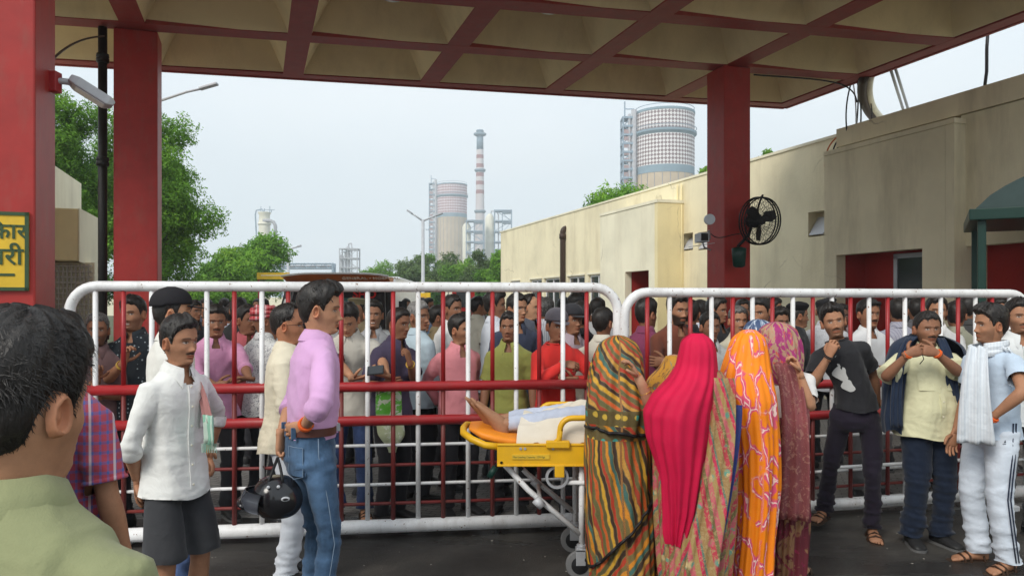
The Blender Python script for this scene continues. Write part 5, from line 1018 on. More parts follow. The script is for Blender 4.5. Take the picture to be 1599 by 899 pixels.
        for k, (z, r_, tr_, ti) in enumerate(((.035, .088, .017, .35), (.055, .090, .018, -.25), (.078, .084, .018, .3), (.095, .070, .018, -.3), (.108, .05, .018, .2))):
            pts = [(r_*math.sin(q), -.012+r_*1.18*math.cos(q), z+ti*.05*math.cos(q+k)+.003*math.sin(5*q+k)) for q in a]; b.tube(headT(np.array(pts), True), tr_*(1+.12*np.sin(a*3+k)), 8, cap=False)
        b.rings(headT(np.array([[(.055*t_*math.sin(q), -.012+.06*t_*math.cos(q), .121-.01*t_) for q in a] for t_ in (1.2, .6, .01)]), True)); b.build('head_wrap', headgear_m, th, True)
    elif headgear == 'sunglasses':
        b = MB()
        for sx_ in (-1, 1): b.rings(headT(np.array([[(sx_*.033+r_*.026*math.cos(q), .088-.004*k, .088+r_*.019*math.sin(q)) for q in np.arange(16)*math.pi/8] for k, r_ in ((0, 1), (2, 1.0), (2.5, .8))]), True))
        b.tube(headT(np.array([(-.075, .02, .075), (-.06, .085, .09), (0, .092, .092), (.06, .085, .09), (.075, .02, .075)]), True), .0035, 5); b.build('sunglasses', M['black'], th, True)
    if glasses:
        b = MB()
        for sx_ in (-1, 1): b.tube(headT(np.array([(sx_*.031+.019*math.cos(q), .093, -.003+.014*math.sin(q)) for q in np.linspace(0, 2*math.pi, 15)]), True), .0013, 4); b.tube(headT(np.array([(sx_*.05, .092, .002), (sx_*.078, .06, .004), (sx_*.082, -.01, .0)]), True), .0014, 4)
        b.tube(headT(np.array([(-.012, .094, 0), (0, .097, .003), (.012, .094, 0)]), True), .0013, 4); b.build('spectacles', M['black'], th, True)
    # shirt
    vx = [.019, .0115, .0085][lod]/s
    if shirt:
        kind = shirt.get('kind', 'shirt'); sl = shirt.get('sleeve', 'long'); hem = shirt.get('hem', .80); tuck = shirt.get('tuck', False); ease = shirt.get('ease', 1.0); gx = fat; b = MB()
        if tuck: hem = .965
        zs = [hem-.06]+[z for z in TZ if z > hem-.02]; rg = []
        for z in zs:
            bx = np.interp(z, TZ, TX)*build*ease; tk = float(sm(1.10, 1.00, z)) if tuck else 0.; by = np.interp(z, TZ, TY)*(1+.25*fat)*(1 if ease <= 1 else 1+(ease-1)*.6); bel = fat*math.exp(-((z-1.04)/.14)**2); fl = .010*max(0, (1.0-z))/.2*(not tuck); bx += bel*.020+fl; bx = bx*(1-tk)+.140*(.55+.45*build)*tk; by = by*(1-tk)+.098*tk; rg.append(T(ell(z, 0, -.005+bel*.045, bx, by+bel*.035+fl)))
        b.rings(rg); tEnd = {'long': 1.93, 'half': .80, 'rolled': 1.22, 'tee': .70, 'short': .62}[sl]; cuts = []
        for sd_, k_ in ((1, 'r'), (-1, 'l')):
            sh, el, wr, _, _ = Ar[k_]; inn = T([[.08*sd_*build, -.005, 1.362]], 1.0)[0]
            lens = [0, .2, .4, .6, .8, .92, 1.05, 1.2, 1.4, 1.65, 1.95]; rr = [.055, .056, .054, .051, .050, .049, .048, .047, .044, .039, .035]
            if sl in ('half', 'tee', 'short'): rr = [.060, .063, .065, .066, .067, .067, .06, .06, .06, .06, .06]
            if sl == 'rolled': rr = [.055, .056, .054, .052, .051, .051, .051, .051, .05, .05, .05]
            tl = tEnd+.10; sel = [i for i, t in enumerate(lens) if t <= tl]+[]; L2 = [lens[i] for i in sel]+[tl]; R2 = [rr[i] for i in sel]+[np.interp(tl, lens, rr)]
            rl, cp_ = limb((sh, el, wr), L2, np.array(R2)*(.5+.5*build), 16); rl = np.concatenate([tube_rings([inn, inn*.4+sh*.6], [.055, .064], 16)[:1], rl]); V_, F_ = loft(np.array(rl)); b.add(V_, F_)
            if tEnd < 1: pc0 = sh+(el-sh)*tEnd; ax_ = (el-sh)/np.linalg.norm(el-sh)
            else: pc0 = el+(wr-el)*(tEnd-1); ax_ = (wr-el)/np.linalg.norm(wr-el)
            cuts.append((pc0, ax_, np.interp(tEnd, lens, rr)*(.5+.5*build)))
        vneck = shirt.get('v', .075 if kind == 'shirt' else .0); amp = shirt.get('fold', 1.0)*.0135; els = [Ar['r'][1], Ar['l'][1]]; store = {}
        def post(V, N, cuts=cuts, hem=hem, vneck=vneck, amp=amp, els=els, tuck=tuck, seed=seed, kind=kind):
            f = folds(V, seed+3, 13); f2 = folds(V, seed+9, 24, (.5, .5, 1.5)); ne = sum(np.exp(-((V-e)**2).sum(1)/.010) for e in els); lo = sm(1.25, .95, V[:, 2]); ap = np.exp(-((np.abs(V[:, 0])-.17)/.05)**2-((V[:, 2]-1.25)/.10)**2)
            V2 = V+N*np.clip(f*amp*(.55+.6*lo+.6*ap)+f2*amp*(.7*ne+.3*lo+.5*ap)+.1*amp, -.006, .03)[:, None]
            U0 = T_inv_w(V); outs = (np.abs(U0[:, 0])/(np.interp(U0[:, 2], TZ, TX)*build*ease*1.12+.020+.02*fat))**2.3+(np.abs(U0[:, 1])/(np.interp(U0[:, 2], TZ, TY)*1.15+.018+.09*fat))**2.3 > 1
            hz_ = hem-.012*np.cos(V[:, 0]/.17*3.1)*(not tuck); keep = V[:, 2] > hz_-vx*1.05; V2[:, 2] = np.where(V[:, 2] < hz_, hz_, V2[:, 2])
            for pc0, ax_, rr_ in cuts: q = V-pc0; keep &= ~((q@ax_ > 0) & (np.linalg.norm(q-np.outer(q@ax_, ax_), axis=1) < rr_*1.18) & (q@ax_ < .06) & outs & (q@ax_ > vx*1.05)); cl_ = (q@ax_ > 0) & (q@ax_ <= vx*1.05) & outs & (np.linalg.norm(q-np.outer(q@ax_, ax_), axis=1) < rr_*1.35); V2[cl_] -= np.outer((q@ax_)[cl_], ax_)
            U = Ti(V); zt_ = U[:, 2]; keep &= zt_ < 1.449-(.012*(U[:, 1] > 0.02) if kind == 'tee' else 0)
            if vneck: keep &= ~((U[:, 1] > 0.) & (np.abs(U[:, 0]) < .010+(zt_-(1.445-vneck))*.50) & (zt_ > 1.445-vneck))
            store['V'] = V2; return V2, keep
        fm = shirt['m']; cloth_job('shirt', b, fm, th, vx, post, [3, 5, 6][lod])
        if kind in ('shirt', 'polo'):
            b = MB(); A_ = np.linspace(-2.86, 2.86, 31 if lod else 19); rows = []
            fd_ = np.clip((np.abs(A_)-1.3)/1.5, 0, 1); sx_ = np.sin(A_); cy_ = -np.cos(A_)
            rows.append(np.stack([.064*sx_, .064*cy_+.005, 1.432-.030*fd_**2], 1)); rows.append(np.stack([.060*sx_, .060*cy_+.006, 1.480-.034*fd_], 1)); rows.append(np.stack([.066*sx_, .067*cy_+.006, 1.484-.036*fd_], 1))
            rows.append(np.stack([(.079+.006*fd_)*sx_, (.082+.0*fd_)*cy_+.002, 1.452-.040*fd_], 1)); tipx = np.sign(A_)*.020*fd_**4; rows.append(np.stack([(.086+.004*fd_)*sx_+tipx, (.090+.012*fd_)*cy_, 1.428-.055*fd_**2-.022*fd_**5], 1)); rows.append(rows[-1]+[0, 0, -.003]); rows.append(rows[3]-np.stack([.004*sx_, .004*cy_, 0*A_+.004], 1))
            rg = T(np.array(rows).reshape(-1, 3), 1.0).reshape(len(rows), -1, 3); n1 = rg.shape[1]; b.add(rg.reshape(-1, 3), [(i*n1+j, (i+1)*n1+j, (i+1)*n1+j+1, i*n1+j+1) for i in range(len(rows)-1) for j in range(n1-1)]); b.build('collar', shirt.get('mc', fm), th, True)
        elif kind == 'tee':
            b = MB(); A_ = np.arange(32)*2*math.pi/32; b.tube(T(np.stack([.078*np.sin(A_), .069*np.cos(A_)+.0, 1.446-.014*(np.cos(A_)+1)*.5], 1), 1.0), .0085, 6, cap=False); b.build('neckband', shirt.get('mc', fm), th, True)
        if sl == 'rolled' or (sl == 'half' and lod):
            for pc0, ax_, rr_ in cuts:
                b = MB(); q = rr_*1.02; wc = .022 if sl == 'rolled' else .006
                b.rings(tube_rings([pc0-ax_*wc*1.6, pc0-ax_*wc, pc0+ax_*wc*.5, pc0+ax_*wc, pc0+ax_*wc*.9, pc0-ax_*wc*.4], [q*.96, q*1.06, q*1.08, q*1.03, q*.90, q*.88], 18), cap=False); b.build('cuff', fm, th, True)
        if lod >= 1 and kind == 'shirt':
            tp = 1.445-vneck; b = MB(); bt = MB(); zz = np.linspace(hem+.01, tp, 14); gy = lambda z: (np.interp(z, TZ, TY)*(1+.25*fat)+fat*math.exp(-((z-1.04)/.14)**2)*.08-.005+.008)
            pts = [[(-.016, gy(z), z), (.016, gy(z), z), (.016, gy(z)-.02, z), (-.016, gy(z)-.02, z)] for z in zz]; b.rings(T(np.array(pts).reshape(-1, 3)).reshape(-1, 4, 3)); b.build('placket', fm, th)
            for z in np.linspace(tp-.01, hem+.06, 6):
                q = T([[0, gy(z)+.002, z]])[0]; bt.rings([[q+np.array([.0055*r_*math.cos(a), yy, .0055*r_*math.sin(a)]) for a in np.arange(8)*math.pi/4] for r_, yy in ((1, -.003), (1, .0015), (.6, .002))])
            bt.build('buttons', shirt.get('mb', M['cream']), th)['kind'] = 'stuff'
            for sx_ in ((-1,) if not shirt.get('pockets') else (-1, 1)):
                b = MB(); q0 = 1.27; gp_ = lambda x, z: gy(z)*math.sqrt(max(0, 1-(abs(x)/(.185*build))**3))+.004
                pts = np.array([(sx_*x, gp_(x, z), z) for z in np.linspace(q0-.125, q0, 6) for x in np.linspace(.05, .145, 6)]); fb = [(i*6+j, i*6+j+1, (i+1)*6+j+1, (i+1)*6+j)[::(1 if sx_ < 0 else -1)] for i in range(5) for j in range(5)]
                b.add(T(np.vstack([pts, pts-[0, .008, 0]])), [f[::-1] for f in fb]+[tuple(36+i for i in f) for f in fb]); b.build('pocket', fm, th, True)
    # trousers
    if legs:
        kind = legs.get('kind', 'trousers'); lo = legs.get('loose', 1.0); cut = legs.get('cut', .075 if kind != 'shorts' else .50); b = MB()
        rg = [ell(z, 0, -.008, x*(.55+.45*build), y*(1+.12*fat)+.0) for z, x, y in ((1.05, .140, .098), (1.00, .143, .101), (.94, .150, .107), (.88, .156, .112), (.82, .152, .111), (.78, .135, .095))]; rg = np.array([T(r_) for r_ in rg]); b.rings(rg)
        for k_ in 'rl':
            hip, kn, ank, yw = Lg[k_]; sd_ = 1 if k_ == 'r' else -1; rad = {'trousers': [.086, .086, .080, .072, .069, .066, .065, .062, .060, .062, .064, .064], 'jeans': [.086, .084, .076, .066, .061, .059, .060, .056, .051, .048, .050, .050], 'shorts': [.070, .080, .090, .099, .104, .104, .1, .1, .1, .1, .1, .1]}[kind]
            rl, cp_ = limb((hip+np.array([0, 0, .0]), kn, ank), [0, .2, .45, .75, .9, 1.02, 1.15, 1.35, 1.6, 1.85, 2.0, 2.12], np.array(rad)*lo, 16); V_, F_ = loft(rl); b.add(V_, F_)
        kns = [Lg['r'][1], Lg['l'][1]]
        def post2(V, N, cut=cut, kns=kns, seed=seed, kind=kind, wst=legs.get('waist', 1.03 if legs.get('belt') else .97)):
            f = folds(V, seed+21, 10, (1, 1, .6)); f2 = folds(V, seed+33, 22, (.4, .4, 1.7)); ne = sum(np.exp(-((V-e)**2).sum(1)/.02) for e in kns); lw = sm(.42, .12, V[:, 2]); cr_ = np.exp(-((V[:, 2]-.84)/.07)**2); amp = legs.get('fold', 1.0)*.014*(.5 if kind == 'shorts' else 1)
            V2 = V+N*np.clip(f*amp*.6+f2*amp*(.6*ne+1.1*lw+.5*cr_)+.05*amp, -.007, .03)[:, None]; V2[:, 2] = np.where(V[:, 2] < cut, cut, V2[:, 2])+.005*np.sin(V[:, 0]*40)*(V[:, 2] < cut+.03); return V2, (V[:, 2] > cut-vx*1.2) & (V[:, 2] < wst)
        cloth_job(kind if kind != 'jeans' else 'jeans', b, legs['m'], th, vx*1.15, post2, [2, 4, 4][lod])
        if legs.get('belt'):
            b = MB(); rg = [T(ell(z, 0, -.008, (.150+q)*(.55+.45*build), .107*(1+.12*fat)+q)) for z, q in ((.985, .002), (.985, .010), (1.022, .010), (1.022, .0))]; b.rings(rg, cap=False); bl = b.build('belt', legs['belt'], th, True, auto=40)
            b = MB(); q = T([[0, .127*(1+.12*fat), 1.003]])[0]; b.box(q[0]-.022, q[1]-.012, q[2]-.018, q[0]+.022, q[1]+.006, q[2]+.018); b.build('buckle', M['grey_metal'], bl)
    if feet == 'shoe':
        for k_ in 'rl': b = MB(); shoe_mesh(b, Lg[k_][2], Lg[k_][3]); b.build('shoe', shoe_m, th, True, auto=60)
    elif feet == 'sandal':
        for k_ in 'rl': b = MB(); sandal_mesh(b, Lg[k_][2], Lg[k_][3]); b.build('sandal', sandal_m, th, True, auto=60)
    th['_h'] = 0; del th['_h']
    return dict(o=th, hc=hc, T=T, Ti=Ti, headT=headT, Ar=Ar, Lg=Lg, s=s, loc=loc)
shoe_m = [plain('shoe_black', (.02, .02, .021), .5), plain('shoe_sole', (.10, .10, .10), .7)]; sandal_m = [plain('sandal_sole', (.05, .032, .022), .7), plain('sandal_strap', (.045, .022, .012), .5)]
headgear_col = None; headgear_m = plain('cap_black', (.012, .012, .014), .8)
# ------------------------------------------------------------------ the people in front of the barrier
S1, S2, S3, S4 = (.42, .22, .13), (.33, .165, .095), (.25, .12, .07), (.48, .26, .155)
DK = fabric((.022, .022, .026)); NV = fabric((.018, .026, .055)); JN = fabric((.035, .070, .125), 'denim'); BR = fabric((.075, .055, .045)); GY = fabric((.12, .12, .125)); KH = fabric((.17, .14, .10)); BLT = plain('belt_leather', (.10, .035, .025), .45)
WH = fabric((.74, .74, .71)); WH2 = fabric((.66, .67, .69)); CR = fabric((.68, .62, .48))
# man at lower left, seen from behind
A = person('foreground man with grey flecked black hair and an olive green shirt, seen from behind', 24, 1.03, 478, 170, 164, skin=S1, shirt=dict(m=fabric((.27, .285, .15), wear=.06), sleeve='half', pockets=False, v=.06), legs=dict(m=DK, belt=BLT), lod=2, seed=2, grey=.12, vol=.018, H=1.575, arms={}, x0=20, pitch=-2, beard=.15)
# checked shirt figure behind him
person('person in a red and blue checked shirt behind the olive shirted man', 78, 2.5, 478, 165, 190, skin=S2, shirt=dict(m=fabric((.45, .07, .10), 'check', (.10, .13, .36)), sleeve='half', hem=.82), legs=dict(m=KH), lod=1, seed=12, H=1.56, x0=92)
person('dark haired person half cut off at the left edge behind the foreground man', 8, 2.2, 462, 150, shirt=dict(m=GY), legs=dict(m=DK), lod=1, seed=14, H=1.58)
# white shirt and shorts
B = person('man in a white rolled sleeve shirt and charcoal shorts with a shoulder towel', 290, 3.55, 500, 62, 66, skin=S2, shirt=dict(m=WH, sleeve='rolled', hem=.80, v=.08, ease=1.02), legs=dict(m=fabric((.045, .046, .05)), kind='shorts', cut=.50), lod=1, seed=21, mous=1., beard=.12, H=1.53, x0=274, lean=2, fat=.0, build=.90, feet='sandal',
     arms={'r': {'w': (214, 748, 3.50), 'hw': (-.1, -1, 0), 'dw': (-.1, .35, -.9), 'nw': (1, 0, .3)}, 'l': {'w': (325, 712, 3.85), 'hw': (.2, .9, 0)}}, vol=.020, quiff=.010)
# pink shirt and jeans, helmet
Cc = person('man in a lilac pink shirt and blue jeans holding a helmet behind his back', 512, 3.7, 449, 118, 96, skin=S1, shirt=dict(m=fabric((.62, .36, .60)), sleeve='rolled', tuck=True, v=.07), legs=dict(m=JN, kind='jeans', belt=BLT, fold=1.5), lod=1, seed=31, H=1.685, x0=487, lean=3, vol=.024, quiff=.012, mous=.5,
     arms={'l': {'w': (438, 680, 3.72), 'hw': (-.3, 1, -.3), 'dw': (.02, 0, -1), 'nw': (1, -.3, 0), 'curl': .8}, 'r': {'w': (476, 664, 3.55), 'hw': (.35, -1, -.35), 'dw': (-.8, .3, -.35), 'nw': (0, 1, .2), 'curl': .5}})
# cream shirt, balding, glasses
person('balding man with spectacles, cream shirt and white trousers behind the lilac shirt', 466, 4.45, 479, 100, 95, skin=(.40, .18, .10), shirt=dict(m=CR, sleeve='long', hem=.80), legs=dict(m=fabric((.62, .65, .70)), loose=1.1, belt=None), lod=1, seed=41, H=1.58, x0=448, bald=.8, glasses=True, fat=.3)
# black cap
headgear_m = plain('cap_cloth', (.014, .013, .016), .85)
person('man in a black baseball cap and white shirt with his back turned', 278, 4.25, 459, 135, 108, skin=S4, shirt=dict(m=fabric((.70, .69, .64)), sleeve='long', hem=.82), legs=dict(m=fabric((.03, .05, .11), 'denim'), kind='jeans'), lod=1, seed=51, headgear='cap', H=1.66, x0=268)
# youth in the black T-shirt
Y = person('slim youth in a black T-shirt and dark trousers leaning back on the red rail', 1303, 5.22, 498, -12, -14, skin=S2, shirt=dict(m=fabric((.020, .020, .023), wear=.2), kind='tee', sleeve='tee', hem=.93, ease=.90), legs=dict(m=fabric((.016, .012, .022)), loose=.92, fold=1.4), lod=1, seed=61, H=1.60, x0=1336, side=14, lean=-6, twist=-8, feet='sandal', mous=.8, beard=.5, build=.90, vol=.024, quiff=.014, pitch=-4, roll=-4, w=.96,
     arms={'r': {'w': (1294, 556, 5.10), 'hw': (-.5, -.1, -1), 'dw': (.3, -.1, .9), 'nw': (.7, .6, 0), 'curl': .8}, 'l': {'w': (1372, 634, 5.45), 'hw': (1, .3, -.3), 'dw': (-.8, .5, -.3), 'nw': (0, -1, 0)}},
     stance={'r': {'w': (1284, 5.55), 'yaw': .55, 'hint': (.5, 1, 0)}, 'l': {'w': (1362, 5.24), 'yaw': .05, 'hint': (0, 1, 0)}})
# pale shirt, navy jacket
Z_ = person('stout moustached man in a pale yellow shirt with a navy jacket round his shoulders', 1441, 5.08, 488, 4, -4, skin=S3, shirt=dict(m=fabric((.66, .64, .42)), sleeve='half', hem=.80, pockets=True, v=.05, ease=1.10), legs=dict(m=fabric((.011, .018, .036)), loose=1.22, fold=1.5), lod=1, seed=71, H=1.535, x0=1447, fat=.75, mous=1.2, beard=.2, build=1.12, w=1.08, vol=.012, quiff=0,
     arms={'r': {'w': (1418, 553, 4.80), 'hw': (-1, -.2, -.9), 'dw': (.95, .0, .35), 'nw': (.1, 1, -.1), 'curl': .8, 'curls': [.5, .9, 1.0, 1.0]}, 'l': {'w': (1462, 551, 4.80), 'hw': (1, -.2, -1.), 'dw': (-.95, .0, .25), 'nw': (-.1, 1, -.1), 'curls': [.6, .9, 1., 1.]}})
# light blue T-shirt and towel
X_ = person('young man in a pale blue T-shirt and striped white track pants and a neck towel', 1533, 4.68, 481, -78, -92, skin=S2, shirt=dict(m=fabric((.50, .60, .72)), kind='tee', sleeve='short', hem=.84), legs=dict(m=fabric((.60, .66, .74)), loose=1.15, cut=.06), lod=1, seed=81, H=1.575, x0=1549, feet='sandal', beard=.35, mous=.4, vol=.026, quiff=.016,
     arms={'l': {'w': (1549, 652, 4.47), 'hw': (.05, -1, .0), 'dw': (-.3, .3, -.7), 'nw': (-.2, 1, 0)}, 'r': {}})
person('tall man in a white shirt at the right edge beside the towel wearer', 1583, 5.25, 463, -8, -10, skin=S2, shirt=dict(m=fabric((.68, .70, .70)), sleeve='half', hem=.82), legs=dict(m=fabric((.075, .078, .085))), lod=1, seed=91, H=1.62, beard=.35, mous=.8, x0=1590)
run_jobs()

# ------------------------------------------------------------------ the crowd behind the barrier
CG = 'people crowding behind the barriers'
def rail_arms(rw, lw, k=0): return {'r': {'w': rw, 'hw': (0, .3, -1)}, 'l': {'w': lw, 'hw': (0, .3, -1)}}
def cr(label, px, D, top, face, look, col, legm=DK, skin=S2, seed=0, sleeve='long', kind='shirt', pat=None, col2=None, **k):
    sh = dict(m=fabric(col, pat, col2), sleeve=sleeve, kind=kind, hem=k.pop('hem', .80), tuck=k.pop('tuck', False), fold=1.1, v=k.pop('v', .07 if kind == 'shirt' else 0))
    zt_ = W(px, top, D)[2]; k.setdefault('H', max(1.50, min(zt_, 1.78)))
    return person(label, px, D, top, face, look, skin=skin, shirt=sh, legs=dict(m=legm), lod=0, seed=seed, group=CG, z0=0., **k)
cr('grey stubbled old man gripping a white bar with both hands at the far left', 152, 5.28, 486, 20, 24, (.17, .10, .10), skin=S3, seed=101, sleeve='half', grey=.8, mous=1, beard=.5, H=1.52, arms={'r': {'w': (151, 592, 5.06), 'hw': (-.3, .3, -1), 'dw': (.1, -.2, 1), 'nw': (.6, -.8, 0), 'curl': 1.2}, 'l': {'w': (154, 618, 5.06), 'hw': (.3, .3, -1), 'dw': (-.2, -.1, 1), 'nw': (-.5, -.8, 0), 'curl': 1.2}})
SM_ = cr('smiling man in a dotted black shirt resting his hand against a red bar', 216, 5.38, 464, -4, -6, (.022, .028, .034), skin=S2, seed=102, sleeve='half', pat='dots', col2=(.35, .4, .42), smile=1, beard=.35, mous=.5, side=3, arms={'r': {'w': (193, 566, 5.12), 'hw': (-.5, 0, -1), 'dw': (.1, .15, 1), 'nw': (.9, -.2, 0), 'curl': .9}}, vol=.02)
cr('man in a pink shirt leaning his forearm on the rail, face behind a white bar', 334, 5.7, 470, 28, 30, (.60, .28, .44), skin=S3, seed=103, sleeve='rolled', mous=1, H=1.58, arms={'l': {'w': (392, 596, 5.30), 'hw': (.6, 0, -1), 'dw': (-.5, -.4, .1)}, 'r': {'w': (338, 602, 5.30), 'hw': (-.6, 0, -1), 'dw': (.9, -.3, 0)}}, lean=6)
cr('lean man in a salmon red shirt glancing right beside the red turban', 384, 6.1, 478, 40, 58, (.52, .13, .15), skin=S3, seed=104, H=1.57, mous=.3)
headgear_m = fabric((.42, .035, .045), 'check', (.55, .2, .2))
cr('man wrapped in a red checked head cloth and a white printed shirt', 408, 5.95, 478, 150, 120, (.66, .66, .64), pat='print', col2=(.12, .13, .16), skin=S3, seed=105, H=1.57, headgear='wrap', hair='none', x0=412, sleeve='half')
cr('man in an off white polo shirt looking down at the phone in his hands', 536, 5.72, 476, 4, 0, (.60, .57, .50), legm=fabric((.03, .05, .12), 'denim'), skin=S1, seed=106, kind='polo', sleeve='half', pitch=-22, lean=8, feet='sandal', H=1.62, x0=548, arms={'r': {'w': (556, 596, 5.24), 'hw': (-1, .3, -.6), 'dw': (.9, -.1, .15), 'nw': (0, .2, 1), 'curl': .5}, 'l': {'w': (606, 590, 5.22), 'hw': (1, .3, -.5), 'dw': (-.8, -.2, .2), 'nw': (-.2, .3, 1), 'curl': .8}}, vol=.022)
cr('smiling man in a grey shirt peering out behind the phone user', 583, 6.5, 470, 10, 8, (.30, .30, .31), skin=S3, seed=107, smile=1)
headgear_m = fabric((.22, .18, .10))
cr('policeman in a khaki peaked cap almost hidden behind the lilac shirt', 560, 7.6, 466, -10, -20, (.28, .22, .13), skin=S3, seed=108, headgear='peaked')
PU_ = cr('man in a dark purple shirt with his fist at his mouth and a gold bracelet', 610, 5.62, 481, 55, 62, (.075, .060, .105), skin=S3, seed=109, sleeve='half', side=-3, vol=.012, arms={'l': {'w': (640, 566, 5.4), 'hw': (.3, -.4, -1), 'dw': (-.25, -.05, 1), 'nw': (-.6, .2, 0), 'curl': 1.1}, 'r': {'w': (600, 600, 5.3), 'hw': (-.3, -.3, -1), 'dw': (1, 0, .2), 'curl': .6}}, lean=4)
cr('grey haired elder in a light blue shirt with his back half turned', 640, 6.2, 470, 130, 60, (.42, .52, .58), skin=S3, seed=110, grey=1.0, x0=652, H=1.6)
cr('dark haired man tucked between the grey elder and the pink shirt', 655, 6.7, 486, 60, 66, (.10, .32, .32), skin=S3, seed=111, sleeve='half', H=1.56)
cr('burly man in a white shirt looking right behind the salmon pink shirt', 720, 6.7, 459, 60, 55, (.68, .67, .66), skin=S3, seed=112, x0=705, mous=.7, H=1.66, vol=.012)
cr('man in a salmon pink shirt standing with his hands behind him', 727, 5.82, 496, 30, 62, (.72, .27, .30), skin=S2, seed=113, sleeve='long', H=1.50, x0=716, beard=.2, mous=.5, v=.09, vol=.022, arms={'r': {'p': (.10, -.20, .92), 'hint': (1, -.6, 0)}, 'l': {'p': (-.10, -.20, .92), 'hint': (-1, -.6, 0)}}, fat=.15)
cr('white shirted man with thick black hair facing right in the second row', 772, 7.0, 456, 110, 80, (.64, .67, .72), pat='stripe', col2=(.45, .50, .62), skin=S3, seed=114, vol=.024)
cr('thin man in an olive green buttoned shirt looking straight ahead', 797, 5.85, 487, -6, -8, (.30, .31, .085), skin=S3, seed=115, sleeve='half', H=1.52, build=.92, w=.92, grey=.3, mous=.4, x0=795)
cr('man in a navy shirt standing just behind the olive shirt', 804, 6.5, 460, 20, 40, (.045, .055, .09), skin=S2, seed=116, sleeve='half', x0=806)
cr('bald man with a moustache in profile at the back', 826, 7.4, 461, 60, 68, (.10, .11, .14), skin=S4, seed=117, bald=1.0, mous=1, grey=0)
headgear_m = fabric((.13, .12, .14))
cr('man in a bright red long sleeved top and a grey cap clasping his hands', 868, 5.62, 478, 18, 22, (.62, .035, .030), skin=S3, seed=118, kind='tee', sleeve='long', headgear='cap', H=1.54, pitch=-5, arms={'r': {'w': (880, 568, 5.42), 'hw': (-.9, 0, -.7), 'dw': (1, -.2, -.1), 'nw': (0, .6, -.6), 'curl': .8}, 'l': {'w': (896, 592, 5.42), 'hw': (.9, 0, -.7), 'dw': (-.9, -.2, -.1), 'nw': (0, .6, .6), 'curl': .9}})
headgear_m = fabric((.03, .03, .035))
cr('man in a dusty mauve shirt and dark cap just behind the red top', 889, 6.15, 478, 25, 30, (.36, .29, .33), skin=S3, seed=119, headgear='cap', H=1.57, x0=893)
cr('man in a black hooded top with his back turned', 905, 6.5, 474, 175, 170, (.012, .012, .014), skin=S3, seed=120, x0=908, vol=.028)
cr('man in a cream shirt seen from behind at the end of the left barrier', 938, 5.95, 480, 160, 140, (.66, .62, .52), skin=S3, seed=121, H=1.55, x0=940, vol=.016)
cr('distant dark head above the cream shirt at the barrier gap', 932, 8.4, 466, 170, 150, (.5, .5, .5), skin=S3, seed=122)
cr('white shirted man with curly hair near the building windows', 900, 8.6, 460, 120, 95, (.70, .70, .70), skin=S3, seed=123, vol=.026)
cr('grey haired man in a white striped shirt behind the grey cap', 852, 7.9, 466, 150, 150, (.62, .63, .66), pat='stripe', col2=(.2, .22, .3), skin=S3, seed=124, grey=.7)
cr('man in a maroon magenta shirt with his back turned beside the red doorway', 1012, 6.1, 468, 150, 125, (.20, .045, .10), skin=S3, seed=125, x0=1008, vol=.022)
cr('bearded man in a russet brown shirt with folded arms', 1052, 5.95, 459, 14, 22, (.16, .050, .030), skin=S2, seed=126, beard=.95, mous=1, vol=.024, quiff=.012, pitch=-6, x0=1056, arms={'r': {'w': (1075, 556, 5.7), 'hw': (-1, 0, -.4), 'dw': (1, -.2, .2), 'nw': (0, 1, 0)}, 'l': {'w': (1040, 566, 5.66), 'hw': (1, 0, -.5), 'dw': (-1, -.2, .1), 'nw': (0, 1, 0)}})
cr('figure in black clothing behind the russet shirt', 1078, 6.8, 470, 165, 160, (.014, .014, .017), skin=S3, seed=127)
cr('man in a pale shirt with only his brow showing above the pink veil', 1108, 5.9, 492, 14, 12, (.60, .62, .60), skin=S3, seed=128, H=1.52, sleeve='half')
cr('dark haired man in a white shirt standing before the pillar', 1092, 7.4, 470, 150, 140, (.62, .63, .67), pat='check', col2=(.35, .40, .55), skin=S3, seed=129)
cr('tall dark haired man beside the right red pillar', 1118, 7.0, 465, 40, 50, (.03, .03, .035), skin=S3, seed=130, vol=.022)
cr('grey haired man in a beige shirt looking over the orange veil', 1152, 6.3, 480, 10, 5, (.58, .54, .42), skin=S2, seed=131, grey=.85, mous=1, sleeve='half', H=1.56)
cr('tall man with a lowered face behind a white bar above the floral scarf', 1186, 6.25, 462, -20, -40, (.22, .20, .18), pat='check', col2=(.40, .12, .08), skin=S2, seed=132, pitch=-12, x0=1190)
cr('dark figure in the red doorway beyond the pillar', 1160, 8.8, 468, 20, 10, (.03, .03, .03), skin=S3, seed=133)
cr('long haired dark person between the floral scarf and the policeman', 1217, 6.6, 486, 20, 10, (.10, .03, .06), skin=S3, seed=134, H=1.54, vol=.03)
cr('man in a dark red shirt at the back near the pillar edge', 1206, 8.2, 466, 60, 60, (.10, .02, .02), skin=S3, seed=135)
headgear_m = plain('beret_black', (.012, .012, .014), .9)
cr('policeman in a black uniform and beret seen in profile', 1245, 7.1, 474, 75, 88, (.018, .020, .024), skin=S3, seed=136, headgear='beret')
headgear_m = plain('cap_dark', (.02, .02, .022), .9)
cr('man in a grey white shirt and dark cap turned away near the porch', 1288, 7.4, 467, 160, 150, (.50, .51, .54), pat='print', col2=(.38, .39, .42), skin=S3, seed=137, headgear='beret', legm=DK)
cr('dark faced man peering out from the porch shade', 1314, 8.0, 476, 0, -4, (.20, .14, .14), skin=(.12, .06, .04), seed=138)
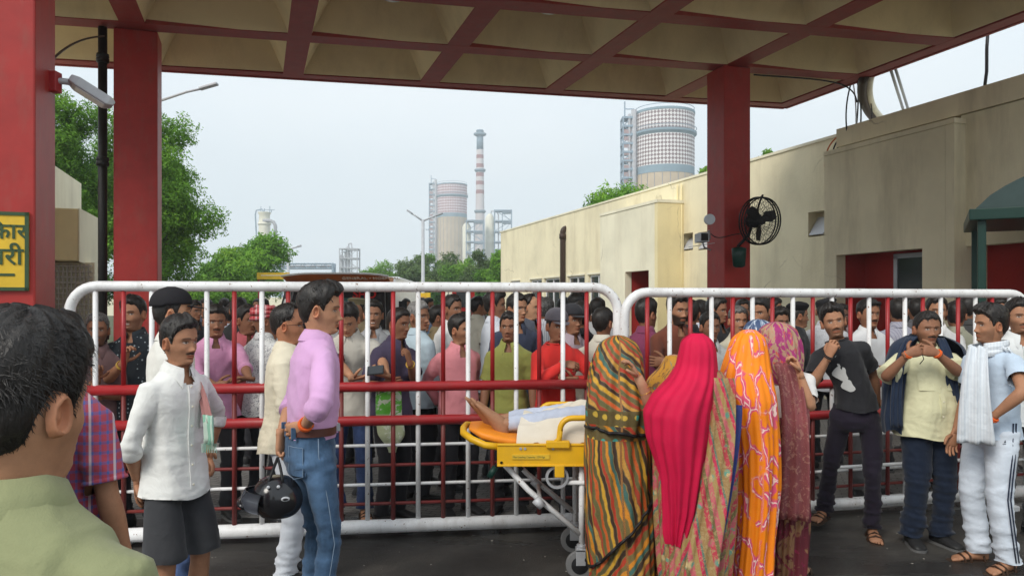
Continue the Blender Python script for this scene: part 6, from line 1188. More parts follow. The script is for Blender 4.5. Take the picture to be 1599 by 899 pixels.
cr('heavy moustached man in a white shirt with sunglasses on his head', 1362, 6.35, 470, 6, 12, (.68, .69, .70), legm=GY, skin=S3, seed=139, mous=1.6, x0=1355, w=1.1, build=1.08, headgear='sunglasses', H=1.62, arms={'l': {'w': (1393, 586, 6.0), 'hw': (1, .2, -1), 'dw': (-.6, -.2, 0)}})
cr('man in a lavender grey shirt with his back turned inside the porch', 1402, 7.3, 468, 170, 165, (.34, .34, .40), pat='stripe', col2=(.2, .2, .28), skin=S3, seed=140)
cr('man in a white shirt holding his chin behind the pale yellow shirt', 1462, 6.5, 464, -12, -16, (.68, .68, .67), skin=S2, seed=141, vol=.022, arms={'l': {'w': (1482, 548, 6.2), 'hw': (.6, 0, -1), 'dw': (-.5, -.1, .9), 'nw': (-.3, .9, 0), 'curl': .9}})
cr('man in an olive grey shirt with his back turned to the rail', 1496, 6.6, 472, 165, 150, (.30, .30, .23), skin=S3, seed=142, x0=1492)
cr('tall dark haired man behind the towel wearer', 1512, 7.2, 462, 150, 140, (.05, .05, .05), skin=S3, seed=143)
cr('man in a dark shirt in the porch shade near the kiosk post', 1560, 7.4, 466, -10, -10, (.05, .045, .05), skin=S3, seed=144)
cr('man with his back turned standing in the dark porch opening', 1430, 8.2, 468, 175, 170, (.10, .10, .11), skin=S3, seed=145)
# farther people down the road
FG = 'people farther down the road'
def far(label, px, D, face, col, seed, top=None, legm=DK, **k):
    person(label, px, D, top if top else HZ-(1.66-CH)*F/D, face, skin=S3, shirt=dict(m=fabric(col), sleeve='half', hem=.8), legs=dict(m=legm), lod=0, seed=seed, group=FG, H=(1.66 if not top else None), **k)
far('person in a raspberry red shirt walking away down the road', 350, 12.5, 180, (.30, .035, .07), 201)
far('person in a grey patterned top close behind the pink shirt', 362, 8.4, 170, (.42, .43, .50), 202, top=476)
far('dark haired boy in a sky blue shirt sitting low near the yellow board', 668, 12.0, 60, (.30, .42, .62), 203)
far('person in a pale yellow shirt beside the sky blue shirt', 659, 12.6, 40, (.62, .54, .28), 204)
far('person in a white shirt before the red framed poster', 634, 14.5, 20, (.62, .60, .60), 205)
far('man in a cream shirt with folded shoulders before the dark board', 745, 9.6, 120, (.60, .56, .46), 206, top=464)
far('person in dark clothes far left of the van', 402, 15.0, 10, (.30, .18, .16), 207)
far('person in a brown shirt standing beside the van', 412, 13.0, -20, (.20, .13, .10), 208)
far('small dark figure under the willow tree', 697, 16.0, 0, (.10, .10, .12), 209)
far('person with a raised arm in a khaki shirt behind the teal shirt', 683, 7.6, 100, (.26, .20, .11), 210, top=478, arms={'l': {'w': (652, 503, 7.4), 'hw': (0, 0, -1)}})
far('person in dark clothes behind the black capped man', 303, 8.8, 60, (.05, .05, .06), 211, top=470)
far('person in black behind the pink shirted leaner', 372, 7.6, 180, (.03, .03, .03), 212, top=466)
far('man in a navy top beyond the black capped man', 322, 9.6, 0, (.08, .09, .13), 213, top=467)
far('head of a man in white far behind the thick haired man', 752, 11.0, 60, (.6, .6, .6), 214)
far('man in a blue shirt walking near the far building windows', 846, 10.5, 180, (.20, .26, .40), 215)
far('man in a striped shirt by the long wall', 880, 11.5, 90, (.5, .5, .52), 216)
run_jobs()
# ------------------------------------------------------------------ women in saris beside the stretcher
def uvg(g): return g.xyz(g.n('ShaderNodeTexCoord').outputs['UV'])
def fract(g, x): return g.math('FRACT', x)
def uvco(g, sx=1, sy=1, rot=0):
    m = g.n('ShaderNodeMapping'); m.inputs['Scale'].default_value = (sx, sy, 1); m.inputs['Rotation'].default_value = (0, 0, rot); g.l(g.n('ShaderNodeTexCoord').outputs['UV'], m.inputs[0]); return m.outputs[0]
def cloth_bump(g, k=.25): g.bump(g.math('ADD', g.noise(14, 3, .5), g.math('MULTIPLY', g.noise(400, 2), .08)), k, .012)
def vor(g, co, sc_, feat='F1', out_='Distance', rnd=1.):
    v = g.n('ShaderNodeTexVoronoi', feature=feat); v.inputs['Scale'].default_value = sc_; v.inputs['Randomness'].default_value = rnd; g.l(co, v.inputs['Vector']); return v.outputs[out_]
def sari_stripes(name, skew, freq, rnds):
    g = G(name, .6, 0, .3); u = uvg(g); s = g.math('ADD', g.math('MULTIPLY', u[0], freq), g.math('MULTIPLY', u[1], skew)); s = g.math('ADD', s, g.math('MULTIPLY', g.noise(6, 2), .25))
    cols = [(.52, .10, .02), (.10, .085, .03), (.55, .30, .03), (.045, .025, .015), (.42, .045, .02), (.16, .12, .04), (.58, .22, .02), (.05, .13, .11), (.05, .03, .02), (.50, .26, .05), (.35, .05, .025), (.12, .11, .04)]
    base = g.ramp(fract(g, s), [(k/12, c) for k, c in enumerate(cols)], 'CONSTANT')
    ln = g.ramp(fract(g, g.math('MULTIPLY', s, 12.)), [(0, 1.), (.10, 0.), (.9, 0.), (.92, 1.)], 'CONSTANT'); base = g.mix(ln, base, (.20, .14, .05))
    bd = g.ramp(vor(g, uvco(g, 1, 1), 15, rnd=.15), [(.22, 1.), (.27, 0.)]); zone = g.ramp(fract(g, g.math('MULTIPLY', u[1], rnds)), [(0, 0.), (.0, 1.), (.17, 0.)], 'CONSTANT')
    base = g.mix(zone, base, g.t.nodes.new('ShaderNodeRGB').outputs[0] if False else (.115, .085, .03)); dc = g.ramp(g.noise(4.5, 1), [(.3, (.55, .25, .03)), (.45, (.5, .08, .03)), (.52, (.05, .3, .25)), (.6, (.6, .4, .06))], 'CONSTANT'); base = g.mix(g.math('MULTIPLY', bd, zone), base, dc)
    g.color(g.mix(g.ramp(g.noise(60, 3), [(.5, 0.), (.75, .35)]), base, (.06, .04, .02))); cloth_bump(g); return g.m
def sari_solid(name, c, rough=.5, tint=None):
    g = G(name, rough, 0, .25); c = np.array(c); g.color(g.ramp(g.noise(3.5, 5), [(.3, tuple(c*.82)), (.7, tuple(np.minimum(c*1.12, 1)))])); cloth_bump(g, .2); return g.m
def sari_patch(name):
    g = G(name, .6, 0, .3); u = uvg(g); s = g.math('ADD', g.math('MULTIPLY', u[0], 7.), g.math('MULTIPLY', u[1], -3.2)); c = g.ramp(fract(g, s), [(0, (.30, .18, .07)), (.22, (.42, .04, .06)), (.38, (.16, .13, .05)), (.5, (.48, .10, .12)), (.66, (.34, .22, .08)), (.82, (.50, .03, .08)), (.93, (.10, .16, .12))], 'CONSTANT')
    fl = g.ramp(vor(g, uvco(g, 1, 1), 17), [(.18, 1.), (.30, 0.)]); c = g.mix(fl, c, g.ramp(g.noise(9, 2), [(.4, (.55, .10, .16)), (.5, (.12, .30, .22)), (.58, (.55, .40, .2))], 'CONSTANT'))
    e = g.ramp(g.noise(34, 4, .7, dist=1.5), [(.52, 0.), (.58, .7)]); c = g.mix(e, c, (.38, .28, .13)); g.color(c); cloth_bump(g); return g.m
def sari_zigzag(name, base, l1, l2, sc_=7):
    g = G(name, .55, 0, .25); co = uvco(g, 1, .55)
    n = g.n('ShaderNodeTexNoise'); n.inputs['Scale'].default_value = 26; n.inputs['Detail'].default_value = 2; g.l(co, n.inputs['Vector']); mv = g.n('ShaderNodeMix', data_type='VECTOR'); mv.inputs[0].default_value = .035; g.l(co, mv.inputs[4]); g.l(n.outputs[1], mv.inputs[5])
    d = vor(g, mv.outputs[1], sc_, 'DISTANCE_TO_EDGE'); b0 = np.array(base); c = g.ramp(g.noise(3.5, 4), [(.3, tuple(b0*.85)), (.7, tuple(np.minimum(b0*1.15, 1)))])
    msk = g.ramp(g.noise(5.5, 2), [(.42, 0.), (.47, 1.)]); c = g.mix(g.math('MULTIPLY', g.ramp(d, [(.07, 1.), (.10, 0.)]), g.math('MULTIPLY', msk, .8)), c, l2); c = g.mix(g.math('MULTIPLY', g.ramp(d, [(.012, 1.), (.024, 0.)]), msk), c, l1)
    g.color(c); cloth_bump(g, .25); return g.m
def sari_floral(name, base, f1, f2, sc_=9, thr=.5):
    g = G(name, .65, 0, .25); b0 = np.array(base); c = g.ramp(g.noise(3, 4), [(.3, tuple(b0*.7)), (.7, tuple(b0*1.3))]); n1 = g.noise(sc_, 3, .6, uvco(g, 1, .8), 1.8); c = g.mix(g.ramp(n1, [(thr, 0.), (thr+.04, .85)]), c, f1); n2 = g.noise(sc_*1.3, 3, .6, uvco(g, 1.1, 1), 2.4); c = g.mix(g.ramp(n2, [(thr+.08, 0.), (thr+.11, .9)]), c, f2); g.color(c); cloth_bump(g); return g.m
def drape(th, name, D, rows, m, ry=None, folds_=(9, .010), phr=(0, 2*math.pi), seed=0, tilt=0., ny=84, nx=132, cap=True, hemamp=.0, swing=0., flare=1.0, dy=0., uvr=0.):
    """cloth column round a vertical run of silhouette rows (photo row, left, right[, depth radius])"""
    rg_ = np.random.default_rng(seed); ys = np.array([r_[0] for r_ in rows], float); xl = np.array([r_[1] for r_ in rows], float); xr = np.array([r_[2] for r_ in rows], float)
    rd = np.array([(r_[3] if len(r_) > 3 else max(.10, (r_[2]-r_[1])*D/F*.42)) for r_ in rows]); closed = phr[1]-phr[0] > 6.2; nph = nx if closed else nx
    t = np.linspace(0, 1, ny)**.9; yy = ys[0]+(ys[-1]-ys[0])*t; XL = np.interp(yy, ys, xl); XR = np.interp(yy, ys, xr); RD = np.interp(yy, ys, rd)
    k = np.array([.25, .5, .25])
    for _ in range(3):
        for A_ in (XL, XR, RD): A_[1:-1] = np.convolve(A_, k, 'valid')
    ph = np.linspace(phr[0], phr[1], nph, endpoint=not closed); P3 = np.zeros((ny, nph, 3)); ph0 = rg_.uniform(0, 6, 5)
    for i in range(ny):
        cx = ((XL[i]+XR[i])/2-CX)*D/F; rx = (XR[i]-XL[i])/2*D/F; z = CH-(yy[i]-HZ)*D/F; tt = i/ny
        n, a = folds_; w_ = ph*n+ph0[0]+1.6*np.sin(ph*2+ph0[1]+tt*swing)+tt*1.2; f = (1-1.5*np.sqrt(np.sin(w_/2)**2+.05))*(.6+.4*np.sin(ph*3+ph0[4]+tt*4))+.35*np.sin(ph*n*1.9+ph0[2]+3*tt)+.5*np.sin(ph*4+ph0[3]+6*tt); am = a*min(1, .15+tt*1.6)
        r_ = 1+f*am/max(rx, .05); P3[i, :, 0] = cx+rx*SE(np.sin(ph), .9)*r_; P3[i, :, 1] = D+dy-RD[i]*SE(np.cos(ph), .9)*(1+f*am/RD[i]); P3[i, :, 2] = z+tilt*tt*np.sin(ph)*rx+hemamp*tt**3*np.sin(ph*7+ph0[4])
    u_ = ph/(2*math.pi)*1.1; UV = np.zeros((ny, nph, 2)); UV[..., 0] = u_[None]+uvr*np.linspace(0, 1, ny)[:, None]; UV[..., 1] = P3[..., 2]
    V = tolocal(th, P3); b = MB()
    if closed: Fs = [(i*nph+j, i*nph+(j+1) % nph, (i+1)*nph+(j+1) % nph, (i+1)*nph+j) for i in range(ny-1) for j in range(nph)]
    else: Fs = [(i*nph+j, i*nph+j+1, (i+1)*nph+j+1, (i+1)*nph+j) for i in range(ny-1) for j in range(nph-1)]
    VV = V.reshape(-1, 3); UU = UV.reshape(-1, 2)
    if cap and closed: VV = np.vstack([VV, V[0].mean(0)+[0, 0, .006]]); UU = np.vstack([UU, UU[:nph].mean(0)]); Fs += [(ny*nph, (j+1) % nph, j) for j in range(nph)]
    b.add(VV, Fs, 0, UU); ob = b.build(name, m, th, True, uv=True); return ob, V[-1], V
def border(par, ring, r, m, name='border', closed=True):
    b = MB(); P_ = list(ring)+([ring[0]] if closed else []); b.tube(P_, r, 6, cap=not closed); return b.build(name, m, par, True)
bangle = plain('gold', (.55, .34, .08), .3, .8, .1)
blk = sari_solid('sari_black', (.014, .012, .012))
# woman 1
W1 = person('woman in a striped orange, olive and black sari nearest the stretcher', 960, 4.2, 531, 100, 95, skin=S1, H=1.375, build=.8, lod=1, seed=301, x0=958, feet='sandal', hair='long', cat='person', arms={'l': {'w': (992, 600, 4.25), 'hw': (1, .2, -1), 'dw': (-.1, .1, 1), 'nw': (-1, 0, 0)}, 'r': {'w': (985, 625, 4.12), 'hw': (.2, -.3, -1), 'dw': (.6, .3, .5)}})
th = W1['o']; s1a = sari_stripes('sari_stripe_veil', 3.4, 2.2, 2.1); s1b = sari_stripes('sari_stripe_skirt', .8, 4.6, 1.15); s1c = sari_stripes('sari_stripe_hem', -2.6, 3.6, 1.6)
sk_, rg, _ = drape(th, 'skirt', 4.22, [(640, 918, 1010, .15), (700, 915, 1014, .17), (800, 918, 1022, .19), (926, 924, 1030, .20)], s1c, folds_=(14, .015), seed=5); border(sk_, rg, .010, blk)
wp_, rg, _ = drape(th, 'sari_wrap', 4.2, [(636, 916, 1012, .17), (700, 913, 1014, .19), (760, 914, 1017, .20), (822, 919, 1020, .20)], s1b, folds_=(12, .013), seed=6, tilt=1.15); border(wp_, rg, .011, blk)
vl, rg, _ = drape(th, 'veil', 4.19, [(524, 956, 974, .04), (528, 946, 985, .07), (536, 936, 994, .10), (556, 928, 1002, .125), (575, 922, 1003, .14), (600, 917, 1006, .18), (635, 915, 1014, .21), (668, 918, 1010, .20)], s1a, folds_=(9, .016), seed=7, tilt=-.12, hemamp=.004); border(vl, rg, .012, blk)
# bare forearm raised to the face, outside the veil
b = MB(); pts = tolocal(th, np.array([W(1018, 648, 4.06), W(1012, 622, 4.02), W(1003, 602, 4.0), W(996, 588, 4.0)])); b.tube(pts, np.array([.038, .034, .027, .024])/W1['s'], 12); b.K[-1] *= np.array(S1); d_ = pts[-1]-pts[-2]; hand(b, pts[-1], d_, tolocal(th, W(980, 580, 4.0))-pts[-1], 1, curl=.5, col=np.array(S1), lod=1); b.build('forearm', SKIN, th, True, col=True)
for q in (.25, .55):
    pc = W(1010-8*q, 618-26*q, 4.015); o = MB(); ax_ = W(996, 588, 4.0)-W(1012, 622, 4.02); ax_ /= np.linalg.norm(ax_); u_, v_ = frames([pc, pc+ax_])[1][0]; o.tube(tolocal(th, np.array([pc+(math.cos(a)*u_+math.sin(a)*v_)*.034 for a in np.linspace(0, 2*math.pi, 17)])), .0035, 6, cap=False); o.build('bangle', bangle, th, True)
# woman 2 (behind, mustard)
W5 = person('woman in a mustard sari bending between the striped sari and pink veil', 1052, 4.75, 560, 60, 60, skin=S2, H=1.28, build=.8, lod=0, seed=302, x0=1050, feet='sandal', hair='long')
th = W5['o']; ms_ = sari_floral('sari_mustard', (.50, .24, .03), (.12, .05, .03), (.05, .20, .18), 12, .55)
drape(th, 'sari', 4.72, [(556, 1040, 1066, .06), (575, 1030, 1078, .12), (592, 1010, 1090, .18), (640, 1002, 1092, .2), (760, 1004, 1085, .2), (886, 1008, 1080, .2)], ms_, folds_=(11, .012), seed=8)
# woman 3: pink veil
W2 = person('woman under a long bright pink veil over a patchwork sari', 1088, 3.9, 527, 165, 160, skin=S1, H=1.40, build=.8, lod=1, seed=303, x0=1086, feet='sandal', hair='long')
th = W2['o']; pt = sari_patch('sari_patchwork'); pk = sari_solid('pink_veil', (.56, .006, .052), .75)
sb, rg, _ = drape(th, 'sari', 3.93, [(578, 1066, 1124, .12), (592, 1046, 1138, .16), (640, 1014, 1150, .19), (700, 1022, 1152, .19), (790, 1028, 1146, .20), (930, 1034, 1132, .21)], pt, folds_=(14, .016), seed=9, swing=2); border(sb, rg, .01, sari_solid('sari_navy', (.03, .04, .16)))
vl, rg, _ = drape(th, 'veil', 3.88, [(520, 1080, 1097, .03), (523, 1072, 1106, .06), (532, 1064, 1113, .085), (548, 1061, 1117, .105), (572, 1056, 1118, .12), (592, 1044, 1117, .16), (618, 1018, 1114, .20), (642, 1005, 1110, .215), (680, 1008, 1104, .215), (730, 1024, 1092, .20), (790, 1033, 1080, .17), (826, 1037, 1068, .14), (842, 1040, 1064, .12)], pk, folds_=(8, .020), seed=11, ny=110, swing=1.5, phr=(-1.62, 1.75), dy=.0)
hd_, _, _ = drape(th, 'veil_back', 3.88, [(520, 1080, 1097, .03), (523, 1072, 1106, .06), (532, 1064, 1113, .085), (548, 1061, 1117, .105), (572, 1056, 1118, .12), (592, 1044, 1117, .16), (618, 1018, 1114, .20), (642, 1005, 1110, .215)], pk, folds_=(6, .004), seed=11, phr=(1.7, 2*math.pi-1.6))
# navy diagonal border of the pallu
bp = bez(W(1150, 632, 3.78), W(1150, 700, 3.72), W(1128, 800, 3.70), W(1104, 925, 3.70), n=22)
def ribbon(th_o, name, P_, wdir, width, m, thick=.004, wav=.0, parent=None, uvs=None, n=9, seed=0, fringe=None):
    """cloth ribbon with depth following world points, rippled across its width"""
    P_ = np.array(P_, float); k_ = len(P_); wd_ = np.asarray(wdir, float); wd_ = np.broadcast_to(wd_, (k_, 3)); width = np.broadcast_to(np.asarray(width, float), (k_,)); T_ = np.gradient(P_, axis=0); T_ /= np.linalg.norm(T_, axis=1)[:, None]; N_ = np.cross(T_, wd_); N_ /= np.linalg.norm(N_, axis=1)[:, None]
    s = np.linspace(-.5, .5, n); ii = np.arange(k_)/k_; off = wav*(np.sin(s[None]*15+seed+ii[:, None]*2)+.5*np.sin(s[None]*31+seed*2)); A_ = P_[:, None]+wd_[:, None]*(s[None, :, None]*width[:, None, None])+N_[:, None]*off[..., None]; B_ = A_-N_[:, None]*thick
    V = np.vstack([A_.reshape(-1, 3), B_.reshape(-1, 3)]); m_ = k_*n; Fs = [(i*n+j, i*n+j+1, (i+1)*n+j+1, (i+1)*n+j) for i in range(k_-1) for j in range(n-1)]; Fs += [tuple(m_+q for q in f[::-1]) for f in Fs]
    Fs += [(i*n, (i+1)*n, m_+(i+1)*n, m_+i*n) for i in range(k_-1)]+[((i+1)*n-1, m_+(i+1)*n-1, m_+(i+2)*n-1, (i+2)*n-1) for i in range(k_-1)]+[(j, m_+j, m_+j+1, j+1) for j in range(n-1)]+[((k_-1)*n+j, (k_-1)*n+j+1, m_+(k_-1)*n+j+1, m_+(k_-1)*n+j) for j in range(n-1)]
    uv = np.zeros((2*m_, 2)); uv[:m_, 0] = uv[m_:, 0] = np.tile(s, k_)*width.mean(); uv[:m_, 1] = uv[m_:, 1] = np.repeat(np.arange(k_)*.03, n)
    b = MB(); b.add(tolocal(th_o, V), Fs, 0, uv); return b.build(name, m, parent or th_o, True, uv=True)
ribbon(th, 'pallu_border', bp, (1, -.1, 0), .055, sari_solid('sari_navy_band', (.035, .045, .20)), wav=.004)
ribbon(th, 'pallu', bez(W(1128, 590, 3.76), W(1136, 700, 3.70), W(1108, 800, 3.68), W(1090, 925, 3.68), n=26), (1, -.15, 0), np.linspace(.11, .16, 26), pt, wav=.008, n=15)
# woman 4: orange veil
W3 = person('woman under a long orange veil with white zigzag outlines', 1170, 4.12, 521, 190, 185, skin=S1, H=1.42, build=.8, lod=1, seed=304, x0=1168, feet='sandal', hair='long')
th = W3['o']; oz = sari_zigzag('orange_veil', (.86, .235, .008), (.85, .62, .55), (.62, .05, .22), 12)
drape(th, 'skirt', 4.14, [(640, 1140, 1200, .14), (760, 1136, 1204, .17), (933, 1128, 1198, .19)], oz, folds_=(12, .012), seed=13)
vl, rg, _ = drape(th, 'veil', 4.10, [(515, 1160, 1180, .03), (518, 1151, 1188, .06), (526, 1144, 1194, .09), (545, 1137, 1198, .11), (566, 1130, 1200, .13), (590, 1124, 1203, .16), (620, 1126, 1208, .19), (690, 1136, 1211, .19), (760, 1140, 1209, .19), (835, 1140, 1201, .19), (915, 1134, 1196, .19)], oz, folds_=(11, .020), seed=14, ny=120, swing=2); border(vl, rg, .008, oz)
# woman 5: maroon sari, floral head scarf
W4 = person('woman in a maroon floral sari and patterned magenta head scarf', 1222, 4.5, 510, 165, 150, skin=S1, H=1.45, build=.82, lod=1, seed=305, x0=1228, feet='sandal', hair='long', shirt=dict(m=fabric((.68, .66, .64)), kind='tee', sleeve='tee', hem=1.06, ease=.98), arms={'r': {'w': (1249, 582, 4.27), 'hw': (.15, -.25, -1), 'dw': (-.3, .2, .9), 'nw': (-1, 0, 0), 'curl': .8}, 'l': {'w': (1205, 620, 4.7)}})
th = W4['o']; mf = sari_floral('sari_maroon', (.12, .018, .028), (.26, .15, .07), (.22, .02, .06), 8, .52); mr = sari_floral('pallu_rose', (.22, .065, .07), (.32, .16, .13), (.12, .03, .04), 34, .55); hs = sari_floral('head_scarf', (.30, .03, .14), (.42, .30, .17), (.55, .10, .06), 10, .50)
sk_, rg, _ = drape(th, 'sari', 4.5, [(648, 1203, 1254, .13), (700, 1200, 1258, .16), (800, 1196, 1257, .18), (893, 1192, 1253, .18)], mf, folds_=(14, .013), seed=15); border(sk_, rg, .008, mf)
drape(th, 'head_scarf', 4.48, [(503, 1204, 1222, .03), (506, 1195, 1232, .06), (514, 1187, 1241, .09), (535, 1184, 1248, .115), (560, 1188, 1251, .12), (585, 1198, 1250, .13), (602, 1206, 1246, .13)], hs, folds_=(9, .013), seed=16, hemamp=.012)
ribbon(th, 'pallu', bez(W(1225, 566, 4.36), W(1243, 610, 4.22), W(1246, 700, 4.22), W(1240, 812, 4.24), n=26), (1, -.35, 0), np.linspace(.11, .15, 26), mr, wav=.010, n=15)
ribbon(th, 'pallu_fold', bez(W(1252, 600, 4.3), W(1258, 680, 4.25), W(1252, 720, 4.25), W(1246, 800, 4.28), n=20), (.7, -.6, 0), .07, mr, wav=.008, n=9, seed=3)
run_jobs()
W6 = person('woman with a blue and white striped scarf on her head behind the orange veil', 1183, 4.85, 505, 150, 150, skin=S2, H=1.46, build=.8, lod=0, seed=306, x0=1178, feet='sandal', hair='long'); th = W6['o']
bs = sari_zigzag('scarf_blue', (.05, .08, .16), (.72, .74, .78), (.25, .32, .42), 16); drape(th, 'head_scarf', 4.85, [(499, 1176, 1192, .03), (502, 1168, 1200, .06), (512, 1162, 1206, .09), (540, 1160, 1208, .11), (580, 1156, 1212, .12)], bs, folds_=(7, .008), seed=17)
drape(th, 'sari', 4.86, [(566, 1160, 1206, .12), (620, 1154, 1212, .17), (760, 1152, 1214, .18), (866, 1150, 1216, .18)], sari_floral('sari_teal', (.05, .09, .12), (.3, .2, .1), (.1, .02, .05), 9), folds_=(10, .01), seed=18)

# ------------------------------------------------------------------ patient on the stretcher
th = thing('person', 'person lying on the stretcher, bare feet and cloth covered legs showing', 'person', (sx0, DS+.27, zt)); OX = np.array(th.location); b = MB(); skp = np.array((.36, .19, .11)); tr_m = fabric((.42, .46, .56)); ft = []
for s_, ax_, tl in ((-1, .225, .60), (1, .175, .52)):
    fb = MB(); foot(fb, (0, 0, .075), 0, skp, 1.22, True); V, Fs = fb.data(); K = np.concatenate(fb.K); up = np.array([.75, .08*s_, .60]); up /= np.linalg.norm(up); fw = np.array([-tl, -.12*s_, .75]); fw -= up*np.dot(fw, up); fw /= np.linalg.norm(fw); rt = np.cross(fw, up); an = np.array([ax_, s_*.075, .068])
    V = an+(V-[0, 0, .06])[:, :1]*rt+(V-[0, 0, .06])[:, 1:2]*fw+(V-[0, 0, .06])[:, 2:3]*up; b.add(V, Fs); b.K[-1] = K*[1.0, .96, .92]
    kn = np.array([.66, s_*.10, .115]); hp_ = np.array([1.05, s_*.09, .10]); b.tube([an+[-.01, 0, 0], an+[.05, 0, .004], (an+kn)/2, kn, (kn+hp_)/2, hp_], [.036, .036, .048, .055, .07, .08], 12); b.K[-1] *= skp; ft.append((an, kn, hp_))
b.rings([[(x, ry_*math.cos(a), .10+rz_*math.sin(a)) for a in np.arange(20)*math.pi/10] for x, ry_, rz_ in ((.98, .13, .07), (1.05, .16, .09), (1.2, .15, .09), (1.35, .165, .10), (1.46, .15, .085), (1.5, .07, .06))], col=skp)
o_ = dict(skin=tuple(skp), w=1., nose=1., beard=.3, mous=.8, s=3, vol=.015, quiff=0, bald=0); Pg, PHg, Zg = head_grid(o_, 1); cg = head_color(Pg, PHg, Zg, o_)
def lieT(V): V = np.asarray(V); return np.stack([1.64+V[..., 2], V[..., 0], .115+V[..., 1]], -1)
Vh, Fh = loft(lieT(Pg), True); b.add(Vh, [f[::-1] for f in Fh], 0); b.K[-1] = np.vstack([cg.reshape(-1, 3), skp[None], skp[None]])
for s_ in (-1, 1): b.tube([(1.42, s_*.17, .10), (1.2, s_*.22, .08), (1.0, s_*.15, .17)], [.045, .038, .025], 10); b.K[-1] *= skp; hand(b, np.array([1.0, s_*.15, .17]), (-1, -s_*.5, .05), (0, 0, -1), s_, col=skp)
b.build('body', SKIN, th, True, col=True)
hm = hair_mesh(o_, 0, np.random.default_rng(3)); hm.V = [lieT(np.concatenate(hm.V))]; hm.build('hair', hairmat(.3), th, True)
b = MB()
for an, kn, hp_ in ft: b.tube([an+[.015, 0, .0], an+[.07, 0, .004], (an+kn)/2, kn, hp_], [.046, .048, .056, .066, .09], 16)
def postp(V, N): f = folds(V, 4, 16, (1.6, 1, 1)); return V+N*(f*.007)[:, None], V[:, 0] > .262
cloth_job('trousers', b, tr_m, th, .010, postp, 4)
g = G('dhoti', .85, 0, .2); u = uvg(g); sp = g.ramp(g.noise(9, 2, .5, uvco(g, .5, 3), 1.5), [(.70, 0.), (.71, .8)]); g.color(g.mix(sp, g.ramp(g.noise(4, 5), [(.3, (.56, .50, .40)), (.7, (.68, .62, .52))]), (.06, .05, .05))); cloth_bump(g, .3); dm = g.m
nx_, ny_ = 60, 36; V = np.zeros((nx_, ny_, 3)); UVd = np.zeros((nx_, ny_, 2))
for i in range(nx_):
    x = .36+1.08*i/(nx_-1); top_ = .118+.062*sm(.38, .66, x)+.02*math.sin(x*9)
    for j in range(ny_):
        q = -1+2*j/(ny_-1); yv = q*.262; hh = top_*(1-abs(q)**2.6)+.012+.010*math.sin(x*38+q*7)*(1-abs(q))+.007*math.sin(x*21-q*16); zz = max(hh, .0) if abs(q) < .93 else -.0; zz = hh if abs(q) < .96 else -.012-.008*math.sin(x*70)
        V[i, j] = (x-.06*(1-abs(q))*0+.05*q*(i == 0), yv, zz); UVd[i, j] = (x, q)
b = MB(); b.add(V.reshape(-1, 3), [(i*ny_+j, (i+1)*ny_+j, (i+1)*ny_+j+1, i*ny_+j+1) for i in range(nx_-1) for j in range(ny_-1)], 0, UVd.reshape(-1, 2)); dh = b.build('dhoti_cloth', dm, th, True, uv=True)
b = MB(); b.tube([V[i, 0]+[0, -.004, -.006-.004*(i % 2)] for i in range(nx_)], .0055, 5); b.build('red_trim', sari_solid('trim_red', (.38, .03, .02)), dh, True)
run_jobs()

# ------------------------------------------------------------------ things worn and carried
# shoulder towel of the white shirt man
th = B['o']; pkb = fabric((.40, .19, .18)); gnb = fabric((.22, .42, .32), 'stripe', (.55, .62, .55))
tw = bez(W(278, 572, 3.72), W(300, 566, 3.66), W(316, 600, 3.52), W(325, 660, 3.50), n=22); ribbon(th, 'shoulder_towel', tw, (.75, -.55, 0), np.linspace(.05, .085, 22), pkb, wav=.006)
ribbon(th, 'towel_end', [W(324, 648, 3.49), W(326, 665, 3.485), W(327, 684, 3.485), W(326, 694, 3.485)], (.75, -.55, 0), .085, gnb, wav=.007)
o = MB()
for k in range(14): p = W(315+k*1.7, 692, 3.48); o.tube([p, p-[0, 0, .022], p+[.004*math.sin(k*3), 0, -.042]], .0018, 4)
o.V = [tolocal(th, np.concatenate(o.V))]; o.build('fringe', gnb, th)['kind'] = 'stuff'
# checked figure's towel
# wrist threads
orng = plain('orange_thread', (.75, .12, .02), .7); gold = plain('yellow_thread', (.65, .42, .08), .6)
band(Cc, 'r', .030, orng, .02, .007); band(SM_, 'r', .031, gold, .045, .004); band(PU_, 'l', .031, gold, .03, .005); band(Z_, 'l', .030, orng, .015, .005); band(Z_, 'r', .029, orng, .01, .004); band(Y, 'r', .029, M['dark_metal'], .01, .004); band(X_, 'l', .031, orng, .01, .008)
# helmet held behind the back
hc_ = W(430, 775, 3.56); th = thing('motorcycle_helmet', 'black motorcycle helmet with a grey visor hanging from the hand behind the lilac shirt', 'helmet', hc_, rz=.25); th.scale = (.88, .88, .86)
gl = plain('helmet_shell', (.012, .012, .014), .18, 0, .2, 6, 0, .6); b = MB(); rg = []
for t in np.linspace(0, 1, 18):
    a_ = -1.1+2.3*t; rg.append([((.130*math.cos(a_)*(1+.10*math.cos(q)))*math.cos(q)-.02*math.sin(a_), .118*math.cos(a_)*math.sin(q), .118*math.sin(a_)+.012*math.cos(q)) for q in np.arange(32)*math.pi/16])
Ry = lambda P_, a: np.stack([P_[..., 0]*math.cos(a)+P_[..., 2]*math.sin(a), P_[..., 1], -P_[..., 0]*math.sin(a)+P_[..., 2]*math.cos(a)], -1)
b.rings(Ry(np.array(rg), .35)); b.build('shell', gl, th, True, auto=50)
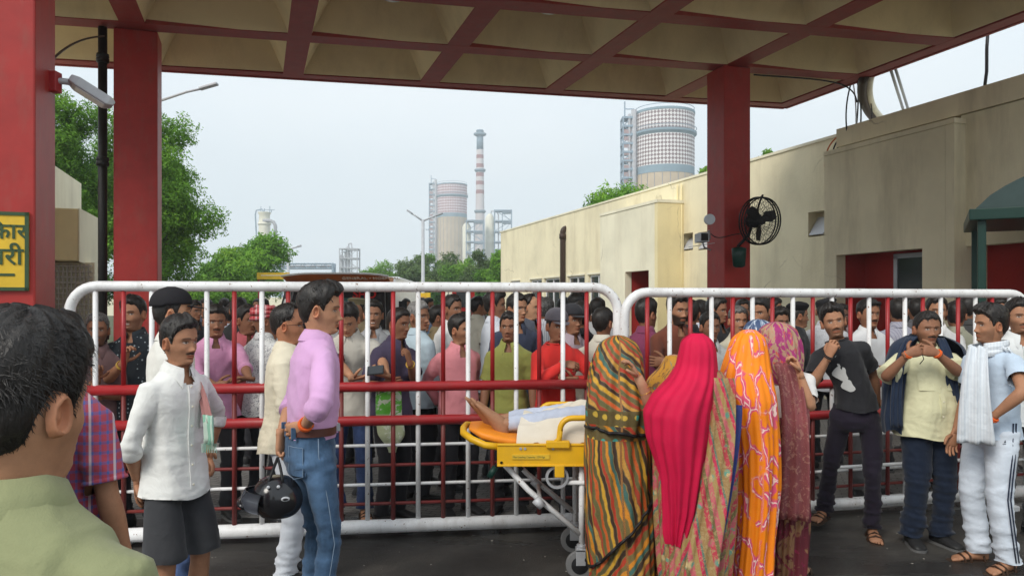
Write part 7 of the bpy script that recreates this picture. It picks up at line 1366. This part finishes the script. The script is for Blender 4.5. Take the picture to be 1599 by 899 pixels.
b = MB(); rg = [[(r_*math.cos(q)*1.02-.015, r_*.96*math.sin(q)*.93, z) for q in np.linspace(2.0, 4.3, 20)] for r_, z in ((.132, -.075), (.150, -.05), (.153, -.01), (.142, .03))]; A_ = Ry(np.array(rg), .15); n1 = 20; b.add(np.vstack([A_.reshape(-1, 3), (A_*.97).reshape(-1, 3)]), [(i*n1+j, i*n1+j+1, (i+1)*n1+j+1, (i+1)*n1+j) for i in range(3) for j in range(n1-1)]+[(80+i*n1+j, 80+(i+1)*n1+j, 80+(i+1)*n1+j+1, 80+i*n1+j+1) for i in range(3) for j in range(n1-1)]+[(j, j+1, 81+j, 80+j) for j in range(n1-1)]+[(60+j, 140+j, 141+j, 61+j) for j in range(n1-1)]); b.build('visor', plain('visor_smoke', (.06, .065, .08), .12, 0, .1, 5, 0, .7), th, True)
b = MB(); b.tube(Ry(np.array([(-.15, -.06, -.05), (-.175, -.03, -.04), (-.18, .03, -.035), (-.15, .08, -.04)]), .1), .012, 8); b.build('chin_guard', gl, th, True)
b = MB(); b.rings([[(.055+.022*r_*math.cos(q), -.106-y, .012+.012*r_*math.sin(q)) for q in np.arange(16)*math.pi/8] for r_, y in ((1, .0), (1, .010), (.8, .012))]); b.build('badge', M['pale_metal'], th, True)
b = MB(); b.rings([[(.055+.014*r_*math.cos(q), -.118-y, .012+.006*r_*math.sin(q)) for q in np.arange(12)*math.pi/6] for r_, y in ((1, .0), (1, .003))]); b.build('badge_mark', M['black'], th, True)
b = MB(); hp = (W(437, 708, 3.6)-hc_)/.86
for dx in (-.018, .02): b.tube(bez((dx*2, -.06, .085), (dx*1.2+.01, -.05, .15), hp-[0, .01, .02], n=8), .008, 6)
b.build('strap', M['black'], th, True)
for dx in (-.03, .02): b = MB(); b.cyl((dx, -.095, .075), (dx, -.106, .077), .009, 10); b.build('rivet', M['pale_metal'], th, True)
# back pocket, seams and belt loops of the lilac shirt man's jeans
th = Cc['o']; (hip, kn, ank, _), stm = Cc['Lg']['r'], plain('seam_thread', (.20, .27, .36), .8)
def jf(x, z): return -(.006+.104*math.sqrt(max(1-(abs(x)/.160)**2.3, .02)))-.006
pts = np.array([(x, jf(x, z), z) for z in np.linspace(.80, .935, 7) for x in np.linspace(.035, .135, 7)]); o = MB(); fb = [(i*7+j, i*7+j+1, (i+1)*7+j+1, (i+1)*7+j) for i in range(6) for j in range(6)]; o.add(np.vstack([pts, pts+[0, .012, 0]]), fb+[tuple(49+q for q in f[::-1]) for f in fb]); o.build('back_pocket', JN, th, True)
o = MB(); o.tube([pts[42]-[0, .003, 0], pts[0]-[0, .003, 0], pts[3]-[0, .003, .015], pts[6]-[0, .003, 0], pts[48]-[0, .003, 0], pts[45]-[0, .003, 0], pts[42]-[0, .003, 0]], .0016, 4); o.build('pocket_stitching', stm, th)
for (h_, k_, a_) in (Cc['Lg']['r'][:3],):
    o = MB(); o.tube([h_+[.080, -.01, .08], h_+[.085, -.01, 0], h_*.5+k_*.5+[.079, 0, 0], k_+[.067, 0, 0], k_*.5+a_*.5+[.062, 0, 0], a_+[.055, 0, 0]], .0022, 4); o.build('leg_seam', stm, th, True)
for x in (-.09, .02, .11): o = MB(); o.box(x-.006, -.1335+.9*x*x, .975, x+.006, -.112+.9*x*x, 1.03); o.build('belt_loop', JN, th, bevel=.002)
# phone and carrier bag of the polo shirt man
th = thing('phone', 'black smartphone held in both hands over the rail', 'phone', W(582, 582, 5.13), rz=.1); o = MB(); q0 = Vector((-.038, 0, -.02)); o.obb(q0, (.11, .0, .01), (0, .045, .055), (.0, -.006, .005)); o.build('body', M['black'], th, bevel=.003); o = MB(); o.obb((-.034, -.002, -.012), (.10, 0, .01), (0, .040, .049), (0, -.0035, .0035)); o.build('screen', M['glass_dark'], th)
bgc = W(606, 655, 5.42); th = thing('carrier_bag', 'green and white plastic carrier bag hanging behind the red rails', 'bag', bgc); zT, zB = W(0, 613, 5.42)[2]-bgc[2], W(0, 706, 5.42)[2]-bgc[2]
g = G('bag_print', .35, 0, .5); u = uvg(g); c = g.mix(g.ramp(u[1], [(.0, 0.), (.62, 0.), (.66, 1.)]), (.50, .56, .36), (.13, .50, .05)); wh_ = g.ramp(g.noise(16, 3, .6, dist=1), [(.52, 0.), (.56, .85)]); c = g.mix(wh_, c, (.72, .75, .66)); g.color(c); g.bump(g.noise(24, 4, .6, dist=1), .5, .02); bm = g.m
rows_ = []; nb_ = 40; UVb = []
for t in np.linspace(0, 1, 24):
    z = zB+(zT-zB)*t; wv = .10*(.25+.75*sm(0, .35, t))*(1-.12*t); dv = .035*(.3+.7*sm(0, .3, t))*(1-.6*t)
    rows_.append([(wv*math.cos(a)*(1+.06*math.sin(5*a+t*7))+.02*(1-t)*1.5, dv*math.sin(a)*(1+.3*math.sin(4*a+t*9)), z+.012*math.sin(a*3)*(t > .9)) for a in np.arange(nb_)*2*math.pi/nb_]); UVb += [(k/nb_, t) for k in range(nb_)]
V, Fs = loft(rows_, False); b = MB(); b.add(V, Fs, 0, UVb); b.build('bag_body', bm, th, True, uv=True)
for s_ in (-1, 1): b = MB(); b.tube([(s_*.05-.02, 0, zT-.005), (s_*.045, 0, zT+.05), (s_*.02+.01, -.01, zT+.10)], .007, 6); b.build('handle', M['cream'], th, True)
# jacket round the stout man's shoulders
th = Z_['o']; jk = fabric((.020, .032, .062)); 
jo, _, JV = drape(th, 'jacket', 5.13, [(524, 1418, 1470, .10), (530, 1403, 1488, .13), (540, 1394, 1500, .155), (560, 1388, 1507, .175), (610, 1381, 1508, .18), (650, 1378, 1504, .18), (672, 1382, 1500, .18)], jk, folds_=(8, .012), seed=33, phr=(.80, 2*math.pi-.80), hemamp=.02, ny=60)
for s_, px_ in ((-1, 1404), (1, 1484)): ribbon(th, 'jacket_front', bez(W(px_+s_*2-s_*18, 527, 5.02), W(px_+s_*4, 560, 4.90), W(px_+s_*6, 620, 4.93), W(px_+s_*3, 668, 4.97), n=20), (.92, -.25*s_, 0), np.linspace(.05, .10, 20), jk, thick=.008, wav=.006, n=11)
ribbon(th, 'jacket_collar', arc(W(1442, 531, 5.12), .085, .5, 2.65, 14, (1, 0, 0), (0, 1, .25)), (0, 0, 1), .05, jk, thick=.006)
o = MB(); p = W(1440, 553, 4.76); o.tube([p, p+[.01, 0, -.03], p+[-.015, 0, -.06]], .003, 5); o.V = [tolocal(th, np.concatenate(o.V))]; o.build('cord', M['black'], th, True)
# towel round the neck of the pale blue T-shirt man, trouser stripes, printed mark
th = X_['o']; tm = fabric((.66, .70, .74), 'stripe', (.55, .60, .66))
ribbon(th, 'neck_towel', arc(W(1543, 545, 4.68)+np.array([0, 0, 0]), .095, -2.6, 2.4, 22, (1, 0, .15), (0, -1, .10)), (.15, 0, 1), .085, tm, thick=.012, wav=.006)
ribbon(th, 'towel_front', bez(W(1527, 540, 4.52), W(1521, 580, 4.46), W(1522, 640, 4.47), W(1524, 693, 4.50), n=24), (.85, -.5, 0), np.linspace(.10, .20, 24), tm, thick=.010, wav=.012, n=15)
ribbon(th, 'towel_back', bez(W(1566, 543, 4.56), W(1583, 560, 4.56), W(1588, 590, 4.62), W(1590, 612, 4.66), n=16), (.4, -.9, 0), np.linspace(.07, .11, 16), tm, thick=.010, wav=.010, n=11)
hip, kn, ank, _ = X_['Lg']['l']
for dy_ in (-.010, .012):
    o = MB(); o.tube([hip+[-.090, dy_, .06], hip*.6+kn*.4+[-.094, dy_, 0], kn+[-.084, dy_, 0], kn*.5+ank*.5+[-.078, dy_, 0], ank+[-.077, dy_, .0]], .0048, 6); o.build('side_stripe', NV, th, True)
o = MB(); q = X_['Lg']['l'][0]+np.array([-.085, .062, -.06]); o.add([q+[0, 0, 0], q+[-.004, .02, 0], q+[-.006, .012, .02], q+[-.001, .006, .012]], [(0, 1, 2, 3)]); o.add([q+[-.001, -.01, -.010], q+[-.002, .028, -.010], q+[-.002, .028, -.006], q+[-.001, -.01, -.006]], [(0, 1, 2, 3)]); o.build('printed_mark', NV, th)
# generic pale print on the youth's T-shirt
th = Y['o']; T_ = Y['T']; prn = plain('print_white', (.42, .42, .41), .85)
for (cx_, cz_, rx_, rz_, s_) in ((.035, 1.29, .016, .045, 0), (.045, 1.20, .045, .055, 1), (.035, 1.11, .040, .045, 2)):
    o = MB(); a = np.arange(18)*math.pi/9; xx = cx_+rx_*np.cos(a)*(1+.25*np.sin(3*a+s_)); z_ = cz_+rz_*np.sin(a); fy = lambda x, z: (np.interp(z, TZ, TY)*.955)*np.maximum(1-(np.abs(x)/.155)**2.3, .05)**.435+.003; pts = np.stack([xx, fy(xx, z_), z_], 1); mid = np.stack([cx_+(xx-cx_)*.5, fy(cx_+(xx-cx_)*.5, cz_+(z_-cz_)*.5)+.001, cz_+(z_-cz_)*.5], 1); o.rings(T_(np.vstack([pts-[0, .02, 0], pts, mid])).reshape(3, 18, 3)); o.build('shirt_print', prn, th)
# small litter and pebbles on the asphalt
rgp = np.random.default_rng(5); b = MB(); ico = [(1, 0, 0), (-1, 0, 0), (0, 1, 0), (0, -1, 0), (0, 0, .6), (0, 0, -.6)]; fi = [(0, 2, 4), (2, 1, 4), (1, 3, 4), (3, 0, 4), (2, 0, 5), (1, 2, 5), (3, 1, 5), (0, 3, 5)]
for k in range(520):
    x, y = rgp.uniform(-4, 5), rgp.uniform(3.7, 7.2); r_ = .003+.007*rgp.random()**3; b.add(np.array(ico)*r_*rgp.uniform(.6, 1.3, (6, 3))+[x, y, r_*.4], fi)
o = b.build('pebbles', plain('pebble', (.28, .26, .23), .9, 0, .4, 40)); tag(o, 'tiny pebbles and grit scattered over the dark asphalt', 'pebbles', kind='stuff')
# ------------------------------------------------------------------ haze
hz = MB(); hz.box(-420, -40, -1.2, 440, 640, 118); ho = hz.build('haze', []); ho['kind'] = 'stuff'
hm_ = bpy.data.materials.new('haze'); hm_.use_nodes = True; t_ = hm_.node_tree; t_.nodes.clear(); oo = t_.nodes.new('ShaderNodeOutputMaterial'); pv = t_.nodes.new('ShaderNodeVolumePrincipled'); pv.inputs['Color'].default_value = (.86, .92, .97, 1); pv.inputs['Density'].default_value = .0010; pv.inputs['Anisotropy'].default_value = .2; t_.links.new(pv.outputs[0], oo.inputs['Volume']); ho.data.materials.append(hm_)
tag(ho, 'thin pale haze softening the distant plant', 'haze')
